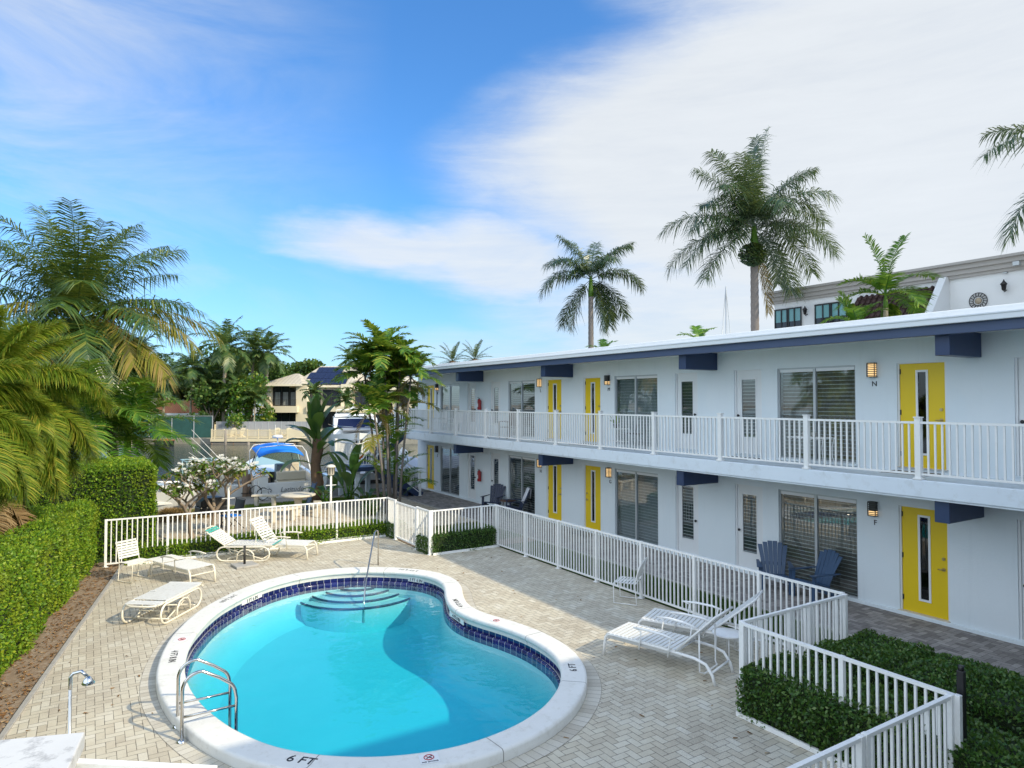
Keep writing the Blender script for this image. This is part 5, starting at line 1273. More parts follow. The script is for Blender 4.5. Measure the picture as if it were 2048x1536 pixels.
# --- hedges
def hedge(label,box,dens,size,leafm,lump=.08,seed=1,shape=None,name='hedge',shear=0.,top=True,sides=(1,1,1,1)):
    """box = (x0,y0,x1,y1,h); leaves scattered over a clipped body"""
    x0,y0,x1,y1,h=box; g=np.random.default_rng(seed); lx,ly=x1-x0,y1-y0
    t=thing(name,label,'hedge',((x0+x1)/2,(y0+y1)/2,0))
    faces=[('t',lx*ly),('s',lx*h*sides[0]),('n',lx*h*sides[1]),('w',ly*h*sides[2]),('e',ly*h*sides[3])]
    Ps=[];Ns=[]
    for f_,A in faces:
        n=int(A*dens)
        if n<=0: continue
        a,b_=g.random(n),g.random(n)
        if f_=='t': P=np.c_[(a-.5)*lx,(b_-.5)*ly,np.full(n,h)];N=(0,0,1)
        elif f_=='s': P=np.c_[(a-.5)*lx,np.full(n,-ly/2),b_*h];N=(0,-1,0)
        elif f_=='n': P=np.c_[(a-.5)*lx,np.full(n,ly/2),b_*h];N=(0,1,0)
        elif f_=='w': P=np.c_[np.full(n,-lx/2),(a-.5)*ly,b_*h];N=(-1,0,0)
        else: P=np.c_[np.full(n,lx/2),(a-.5)*ly,b_*h];N=(1,0,0)
        Ps.append(P);Ns.append(np.tile(np.array(N,float),(n,1)))
    P=np.concatenate(Ps);N=np.concatenate(Ns);n=len(P)
    # lumpy clipped surface
    def lum(P): return (np.sin(P[:,0]*3.1+P[:,1]*2.3+seed)+np.sin(P[:,1]*4.7-P[:,2]*5.1+1.3)+np.sin(P[:,2]*6.3+P[:,0]*5.7+P[:,1]*1.7))/3.
    off_=lum(P)*lump+g.uniform(-.10,.045,n)*(size/.05)
    # round the edges
    P=P+N*off_[:,None]
    ex=np.clip((np.abs(P[:,0])-(lx/2-.12))/.12,0,1); ez=np.clip((P[:,2]-(h-.12))/.12,0,1); ey=np.clip((np.abs(P[:,1])-(ly/2-.12))/.12,0,1)
    P[:,2]-=.07*ez*np.maximum(ex,ey); P[:,0]-=np.sign(P[:,0])*.05*ex*ez; P[:,1]-=np.sign(P[:,1])*.05*ey*ez
    P[:,2]=np.maximum(P[:,2],.02)
    D=g.normal(0,1,(n,3))*.8+N*.7; D/=np.linalg.norm(D,axis=1)[:,None]
    S=np.cross(D,g.normal(0,1,(n,3))); S/=np.linalg.norm(S,axis=1)[:,None]
    sz=size*g.uniform(.6,1.25,n)[:,None]
    V=np.empty((n,4,3)); V[:,0]=P-D*sz*.5; V[:,1]=P+S*sz*.32; V[:,2]=P+D*sz*.6; V[:,3]=P-S*sz*.32
    F=(np.arange(n)*4)[:,None]+np.array([[0,1,2,3]])
    V=V.reshape(-1,3)
    if shear: V[:,0]+=V[:,1]*shear
    build_np('foliage',V,F,leafm,t)
    b=MB(); i_=.07*(size/.05); nx=max(2,int(lx/.25)); ny=max(2,int(ly/.25))
    X0,X1,Y0,Y1=-lx/2+i_,lx/2-i_,-ly/2+i_,ly/2-i_
    b.box((X0,Y0,0),(X1,Y1,h-i_)); c_=b.build('light_block_core',hedge_core,t)  # added dark box inside the leaves keeps light from passing through
    if shear:
        for v in c_.data.vertices: v.co.x+=v.co.y*shear
    return t
hedge('long clipped bright green hedge running down the left side of the deck',(-3.35,7.0,-.9,20.6,1.62),1500,.055,hedge_leaf,.09,3,shear=.165,sides=(1,1,0,1))
hedge('tall square-clipped green hedge block rising behind the fence corner',(-1.6,21.4,1.62,24.2,2.42),1500,.06,hedge_leaf,.05,4,sides=(1,0,0,1))
hedge('low green hedge along the foot of the far fence',(.85,19.92,7.9,20.5,.46),2600,.045,hedge_leaf,.06,5)
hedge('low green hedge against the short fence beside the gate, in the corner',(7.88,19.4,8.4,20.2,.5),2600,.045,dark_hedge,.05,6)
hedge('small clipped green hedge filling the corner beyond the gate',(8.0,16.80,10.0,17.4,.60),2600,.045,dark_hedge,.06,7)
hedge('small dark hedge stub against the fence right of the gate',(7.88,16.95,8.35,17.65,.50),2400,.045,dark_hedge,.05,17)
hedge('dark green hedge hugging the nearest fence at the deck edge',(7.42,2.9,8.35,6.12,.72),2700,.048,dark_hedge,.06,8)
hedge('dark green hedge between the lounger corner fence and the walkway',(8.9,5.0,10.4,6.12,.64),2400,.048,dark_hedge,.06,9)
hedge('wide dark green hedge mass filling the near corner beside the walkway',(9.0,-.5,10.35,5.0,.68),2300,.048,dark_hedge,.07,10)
# grass
def grass(label_kind,x0,y0,x1,y1,n,h,mat,seed):
    g=np.random.default_rng(seed); P=np.c_[g.uniform(x0,x1,n),g.uniform(y0,y1,n),np.full(n,-.03)]; a=g.uniform(0,6.28,n)
    D=np.c_[np.cos(a)*.35,np.sin(a)*.35,np.ones(n)]; D/=np.linalg.norm(D,axis=1)[:,None]
    V,F=blades(P,D,h*g.uniform(.6,1.3,n),np.full(n,.012),np.full(n,.3)); o=build_np('grass',V,F,mat); o['kind']='stuff'; return o
grass('lawn',10.12,6.6,11.53,16.8,24000,.085,grass_leaf,1)
grass('bank',1.0,27.65,11.0,28.9,9000,.10,sun_grass,2)
grass('bed',8.6,17.6,11.5,20.6,7000,.12,grass_leaf,3)
# ornamental straw grass
P_=[];D_=[];L_=[]
g=np.random.default_rng(4)
for k in range(1500):
    a=g.uniform(0,6.28); e=g.uniform(.5,1.45); P_.append((g.uniform(-.25,.25),g.uniform(-.25,.25),0)); D_.append((math.cos(a)*math.cos(e),math.sin(a)*math.cos(e),math.sin(e))); L_.append(g.uniform(.7,1.05))
V,F=blades(P_,D_,L_,[.02]*1500,[.95]*1500)
tag(build_np('ornamental_grass',V,F,straw_m,loc=(2.55,26.7,0)),'round brown tussock of dry ornamental grass beside the tall hedge','grass clump','dry grass tussocks')
o=build_np('ornamental_grass',V*np.array([.7,.7,.7]),F,straw_m,loc=(3.55,26.9,0)); tag(o,'smaller brown tussock of dry grass half hidden behind the plumeria','grass clump','dry grass tussocks')
# --- plumeria
def plumeria(label,base,seed,H,spread,lean):
    q=random.Random(seed); t=thing('plumeria_tree',label,'tree',base,0,'white flowering plumeria trees')
    b=MB(); tips=[]
    def grow(p,d,L,r,lv):
        e=p+d*L; m=p.lerp(e,.5)+Vector((q.uniform(-.04,.04),q.uniform(-.04,.04),.02))
        b.tube([p,m,e],[r,r*.9,r*.8],6,caps=False)
        if lv==0: tips.append((e,d)); return
        n=q.choice((2,3)) if lv>1 else 2
        a0=q.uniform(0,6.28)
        for k in range(n):
            a=a0+6.28*k/n; s_=Vector((math.cos(a),math.sin(a),0))
            dd=(d*.62+s_*.72*spread+Vector((0,0,.22))).normalized(); grow(e,dd,L*q.uniform(.66,.9),r*.74,lv-1)
    grow(Vector((0,0,-.05)),Vector((lean,0,1)).normalized(),H,.075,5)
    b.build('branches',branch_m,t)
    P_=[];D_=[];L_=[];Wd=[]; FP=[];FF=[]
    for e,d in tips:
        for k in range(q.randint(8,12)):
            a=q.uniform(0,6.28); ee=q.uniform(-.5,.7); P_.append(tuple(e)); D_.append((math.cos(a)*math.cos(ee),math.sin(a)*math.cos(ee),math.sin(ee))); L_.append(q.uniform(.16,.28)); Wd.append(.07)
        if q.random()<(.38 if e.z>1.7 else .12):
            for fl in range(q.randint(5,8)):
                c=e+Vector((q.uniform(-.11,.11),q.uniform(-.11,.11),q.uniform(.03,.14)))
                nn=(Vector((q.uniform(-.7,.7),q.uniform(-1.2,.2),1))).normalized(); a1=nn.orthogonal().normalized(); b1=nn.cross(a1)
                for k in range(5):
                    a=6.28*k/5; dd=a1*math.cos(a)+b1*math.sin(a); ss=a1*-math.sin(a)+b1*math.cos(a); i=len(FP)
                    FP+=[tuple(c),tuple(c+dd*.03+ss*.016),tuple(c+dd*.055+nn*.008),tuple(c+dd*.03-ss*.016)]; FF.append((i,i+1,i+2,i+3))
    V,F=blades(P_,D_,L_,Wd,[.5]*len(P_)); build_np('crown',V,F,plum_leaf,t)
    build_np('blossoms',FP,FF,petal_m,t)
    return t
plumeria('white-flowering plumeria with the thicker double stem beside the lantern pole',(3.35,22.9,0),3,.78,.85,.05)
plumeria('white-flowering plumeria nearer the tall hedge, sparse and spreading',(2.72,22.2,0),8,.68,.95,-.18)
# ================= water side: dock, boats, posts
b=MB(); b.box((3.2,29.255,-.10),(9.0,31.2,.0)); b.box((5.05,31.2,-.10),(6.35,38.5,.0)); d_=b.build('dock',dock_plank); tag(d_,'grey planked timber dock running out between the two nearest boats','dock')
b=MB()
for x,y in ((3.4,31.1),(8.7,31.1),(5.1,35),(6.3,35),(5.1,38.4),(6.3,38.4)): b.tube([(x,y,-2.6),(x,y,-.11)],.12,8)
b.build('dock_legs',pile_m,d_)
for (x,y),lab in (((5.95,31.6),'brown bound piling cluster rising from the dock beside the white pedestal'),((5.35,33.4),'brown bound piling cluster further out on the dock, behind the plumeria')):
    t=thing('mooring_piling',lab,'piling',(x,y,0),group='pilings at the dock')
    for k in range(3):
        a=k*2.1; b=MB(); b.tube([(.11*math.cos(a),.11*math.sin(a),-2.6),(.11*math.cos(a),.11*math.sin(a),.95+.1*k)],[.12,.11],9); b.build('pile',pile_m,t)
    b=MB(); b.tube([(.24*math.cos(R(a)),.24*math.sin(R(a)),.15) for a in range(0,360,30)],.015,5,closed=True); b.build('rope',black,t)
p=at(527,1000,28.6)
t=thing('dock_pedestal','white power and water pedestal with coiled hoses at the dock edge','pedestal',(p.x,p.y,0))
b=MB(); b.box((-.2,-.12,0),(.2,.12,1.02)); b.build('cabinet',gelcoat,t,bevel=.02)
b=MB(); b.box((-.22,-.14,1.021),(.22,.14,1.08)); b.build('lid',white_metal,t,bevel=.01)
for cx,cz,r,m in ((-.32,.42,.24,black),(.05,.28,.2,white_metal),(-.02,.3,.25,darkmetal)):
    b=MB(); b.tube([(cx+(r+.02*math.sin(k*2.3))*math.cos(k*.42),-.16-.012*(k%5),cz+(r+.02*math.cos(k*1.7))*math.sin(k*.42)) for k in range(45)],.013,5); b.build('hose',m,t)
# lantern posts
def post_lamp(label,x,y,h,lantern):
    t=thing('lamp_post',label,'lamp post',(x,y,0),group='white garden lamp posts')
    b=MB(); b.tube([(0,0,-.05),(0,0,h)],.038,10); b.build('pole',white_metal,t)
    b=MB(); b.bar((-.19,0,h-.35),(.19,0,h-.35),.022); b.build('crossarm',white_metal,t)
    b=MB()
    if lantern:
        b.lathe([(.05,h),(.105,h+.02),(.12,h+.04),(.13,h+.28),(.165,h+.285),(.165,h+.32),(.10,h+.37),(.02,h+.385)],14)
        l_=b.build('lantern',warm_white_metal,t); b=MB()
        for k in range(8):
            a=R(45*k+10); b.bar((.124*math.cos(a),.124*math.sin(a),h+.05),(.133*math.cos(a),.133*math.sin(a),h+.27),.02,.012)
        b.build('lantern_ribs',darkmetal,l_)
    else:
        b.lathe([(.02,h),(.06,h+.03),(.085,h+.08),(.06,h+.13),(.0,h+.15)],12); b.build('globe',white_metal,t)
post_lamp('white garden lamp post with a ribbed lantern, right of the stone table',7.37,23.9,1.55,True)
post_lamp('white garden lamp post with a small round globe among the plumeria branches',3.74,22.6,1.52,False)
# stone table and benches
p=at(598,990,24.9)
t=thing('stone_table','round cream cast-stone garden table on a pedestal near the boats','table',(p.x,p.y,0))
b=MB(); b.lathe([(0,.70),(.55,.70),(.62,.73),(.62,.77),(.58,.79),(0,.79)],28); b.build('tabletop',concrete_w,t)
b=MB(); b.lathe([(.24,0),(.24,.06),(.14,.14),(.13,.5),(.2,.70)],14); b.build('pedestal',concrete_w,t)
for (u,v,rz),lab in (((565,1042,.1),'curved cream stone bench in front of the round stone table'),((632,1030,1.2),'curved cream stone bench right of the round stone table, by the lamp post'),((530,1012,2.6),'curved cream stone bench left of the round stone table, near the grass')):
    x,y=gzp(u,v,0); t=thing('stone_bench',lab,'bench',(x,y,0),rz,'curved stone benches round the table')
    b=MB(); b.prism([(-.52,-.12),(-.2,-.2),(.2,-.2),(.52,-.12),(.5,.16),(.2,.1),(-.2,.1),(-.5,.16)],.38,.46); b.build('seat',concrete_w,t,bevel=.015)
    for s_ in (-1,1): b=MB(); b.box((s_*.34-.06,-.12,0),(s_*.34+.06,.08,.379)); b.build('leg',concrete_w,t)
x,y=gzp(618,1022,0); 
t=thing('folded_chair','bright blue folded beach chair leaning behind the stone table','chair',(x+.15,y+.3,0),R(20))
b=MB(); b.bar((-.2,0,0),(.15,0,1.0),.22,.03); b.build('fabric',adir_blue,t)
b=MB(); b.tube([(-.25,-.13,0),(.18,-.13,1.05),(.18,.13,1.05),(-.25,.13,0)],.014,6); b.build('frame',adir_blue,t)
x,y=gzp(478,1062,0)
t=thing('folding_chair','black folding chair with blue seat beyond the fence by the plumeria trunk','chair',(x-.15,y+.6,0),R(200))
b=MB()
for s_ in (-1,1): b.tube([(.3,s_*.27,0),(-.25,s_*.27,.6)],.014,6); b.tube([(-.3,s_*.27,0),(.25,s_*.27,.55)],.014,6)
b.tube([(-.25,-.27,.4),(-.35,-.27,.95),(-.35,.27,.95),(-.25,.27,.4)],.014,6)
b.build('frame',black,t)
b=MB(); b.box((-.25,-.26,.42),(.25,.26,.44)); b.build('seat',bluecanvas,t)
b=MB(); b.bar((-.25,0,.46),(-.34,0,.92),.5,.012); b.build('backrest',black,t)
x,y=gzp(425,1070,0)
t=thing('kettle_grill','black covered barbecue trolley half hidden behind the plumeria branches','barbecue',(x+.1,y+.9,0),R(10))
b=MB(); b.box((-.45,-.28,.55),(.45,.28,.8)); b.build('cook_box',black,t,bevel=.03)
b=MB(); b.prism([(-.42,.8),(-.42,.98),(-.25,1.08),(.25,1.08),(.42,.98),(.42,.8)],-.27,.27,axis='y'); b.build('lid',black,t,bevel=.02)
for sx in (-1,1):
    for sy in (-1,1): b=MB(); b.box((sx*.4-.02,sy*.24-.02,0),(sx*.4+.02,sy*.24+.02,.55)); b.build('leg',darkmetal,t)
# ---- boats
def hull(L,B,zs,zb,zk,mat,parent,name='hull',blunt=.25,n=14):
    """x: 0 stern .. L bow"""
    rows=[];dk=[]
    for i in range(n+1):
        t_=i/n; w=B/2*(1-max(0,(t_-.45)/.55)**2.2*(1-blunt*.0))*(.94+.06*min(1,t_*5)); w=max(w,.02)
        s=zs+(zb-zs)*t_**1.6; k=zk+(s-zk)*max(0,(t_-.72)/.28)**2*.75; ch=k+(s-k)*.38
        x=L*t_
        rows.append([(x,-w,s),(x,-w*.97,s-.08),(x-.0,-w*.80,ch),(x,-w*.05,k),(x,w*.05,k),(x,w*.80,ch),(x,w*.97,s-.08),(x,w,s)])
        dk.append((x,w,s))
    b=MB(); b.sheet(rows,smooth=True); 
    i0=0; b.f.append(tuple(range(8))); b.m.append(0); b.sm.append(False)
    h=b.build(name,mat,parent); return rows,h
def deck(rows,i0,i1,dz,mat,parent,name='deck',cut=None):
    b=MB(); R_=[]
    for r in rows[i0:i1+1]: x,w,s=r[7]; R_.append([(x,-w*.985,s+dz),(x,-w*.4,s+dz+.03),(x,w*.4,s+dz+.03),(x,w*.985,s+dz)])
    b.sheet(R_,smooth=True); return b.build(name,mat,parent)
p=at(572,990,29.6)
t=thing('motorboat','white motorboat with a blue canvas top, moored stern-on with dark lettering on its transom','boat',(p.x,p.y,0),R(87))
rows,h=hull(7.6,2.6,.62,1.25,-1.5,gelcoat,t)
b=MB(); b.box((-.02,-1.27,-1.15),(.03,1.27,.66)); b.build('transom',gelcoat,t,bevel=.03)
deck(rows,6,14,.0,gelcoat,t,'foredeck')
for s_ in (-1,1):
    b=MB(); b.bar((0,s_*1.18,.78),(3.4,s_*1.18,.95),.22,.42); b.build('coaming',gelcoat,t,bevel=.04)
b=MB(); b.box((.1,-1.08,.0),(3.4,1.08,.06)); b.build('cockpit_floor',creamvinyl,t)
b=MB(); b.box((.08,-.9,.3),(.62,.35,.72)); b.box((.08,-.9,.721),(.22,.35,1.12)); b.build('stern_bench',creamvinyl,t,bevel=.05)
b=MB(); b.box((1.7,-.95,.35),(2.3,-.3,.8)); b.box((1.7,-.95,.801),(1.85,-.3,1.35)); b.build('helm_seat',creamvinyl,t,bevel=.05)
b=MB(); b.box((2.7,-1.0,.3),(3.3,-.1,1.2)); b.build('console',greyvinyl,t,bevel=.06)
b=MB(); W_=[]
for zz,x0,w_ in ((1.12,3.2,1.15),(1.75,2.75,.95)):
    W_.append([(x0-.9,-w_,zz),(x0+.1,-w_*.85,zz),(x0+.5,-w_*.3,zz),(x0+.5,w_*.3,zz),(x0+.1,w_*.85,zz),(x0-.9,w_,zz)])
b.sheet(W_,smooth=False); ws=b.build('windscreen',wind_glass,t)
b=MB(); b.tube(W_[1],.02,5); 
for k in (0,1,4,5): b.tube([W_[0][k],W_[1][k]],.016,5)
b.build('screen_frame',darkmetal,ws)
b=MB(); BR=[]
for i in range(7):
    x=.9+i*.33; BR.append([(x,-.98+1.96*j/10,1.97+.04*i-.22*abs(2*j/10.-1)**2.6-(.06 if i==0 else 0)) for j in range(11)])
b.sheet(BR); b.build('bimini_top',bluecanvas,t,solid=.03)
b=MB()
for x0,x1 in ((.9,1.4),(2.85,2.3)):
    b.tube([(x1,-1.16,.95),(x0,-1.07,1.9),(x0,-.9,2.14),(x0,0,2.22),(x0,.9,2.14),(x0,1.07,1.9),(x1,1.16,.95)],.02,6)
b.tube([(.2,-1.16,.95),(.9,-1.07,1.92)],.03,6); b.build('bimini_frame',white_metal,t)
b=MB(); b.tube([(1.9,.0,2.2),(1.9,.0,2.5)],.03,6); b.lathe([(.0,2.5),(.22,2.5),(.24,2.55),(.2,2.62),(0,2.64)],14,(1.9,0,0)); b.tube([(1.9,.1,2.5),(1.9,.1,3.1)],.01,5); b.build('radar',gelcoat,t)
M=Matrix(((0,0,-1,-.026),(-1,0,0,.0),(0,1,0,.33),(0,0,0,1)))
text_mesh('boat_name','Latitude',.30,letter_grey,t,M@Matrix.Translation((.28,0,0)),.004,italic=.25)
b=MB(); b.tube([(.11*math.cos(R(a)),.11*math.sin(R(a)),.0) for a in range(0,360,24)],.012,4,closed=True)
for k in range(8): a=R(45*k); b.bar((.06*math.cos(a),.06*math.sin(a),0),(.16*math.cos(a),.16*math.sin(a),0),.02,.01)
o=b.build('compass_emblem',letter_grey,t); o.matrix_local=M@Matrix.Translation((-.66,0,0))@Matrix.Scale(.7,4)
for y in (-.1,-.6):
    b=MB(); b.tube([(-.03,y,.02),(-.01,y,.02)],.045,10); b.build('drain',black,t)
p=at(384,1000,29.3)
t=thing('fishing_skiff','white open fishing skiff with light blue frame and long rods, behind the plumeria','boat',(p.x+2.9,p.y+.4,0),R(184))
rows,h=hull(6.2,2.2,.45,.95,-1.5,gelcoat,t)
b=MB(); b.box((.05,-.9,-.1),(4.6,.9,-.02)); b.build('floor',gelcoat,t)
deck(rows,9,14,-.02,gelcoat,t,'foredeck')
for s_ in (-1,1): b=MB(); b.bar((.0,s_*1.0,.46),(4.2,s_*.98,.62),.2,.07); b.build('gunwale',gelcoat,t,bevel=.02)
b=MB(); b.box((2.5,-.35,0),(3.1,.35,1.0)); b.build('console',gelcoat,t,bevel=.05)
b=MB(); b.box((1.5,-.45,0),(2.0,.45,.72)); b.box((1.5,-.45,.721),(1.6,.45,1.1)); b.build('leaning_seat',creamvinyl,t,bevel=.04)
b=MB()
for x in (1.9,3.1):
    for y in (-.5,.5): b.tube([(x,y,-.02),(x+.05,y,1.62)],.022,6)
b.tube([(1.85,-.55,1.62),(3.2,-.55,1.62),(3.2,.55,1.62),(1.85,.55,1.62)],.022,6,closed=True); b.build('top_frame',paint('pale_blue_tube',(.35,.55,.62),.35,.05),t)
b=MB(); b.box((-.45,-.28,-.2),(-.02,.28,.75)); b.build('outboard_motor',black,t,bevel=.08)
for k in range(4):
    b=MB(); b.tube([(.6+.15*k,-.3+.2*k,.4),(2.9+.05*k,.1+.1*k,2.95-.32*k)],[.016,.008],5); b.build('fishing_rod',white_metal,t)
p=at(700,880,47)
t=thing('cabin_cruiser','white flybridge cruiser moored bow-on across the basin with a grey sun pad','boat',(p.x+3.4,p.y+9.5,0),math.atan2(-p.y,-p.x)+R(2))
rows,h=hull(12.0,4.2,1.5,2.05,-1.6,gelcoat,t,n=16)
deck(rows,0,16,.0,gelcoat,t)
b=MB(); b.prism([(7.3,2.06),(9.6,2.06),(9.9,2.16),(9.6,2.2),(7.3,2.24)],-1.05,1.05,axis='y'); b.build('sun_pad',greyvinyl,t,bevel=.04)
b=MB(); b.prism([(2.0,1.5),(7.4,1.5),(7.3,2.2),(6.3,2.95),(2.0,3.0)],-1.6,1.6,axis='y'); b.build('cabin',gelcoat,t,bevel=.08)
b=MB(); b.add([(7.325,-1.35,2.2),(7.325,1.35,2.2),(6.45,1.25,2.87),(6.45,-1.25,2.87)],[(0,1,2,3)]); b.build('windscreen',solar_m,t,solid=.03)
b=MB(); b.prism([(2.2,3.02),(6.0,3.02),(5.75,3.22),(5.6,3.22),(5.6,3.08),(2.2,3.08)],-1.5,1.5,axis='y'); b.build('flybridge',gelcoat,t,bevel=.05)
b=MB(); b.box((5.4,-1.35,3.06),(5.5,.1,3.3)); b.build('seat_back',greyvinyl,t)
b=MB(); b.tube([(2.8,-1.4,3.0),(2.6,-1.3,3.5),(2.6,1.3,3.5),(2.8,1.4,3.0)],.03,8); b.lathe([(0,3.5),(.3,3.52),(.32,3.6),(.1,3.7),(.03,4.0)],10,(2.6,0,0)); b.build('radar_arch',gelcoat,t)
b=MB(); b.prism([(-.28,1.62),(.28,1.62),(.12,1.1),(-.12,1.1)],11.3,11.9,axis='x'); b.build('anchor_recess',black,t)
for s_ in (-1,1): b=MB(); b.tube([(x,s_*w_,2.0+.45) for x,w_ in ((5,1.95),(8,1.75),(10,1.2),(11.6,.4))],.02,5); b.build('bow_rail',steel,t)
p=at(775,975,35)
t=thing('sport_boat','white covered sport boat lying beyond the stair, half hidden by the palm clump','boat',(p.x-3.6,p.y-.6,0),R(-4))
rows,h=hull(7.8,2.6,.7,1.2,-1.6,gelcoat,t); deck(rows,0,14,.0,gelcoat,t)
b=MB(); CV=[]
for i in range(9):
    x=.4+i*.62; hh=.75*math.sin(math.pi*(i+.4)/9.2)**.7+.06*math.sin(i*2.1); CV.append([(x,-1.1+2.2*j/8,.75+hh*(1-abs(j/4.-1)**2.5)) for j in range(9)])
b.sheet(CV); b.build('canvas_cover',paint('cover_cloth',(.62,.66,.74),.8,.1),t)
b=MB(); b.box((1.,-1.33,.25),(6.5,-1.30,.42)); b.build('dark_stripe',darkmetal,t)
p=at(832,925,37)
t=thing('inflatable_tender','grey inflatable tender with a white console standing behind the far corner of the building','dinghy',(p.x-.4,p.y,0),R(-20))
b=MB(); b.tube([(-1.5,-.6,.75),(1.2,-.6,.78),(1.9,-.3,.9),(2.1,0,.95),(1.9,.3,.9),(1.2,.6,.78),(-1.5,.6,.75)],.24,10); b.build('tube_ring',paint('hypalon_grey',(.30,.33,.38),.5,.1),t)
b=MB(); b.box((-1.3,-.5,.5),(1.2,.5,.6)); b.build('floor',gelcoat,t)
b=MB(); b.prism([(-.6,.6),(.1,.6),(-.1,1.5),(-.35,1.7),(-.5,1.5)],-.25,.25,axis='y'); b.build('console',gelcoat,t,bevel=.05)
b=MB(); b.box((-2.6,-1.4,-1.2),(2.4,1.4,.45)); o=b.build('boat_lift_platform',gelcoat,t,bevel=.1)
# red-brown work float on the far side
FR=-YAW
def far(name,label,cat,u,D,group=None,z=0.):
    r=(u-1024)/1350.*D; return thing(name,label,cat,(D*cs+r*cc,D*cc-r*cs,z),FR,group)
def fw(px,D): return px/1350.*D
def fz(v,D): return CAMH+(802-v)/1350.*D
t=far('work_float','small dark float with red-brown trim tied to the far seawall','dinghy',330,83,z=-1.15)
b=MB(); b.prism([(-.95,0),(.9,0),(1.0,.5),(-1.0,.5)],-.6,.6,axis='y'); b.build('hull',black,t,bevel=.05)
b=MB(); b.box((-1.0,-.65,.501),(1.0,.65,.58)); b.box((-.5,-.3,.581),(.5,.3,.72)); b.build('deck',terracotta,t)
# ================= far bank
DF=85.
b=MB(); b.box((-90,0,-2.5),(60,140,-.5)); o=b.build('far_bank',grass_ground); struct(o); o.location=tuple(at(1024,802,DF))[:2]+(0,); o.rotation_euler=(0,0,FR)
b=MB(); b.box((-90,-.5,-2.5),(60,-.001,-.42)); o=b.build('far_seawall',seawall_m,bevel=.03); struct(o); o.location=tuple(at(1024,802,DF))[:2]+(0,); o.rotation_euler=(0,0,FR)
D=86.
t=far('green_screen_fence','tall green mesh screen fence along the far seawall','fence',360,D,z=-.5)
b=MB(); b.box((-fw(100,D),-.02,.05),(fw(66,D),.02,2.75)); b.build('mesh_screen',greenfence_m,t)
for u in (262,300,345,389,426): b=MB(); b.box((fw(u-360,D)-.05,-.09,0),(fw(u-360,D)+.05,-.03,2.85)); b.build('post',frame_al,t)
b=MB(); b.box((-fw(100,D),-.08,2.76),(fw(66,D),-.03,2.82)); b.build('top_rail',frame_al,t)
# terracotta-roofed house
D=96.
t=far('tiled_house','low cream house with an orange tiled roof behind the green screen fence','house',345,D,z=-.4)
x0,x1=fw(-75,D),fw(52,D); b=MB(); b.box((x0,0,0),(x1+.8,7,2.9)); b.build('wall',house_cream,t)
b=MB(); b.prism([(-1.2,2.9),(3.5,4.7),(8.2,2.9)],x0-.6,x1+.6,axis='x'); b.build('roof',stripes('pantile_roof',0,.28,(.32,.10,.05),(.66,.26,.13),.22,.8),t)
b=MB(); b.box((fw(-52,D),1.2,3.3),(fw(-40,D),2.2,4.9)); b.box((fw(-53,D),1.1,4.901),(fw(-39,D),2.3,5.05)); b.build('chimney',house_cream,t)
b=MB(); b.box((x0,-1.3,2.6),(x1+.7,-1.15,2.89)); b.build('gutter',frame_w,t)
for a,c,m in ((-60,0,far_glass),(0,24,bluecanvas)):
    b=MB(); b.box((fw(a,D),-.06,1.0),(fw(c,D)-.1,-.01,2.5)); b.build('window',far_glass,t)
# two-storey house
D=97.
t=far('waterfront_house','two-storey cream waterfront house with ribbed hip roofs and solar panels','house',600,D,z=-.4)
def X_(u): return fw(u-600,D)
def Z_(v): return fz(v,D)+.4
g0=0.; fl=Z_(820); ev=Z_(770)
def wallbox(u0,u1,y0,y1,z0,z1,m,n): b=MB(); b.box((X_(u0),y0,z0),(X_(u1),y1,z1)); return b.build(n,m,t)
wallbox(528,541,0,9,0,ev,house_cream,'corner_pier'); wallbox(592,614,0,9,0,ev,house_cream,'corner_pier')
wallbox(541,592,1.2,9,0,ev,house_cream,'wall'); wallbox(614,680,1.5,10,0,Z_(768),house_tan,'wall'); wallbox(680,700,.5,10,0,Z_(768),house_cream,'wall'); wallbox(700,832,1.8,10,0,Z_(775),house_tan,'wall')
wallbox(524,598,-.9,1.1,Z_(825),Z_(812),house_cream,'balcony_parapet'); wallbox(614,700,-.3,1.4,Z_(823),Z_(812),house_cream,'balcony_parapet')
for u0,u1,v0,v1,y in ((541,592,812,773,1.1),(541,592,857,826,1.1),(640,677,811,780,1.4),(614,636,811,780,1.4),(614,638,857,826,1.4),(640,677,857,826,1.4),(705,730,812,785,1.7),(705,732,857,828,1.7),(745,775,810,792,1.7),(790,815,812,790,1.7),(745,815,857,830,1.7)):
    b=MB(); b.box((X_(u0)+.05,y-.06,Z_(v0)),(X_(u1)-.05,y-.01,Z_(v1))); w=b.build('window',far_glass,t)
    b=MB(); n_=max(2,int((u1-u0)/13))
    for k in range(n_+1): x=X_(u0)+.05+(X_(u1)-X_(u0)-.1)*k/n_; b.box((x-.04,y-.12,Z_(v0)),(x+.04,y-.061,Z_(v1)))
    b.box((X_(u0),y-.11,Z_(v1)),(X_(u1),y-.061,Z_(v1)+.1)); b.build('window_frame',darkmetal,w)
b=MB()
for k in range(3): 
    u0=545+k*16; b.sheet([[(X_(u0)+.06*i,1.02+.03*math.sin(i*1.7),z) for i in range(14)] for z in (Z_(811),Z_(784))])
b.build('curtains',curtain_m,t)
b=MB()
for k in range(6): z=Z_(812)+.12+k*.16; b.box((X_(527),-.85,z),(X_(597),-.81,z+.035))
b.build('balcony_railing',darkmetal,t)
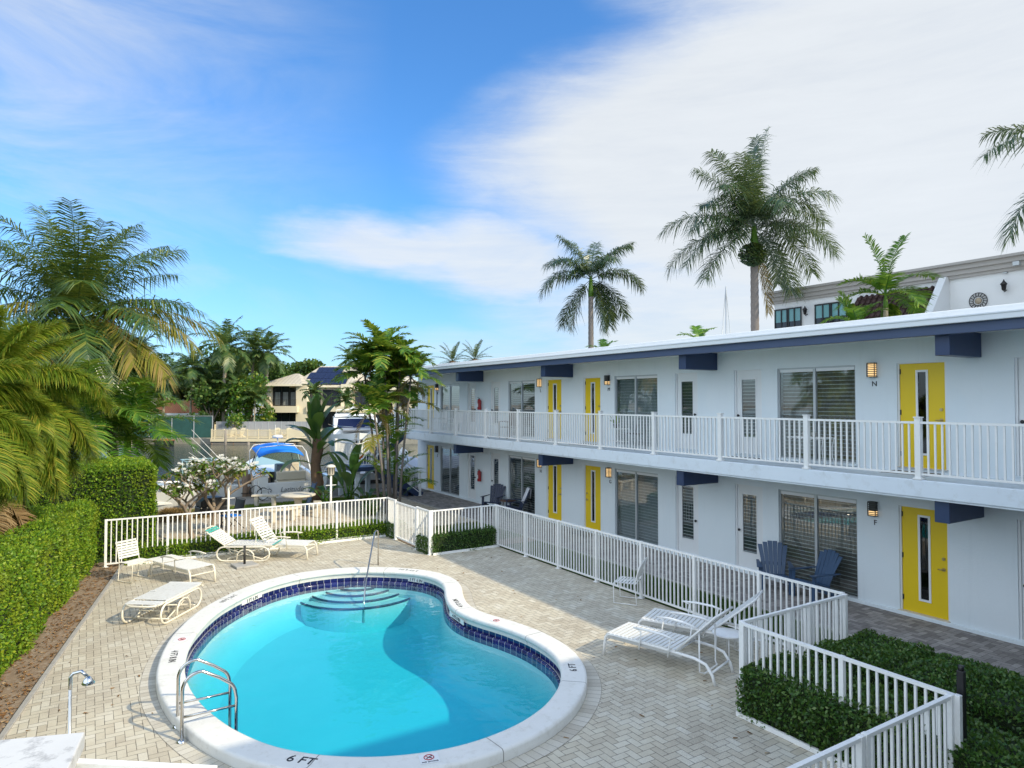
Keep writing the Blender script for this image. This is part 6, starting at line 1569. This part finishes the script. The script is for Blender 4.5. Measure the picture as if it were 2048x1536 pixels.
def hip(u0,u1,v0,ur0,ur1,v1,y0,y1,name='roof'):
    z0,z1=Z_(v0),Z_(v1); ym=(y0+y1)/2; b=MB()
    A=[(X_(u0),y0,z0),(X_(u1),y0,z0),(X_(u1),y1,z0),(X_(u0),y1,z0),(X_(ur0),ym,z1),(X_(ur1),ym,z1)]
    b.add(A,[(0,1,5,4),(1,2,5),(2,3,4,5),(3,0,4),(3,2,1,0)]); o=b.build(name,metal_roof,t)
    b=MB(); b.box((X_(u0),y0-.06,z0-.25),(X_(u1),y0-.001,z0+.02)); b.build('eave_gutter',house_cream,t)
    return z0,z1,ym
hip(525,609,769,572,580,745,-1.0,9)
z0,z1,ym=hip(575,705,771,612,690,727,.9,14); hip(696,840,776,730,800,745,1.0,11)
b=MB()
for (ua,ub,fa,fb) in ((610,688,.02,.30),(601,690,.31,.62),(612,672,.63,.9)):
    for k in range(int((ub-ua)/11)):
        uu=ua+11*k; ya=.9+(ym-.9)*fa;yb=.9+(ym-.9)*fb; za=z0+(z1-z0)*fa+.12; zb=z0+(z1-z0)*fb+.12
        b.add([(X_(uu),ya,za),(X_(uu+10.7),ya,za),(X_(uu+10.7),yb,zb),(X_(uu),yb,zb)],[(0,1,2,3)])
b.build('solar_panels',solar_m,t,solid=.05)
# timber deck with railing and glass wall
D=84.
t=far('waterfront_deck','cream timber deck on piles with slatted railings in front of the cream house','deck',520,D,z=0)
def X2(u): return fw(u-520,D)
zd=fz(877,D)
b=MB(); b.box((X2(425),-.5,zd-.35),(X2(600),5.,zd)); b.build('deck_platform',wood_cream,t)
b=MB(); b.box((X2(426),-.35,zd-.75),(X2(575),-.15,zd-.36)); b.build('deck_beam',wood_grey,t)
b=MB(); b.box((X2(440),1.0,-1.2),(X2(600),5.,zd-.36)); b.build('underdeck_shade',dark_in,t)  # dark block stands in for the shade beneath the deck
zt_=fz(859,D)
b=MB()
for u in (427,433,452,475,498,520,542,560,577): b.box((X2(u)-.06,-.45,zd),(X2(u)+.06,-.33,zt_+.1))
b.build('railing_posts',wood_cream,t)
b=MB(); b.box((X2(427),-.44,zt_-.1),(X2(577),-.34,zt_)); b.box((X2(427),-.43,zd+.12),(X2(577),-.35,zd+.2))
u=428.
while u<577: b.box((X2(u),-.42,zd+.2),(X2(u)+.05,-.37,zt_-.1)); u+=2.1
b.build('railing',wood_cream,t)
b=MB(); b.prism([(X2(577),zd),(X2(612),zd+.35),(X2(612),zt_-.3),(X2(585),zt_+.1),(X2(577),zt_)],-.42,-.36,axis='y'); b.build('side_panel',wood_cream,t)
for u in (427,470,512,556,592): b=MB(); b.tube([(X2(u),-.25,-2.4),(X2(u),-.25,zd-.36)],.13,7); b.build('pile',pile_m,t)
for (u,top),lab in (((452,860),'grey mooring pile standing before the far timber deck, the taller one'),((498,884),'short mooring pile standing below the far timber deck')):
    q_=far('mooring_pile',lab,'piling',u,82,'mooring piles off the far deck',-2.4); b=MB(); b.tube([(0,0,0),(0,0,fz(top,82)+2.4)],.16,8); b.build('pile',wood_grey,q_)
D=88.
t=far('glass_wall','long grey glass balustrade between the far timber deck and the cream house','glass railing',525,D,z=-.4)
b=MB(); b.box((fw(-92,D),0,0),(fw(95,D),.05,fz(843,D)+.4)); b.build('glass_panel',paint('grey_glass',(.33,.34,.37),.3,.1,.6,.01,5),t)
b=MB()
for k in range(15): b.box((fw(-92+13*k,D),-.04,0),(fw(-92+13*k,D)+.06,-.001,fz(843,D)+.42))
b.build('glass_posts',frame_al,t)
first=None
for u,lab in ((463,'cream garden chair on the far timber deck, leftmost of four'),(482,'cream garden chair on the far timber deck, second from left'),(552,'cream garden chair on the far timber deck, third from left'),(574,'cream garden chair on the far timber deck, rightmost of four')):
    p=at(u,870,D-2)
    if first is None:
        first=adirondack(lab,(p.x,p.y,zd+.01),R(215),wood_cream,name='deck_chair'); first['group']='cream chairs on the far deck'; first.scale=(1.25,)*3
    else: dup(first,lab,(p.x,p.y,zd+.01),R(215+u%30))
# ---- trees across the water
def tree(label,u,v,D,rx,rz_,n,leaf,size,trunkm=branch_m,group=None,zb=-.5,name='broadleaf_tree',seed=1,lob=7):
    g=np.random.default_rng(seed); t=far(name,label,'tree',u,D,group,z=zb); cz=fz(v,D)-zb
    q=random.Random(seed); L=[]
    for k in range(lob):
        a=q.uniform(0,6.28); L.append((math.cos(a)*rx*q.uniform(.2,.65),math.sin(a)*rx*q.uniform(.2,.65),cz+q.uniform(-.6,.6)*rz_,q.uniform(.38,.6)*rx,q.uniform(.35,.6)*rz_))
    ix=g.integers(0,lob,n); LA=np.array(L)[ix]
    d=g.normal(0,1,(n,3)); d/=np.linalg.norm(d,axis=1)[:,None]; rr=(g.random(n)**.35)*g.uniform(.85,1.1,n)
    P=np.c_[LA[:,0]+d[:,0]*LA[:,3]*rr,LA[:,1]+d[:,1]*LA[:,3]*rr,LA[:,2]+d[:,2]*LA[:,4]*rr]
    P[:,2]=np.maximum(P[:,2],.2)
    A=g.normal(0,1,(n,3))+d*.8; A/=np.linalg.norm(A,axis=1)[:,None]; S=np.cross(A,g.normal(0,1,(n,3))); S/=np.linalg.norm(S,axis=1)[:,None]
    sz=size*g.uniform(.5,1.3,n)[:,None]
    V=np.empty((n,4,3)); V[:,0]=P-A*sz*.5; V[:,1]=P+S*sz*.35; V[:,2]=P+A*sz*.5; V[:,3]=P-S*sz*.35
    F=(np.arange(n)*4)[:,None]+np.array([[0,1,2,3]])
    build_np('crown',V.reshape(-1,3),F,leaf,t)
    b=MB(); b.tube([(0,0,-.2),(.1,0,cz*.5),(0,.1,cz)],[.28,.2,.1],7)
    for l in L[:5]: b.tube([(.05,0,cz*.45),((l[0])*.5,l[1]*.5,cz*.5+l[2]*.3),(l[0],l[1],l[2])],[.12,.09,.04],5)
    b.build('trunk',trunkm,t); return t
GB='broadleaf trees across the canal'
for i,(u,v,D,rx,rz_,n,sz,lab) in enumerate([
    (575,748,112,5.2,2.2,3000,.55,'dark green tree crown showing behind the hip roof of the cream house, left side'),
    (612,742,114,4.0,2.0,2200,.55,'dark green tree crown directly behind the hip roof peak'),
    (425,815,92,3.2,3.2,2600,.45,'glossy dark shrub-like tree left of the deck, over the green fence end'),
    (445,770,100,5.0,4.4,3800,.5,'dense green tree filling the gap between royal palms and the cream house'),
    (345,775,102,5.0,3.2,3400,.5,'dense green tree right above the orange tiled roof'),
    (285,770,98,5.5,4.2,3600,.5,'dense green tree left above the orange tiled roof'),
    (225,770,80,5.0,4.5,3200,.5,'dense green tree behind the adonidia palm'),
    (500,800,92,3.6,4.0,3000,.45,'yellow-green bushy tree directly left of the cream house'),
    (395,840,87.5,1.6,1.5,900,.35,'round dark bush against the right end of the green fence'),
    (470,842,88,1.4,1.0,700,.3,'small bright bush behind the glass balustrade'),
    (530,760,116,4.0,2.5,2000,.55,'distant tree crown between royal palms and the house roof'),
    (845,820,70,2.0,3.2,1400,.4,'dark green tree behind the far gable end of the motel'),
    (120,790,60,6,4.5,3000,.5,'dark leafy mass behind the foxtail palms at the frame edge'),
    ]): tree(lab,u,v,D,rx,rz_,n,bg_leaf if i not in (7,9) else areca_leaf,sz,group=GB,seed=i+3)
def fpalm(label,u,v,D,L,n,leaf,e0=1.35,e1=-.6,tm=trunk_pale,shaft=None,seed=1,grp='palms across the canal',w=.09,r=.16,dead=False,zb=-.5):
    p=at(u,v,D); t=palm('tall_palm',label,(p.x,p.y,zb),(p.x+.2,p.y,p.z),fronds(int(n*1.4),L*1.12,leaf*1.25,30,w*1.5,e0,e1,.9,1.2,seed,ld=.7,vee=.2,rz=.05),bg_palm,tm,r,r*.8,shaft=shaft,group=grp)
    if dead:
        V,F=merge([frond(L*.9,-1.25,.25,k*1.3,leaf*.7,14,w,origin=(.2,0,p.z-zb-.3),ld=.8) for k in range(5)]); build_np('dead_skirt',V,F,dead_leaf,t)
    return t
fpalm('tall royal palm across the canal with green shaft, in front of its twin',447,712,93,4.3,18,.9,shaft=(1.6,.22),seed=2,r=.25,w=.11)
fpalm('tall royal palm across the canal, behind and right of the green-shafted one',503,700,99,4.6,18,.9,seed=3,r=.22,w=.11)
fpalm('royal palm across the canal leaning toward the cream house roof',532,705,97,3.8,15,.8,seed=7,r=.2,w=.11)
fpalm('slim coconut palm across the canal with bare pale trunk above the orange roof',381,735,92,2.9,15,.7,seed=4,r=.15)
fpalm('palm with a dry brown leaf skirt across the canal, above the tiled roof chimney',327,765,92,3.2,13,.7,seed=5,r=.15,dead=True)
fpalm('dark palm across the canal behind the coconut palm trunk',262,728,70,3.4,15,.8,seed=6,r=.16)
fpalm('broad dark palm just across the canal between coconut trunk and adonidia palm',225,755,50,3.0,16,.75,seed=8,r=.15,w=.08)
fpalm('low palm clump beside the cream house, with slanting pale stems',508,795,90,2.4,14,.6,seed=9,r=.08,e1=-.2)
fpalm('yellow-green palm in front of the cream house balcony, left one',625,785,90,1.9,14,.5,seed=10,r=.09,e1=-.2,w=.08)
fpalm('yellow-green palm in front of the cream house windows, right one',688,800,90,1.8,13,.5,seed=11,r=.09,e1=-.2,w=.08)
fpalm('feathery palm top above the solar panel roof',705,722,110,3.6,13,.7,seed=12,r=.15)
# white outbuilding roof glimpsed between the palms
# ================= neighbour building behind the motel
XN=28.
t=thing('neighbour_building','tall white stucco building with grey cornice rising behind the motel roof','building',(0,0,0))
b=MB(); b.box((XN,-14,0),(XN+14,20.78,9.45)); b.build('wall',neigh_wall,t)
b=MB(); 
for k,(o_,za,zb_) in enumerate(((.10,8.86,8.98),(.16,8.981,9.16),(.24,9.161,9.34),(.34,9.341,9.44))): b.box((XN-o_,-14.2,za),(XN-.002,20.78+o_,zb_)); b.box((XN-.002,20.782,za),(XN+14,20.78+o_,zb_))
b.build('cornice',neigh_trim,t)
for y in (19.2,10.65,14.9):
    b=MB(); b.box((XN-.30,y-.10,9.0),(XN-.15,y+.10,9.14)); b.build('scupper',frame_al,t)
for y0,y1 in ((19.33,20.72),(17.1,18.6)):
    b=MB(); z0_,z1_=7.1,8.52; b.box((XN-.03,y0,z0_),(XN-.005,y1,z1_)); w=b.build('window',teal_glass,t)
    b=MB(); b.box((XN-.035,y0+.02,z0_),(XN-.031,y1-.02,z0_+.85)); b.build('dark_lower_glass',far_glass,w)
    b=MB(); m_=(y0+y1)/2
    for y in (y0,(y0+m_)/2,m_-.04,m_+.04,(y1+m_)/2,y1): b.box((XN-.07,y-.025,z0_),(XN-.036,y+.025,z1_))
    b.box((XN-.07,y0-.03,z1_),(XN-.036,y1+.03,z1_+.06)); b.box((XN-.07,y0-.03,z0_-.06),(XN-.036,y1+.03,z0_)); b.build('window_frame',black,w)
for y in (19.0,11.06):
    b=MB(); b.lathe([(.02,0),(.07,.05),(.09,.22),(.12,.24),(.03,.36),(.01,.42)],8,(XN-.22,y,8.15)); b.bar((XN-.2,y,8.12),(XN-.01,y,8.2),.03); b.build('wall_lantern',black,t)
b=MB(); b.add([(XN-.02,13.25,8.62),(XN-.02,16.6,8.62),(XN-1.5,16.6,6.9),(XN-1.5,13.25,6.9)],[(0,1,2,3)])
aw=b.build('tiled_awning',neigh_tile,t,solid=.08)
b=MB()
for k in range(14):
    y=13.3+.24*k; 
    for j in range(8):
        f0=j/8.; f1=(j+1.15)/8.; b.tube([(XN-.06-1.45*f0,y,8.66-1.72*f0+.0),(XN-.06-1.45*f1,y,8.66-1.72*f1+.05)],.075,5)
b.build('awning_tiles',neigh_tile,aw)
b=MB(); b.prism([(XN-.003,6.8),(XN-.003,8.95),(XN-.25,8.95),(XN-1.9,6.8)],12.95,13.22,axis='y'); b.build('awning_cheek',neigh_wall,t)
b=MB(); cy,cz_=11.97,7.92
b.tube([(XN-.04,cy+.30*math.cos(R(a)),cz_+.30*math.sin(R(a))) for a in range(0,360,15)],.014,5,closed=True)
b.tube([(XN-.04,cy+.17*math.cos(R(a)),cz_+.17*math.sin(R(a))) for a in range(0,360,20)],.012,5,closed=True)
for k in range(16): a=R(22.5*k); b.bar((XN-.04,cy+.17*math.cos(a),cz_+.17*math.sin(a)),(XN-.04,cy+.29*math.cos(a+.12),cz_+.29*math.sin(a+.12)),.035,.02)
b.build('wheel_ornament',black,t); b=MB(); b.lathe([(0,0),(.12,0),(.1,.03),(0,.05)],14); o=b.build('ornament_face',trunk_pale,t); o.matrix_local=Matrix.Translation((XN-.03,cy,cz_))@Matrix.Rotation(R(-90),4,'Y')
b=MB(); b.box((XN-.12,11.0,8.8),(XN-.01,11.12,8.84)); b.build('camera_bracket',frame_al,t)
# sailboat mast behind the roof
p=at(1453,700,62)
t=thing('sailboat','sailboat whose bare white mast and rigging stick up behind the motel roof','sailboat',(p.x,p.y,-1.15),R(40))
hull(9,2.8,1.2,1.5,-.4,gelcoat,t)
zt2=fz(556,62)+1.15; b=MB(); b.tube([(4.5,0,.8),(4.5,0,zt2)],[.09,.06],7); b.build('mast',frame_al,t)
b=MB()
for e in ((0.2,0,1.2),(8.9,0,1.4),(4.2,-1.3,1.2),(4.2,1.3,1.2),(7.5,0,1.2)): b.tube([(4.5,0,zt2-.1),e],.035,4)
b.bar((4.5,-.8,zt2*.62),(4.5,.8,zt2*.62),.05); b.build('rigging',frame_al,t)
# ================= sky, sun, camera
SUN=Vector((.74,-1.32,1.0)).normalized()
EL=math.asin(SUN.z); AZ=math.atan2(SUN.x,SUN.y)
w=bpy.data.worlds.new('World'); sc.world=w; w.use_nodes=True; nt=w.node_tree; nt.nodes.clear()
class WN(NT):
    def __init__(s,t): s.t=t
k=WN(nt)
sky=k.n('ShaderNodeTexSky'); sky.sky_type='NISHITA'; sky.sun_disc=False; sky.sun_elevation=EL; sky.sun_rotation=AZ; sky.air_density=1.0; sky.dust_density=.6; sky.ozone_density=3.0; sky.altitude=0
dirv=k.n('ShaderNodeTexCoord').outputs['Generated']; o=k.xyz(dirv)
# azimuth (degrees, clockwise from +Y) and elevation of the direction
az=k.math('MULTIPLY',k.math('ARCTAN2',o[0],o[1]),57.2958); el=k.math('MULTIPLY',k.math('ARCSINE',o[2]),57.2958)
sx_=k.mapping(dirv,(1,1,3)); n_a=k.noise(sx_,3.2,6,.6); n_b=k.noise(k.mapping(dirv,(1,1,3),loc=(7,3,1)),3.2,6,.6)
az2=k.math('ADD',az,k.math('MULTIPLY',k.math('SUBTRACT',n_a,.5),9.)); el2=k.math('ADD',el,k.math('MULTIPLY',k.math('SUBTRACT',n_b,.5),5.))
def blob(a0,e0,ra,re,rot,soft):
    c,s_=math.cos(R(rot)),math.sin(R(rot)); da=k.math('SUBTRACT',az2,a0); de=k.math('SUBTRACT',el2,e0)
    x=k.math('DIVIDE',k.math('ADD',k.math('MULTIPLY',da,c),k.math('MULTIPLY',de,s_)),ra); y=k.math('DIVIDE',k.math('SUBTRACT',k.math('MULTIPLY',de,c),k.math('MULTIPLY',da,s_)),re)
    r2=k.math('SQRT',k.math('ADD',k.math('MULTIPLY',x,x),k.math('MULTIPLY',y,y)))
    m=k.n('ShaderNodeMapRange'); m.interpolation_type='SMOOTHSTEP'; k.l(r2,m.inputs[0]); m.inputs[1].default_value=1+soft; m.inputs[2].default_value=1-soft; return m.outputs[0]
BL=[(77,19,46.5,13.0,0,.17,1.0),(87,39,45,20,0,.16,1.0),(60,7,26,8.5,0,.35,.9),(31.5,11.6,8,3.4,-8,.5,.9),(23,12.7,9.5,1.9,-4,.6,.9),(27,10.6,8,1.3,-10,.7,.7),(16,12.4,4,.7,0,.8,.5),(48,2.5,24,3.,0,.6,.6)]
mask=None
for a0,e0,ra,re,rot,soft,am in BL:
    m=k.math('MULTIPLY',blob(a0,e0,ra,re,rot,soft),am); mask=m if mask is None else k.math('MAXIMUM',mask,m)
wis=k.noise(k.mapping(dirv,(1.2,1.2,5),rot=(0,0,.4)),2.6,8,.66,.6)
stk=k.noise(k.mapping(dirv,(1.,1.,9),rot=(.15,-.12,.3)),5.5,8,.68,.5)
wis=k.math('ADD',k.math('MULTIPLY',wis,.6),k.math('MULTIPLY',stk,.4))
mask=k.math('ADD',mask,k.math('MULTIPLY',k.math('MULTIPLY',k.math('SUBTRACT',wis,.5),5.0),k.math('MULTIPLY',mask,k.math('SUBTRACT',1.03,mask))),clamp=True)
mask=k.math('MULTIPLY',mask,.93)
ci=k.noise(k.mapping(dirv,(1,1,3.4),rot=(.3,.2,.9)),2.4,7,.6,.8)
lft=k.n('ShaderNodeMapRange'); k.l(az,lft.inputs[0]); lft.inputs[1].default_value=22; lft.inputs[2].default_value=-14
cirr=k.math('MULTIPLY',k.ramp(ci,[(.42,(0,0,0)),(.72,(.8,.8,.8))]),lft.outputs[0])
hz=k.n('ShaderNodeMapRange'); k.l(el,hz.inputs[0]); hz.inputs[1].default_value=30; hz.inputs[2].default_value=0
cirr=k.math('ADD',cirr,k.math('MULTIPLY',lft.outputs[0],.12))
mask=k.math('MAXIMUM',mask,cirr)
skyc=k.mix(1.,sky.outputs[0],k.ramp(k.math('DIVIDE',el,45.,clamp=True),[(0,(.50,.68,.92)),(.3,(.48,.86,1.16)),(1,(.50,.94,1.28))]),'MULTIPLY')
cloudc=k.mix(wis,c4((3.4,3.6,3.8)),c4((4.6,4.75,4.8)))
cl=k.mix(mask,skyc,cloudc)
# added unseen cloud bank behind and left of the camera; lifts light in the shade
fill_cloud=k.math('MAXIMUM',blob(-105,34,68,36,0,.3),blob(172,48,60,34,0,.4))
cl=k.mix(fill_cloud,cl,c4((6.3,7.3,8.5)))
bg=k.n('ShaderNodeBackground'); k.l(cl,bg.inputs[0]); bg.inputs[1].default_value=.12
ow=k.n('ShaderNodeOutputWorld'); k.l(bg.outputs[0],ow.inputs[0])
sl=bpy.data.lights.new('sun','SUN'); sl.energy=2.45; sl.angle=R(.8); sl.color=(1.,.87,.62)
so=bpy.data.objects.new('sun',sl); link(so); so.rotation_euler=SUN.to_track_quat('Z','Y').to_euler(); so.location=(0,0,30)
cam=bpy.data.cameras.new('camera'); cam.sensor_width=36; cam.lens=1350/2048*36; cam.clip_start=.05; cam.clip_end=3000
co=bpy.data.objects.new('camera',cam); link(co); co.location=(0,0,CAMH); co.rotation_euler=(math.pi/2+PIT,0,-YAW); sc.camera=co
sc.view_settings.view_transform='Standard'; sc.view_settings.look='None'; sc.view_settings.exposure=0.80; sc.view_settings.gamma=1
sc.cycles.max_bounces=8; sc.cycles.transparent_max_bounces=16; sc.cycles.diffuse_bounces=3; sc.cycles.glossy_bounces=3; sc.cycles.caustics_reflective=False; sc.cycles.caustics_refractive=False
# extra palms and trees filling the left of the far bank
fpalm('dense palm behind the orange tiled house, left of its chimney',285,745,100,4.0,17,1.0,seed=31,r=.2,w=.1)
fpalm('dense palm behind the orange tiled house, right of its chimney',352,752,104,3.8,17,1.0,seed=32,r=.2,w=.1)
fpalm('bushy palm between the two tall royal palms and the green screen fence',415,770,94,3.4,17,.9,seed=33,r=.16,w=.1)
fpalm('bushy palm overhanging the glass balustrade left of the cream house',478,782,92,3.0,16,.8,seed=34,r=.14,w=.1)
tree('tall dense green tree behind the twin royal palms',470,745,108,6.5,4.6,4200,bg_leaf,.6,group=GB,seed=51)
tree('tall dense green tree left of the twin royal palms',395,765,106,5.0,3.6,3200,bg_leaf,.55,group=GB,seed=52)
tree('wide dark green tree behind the coconut palm trunk',190,760,72,5.5,4.2,3200,bg_leaf,.5,group=GB,seed=53)
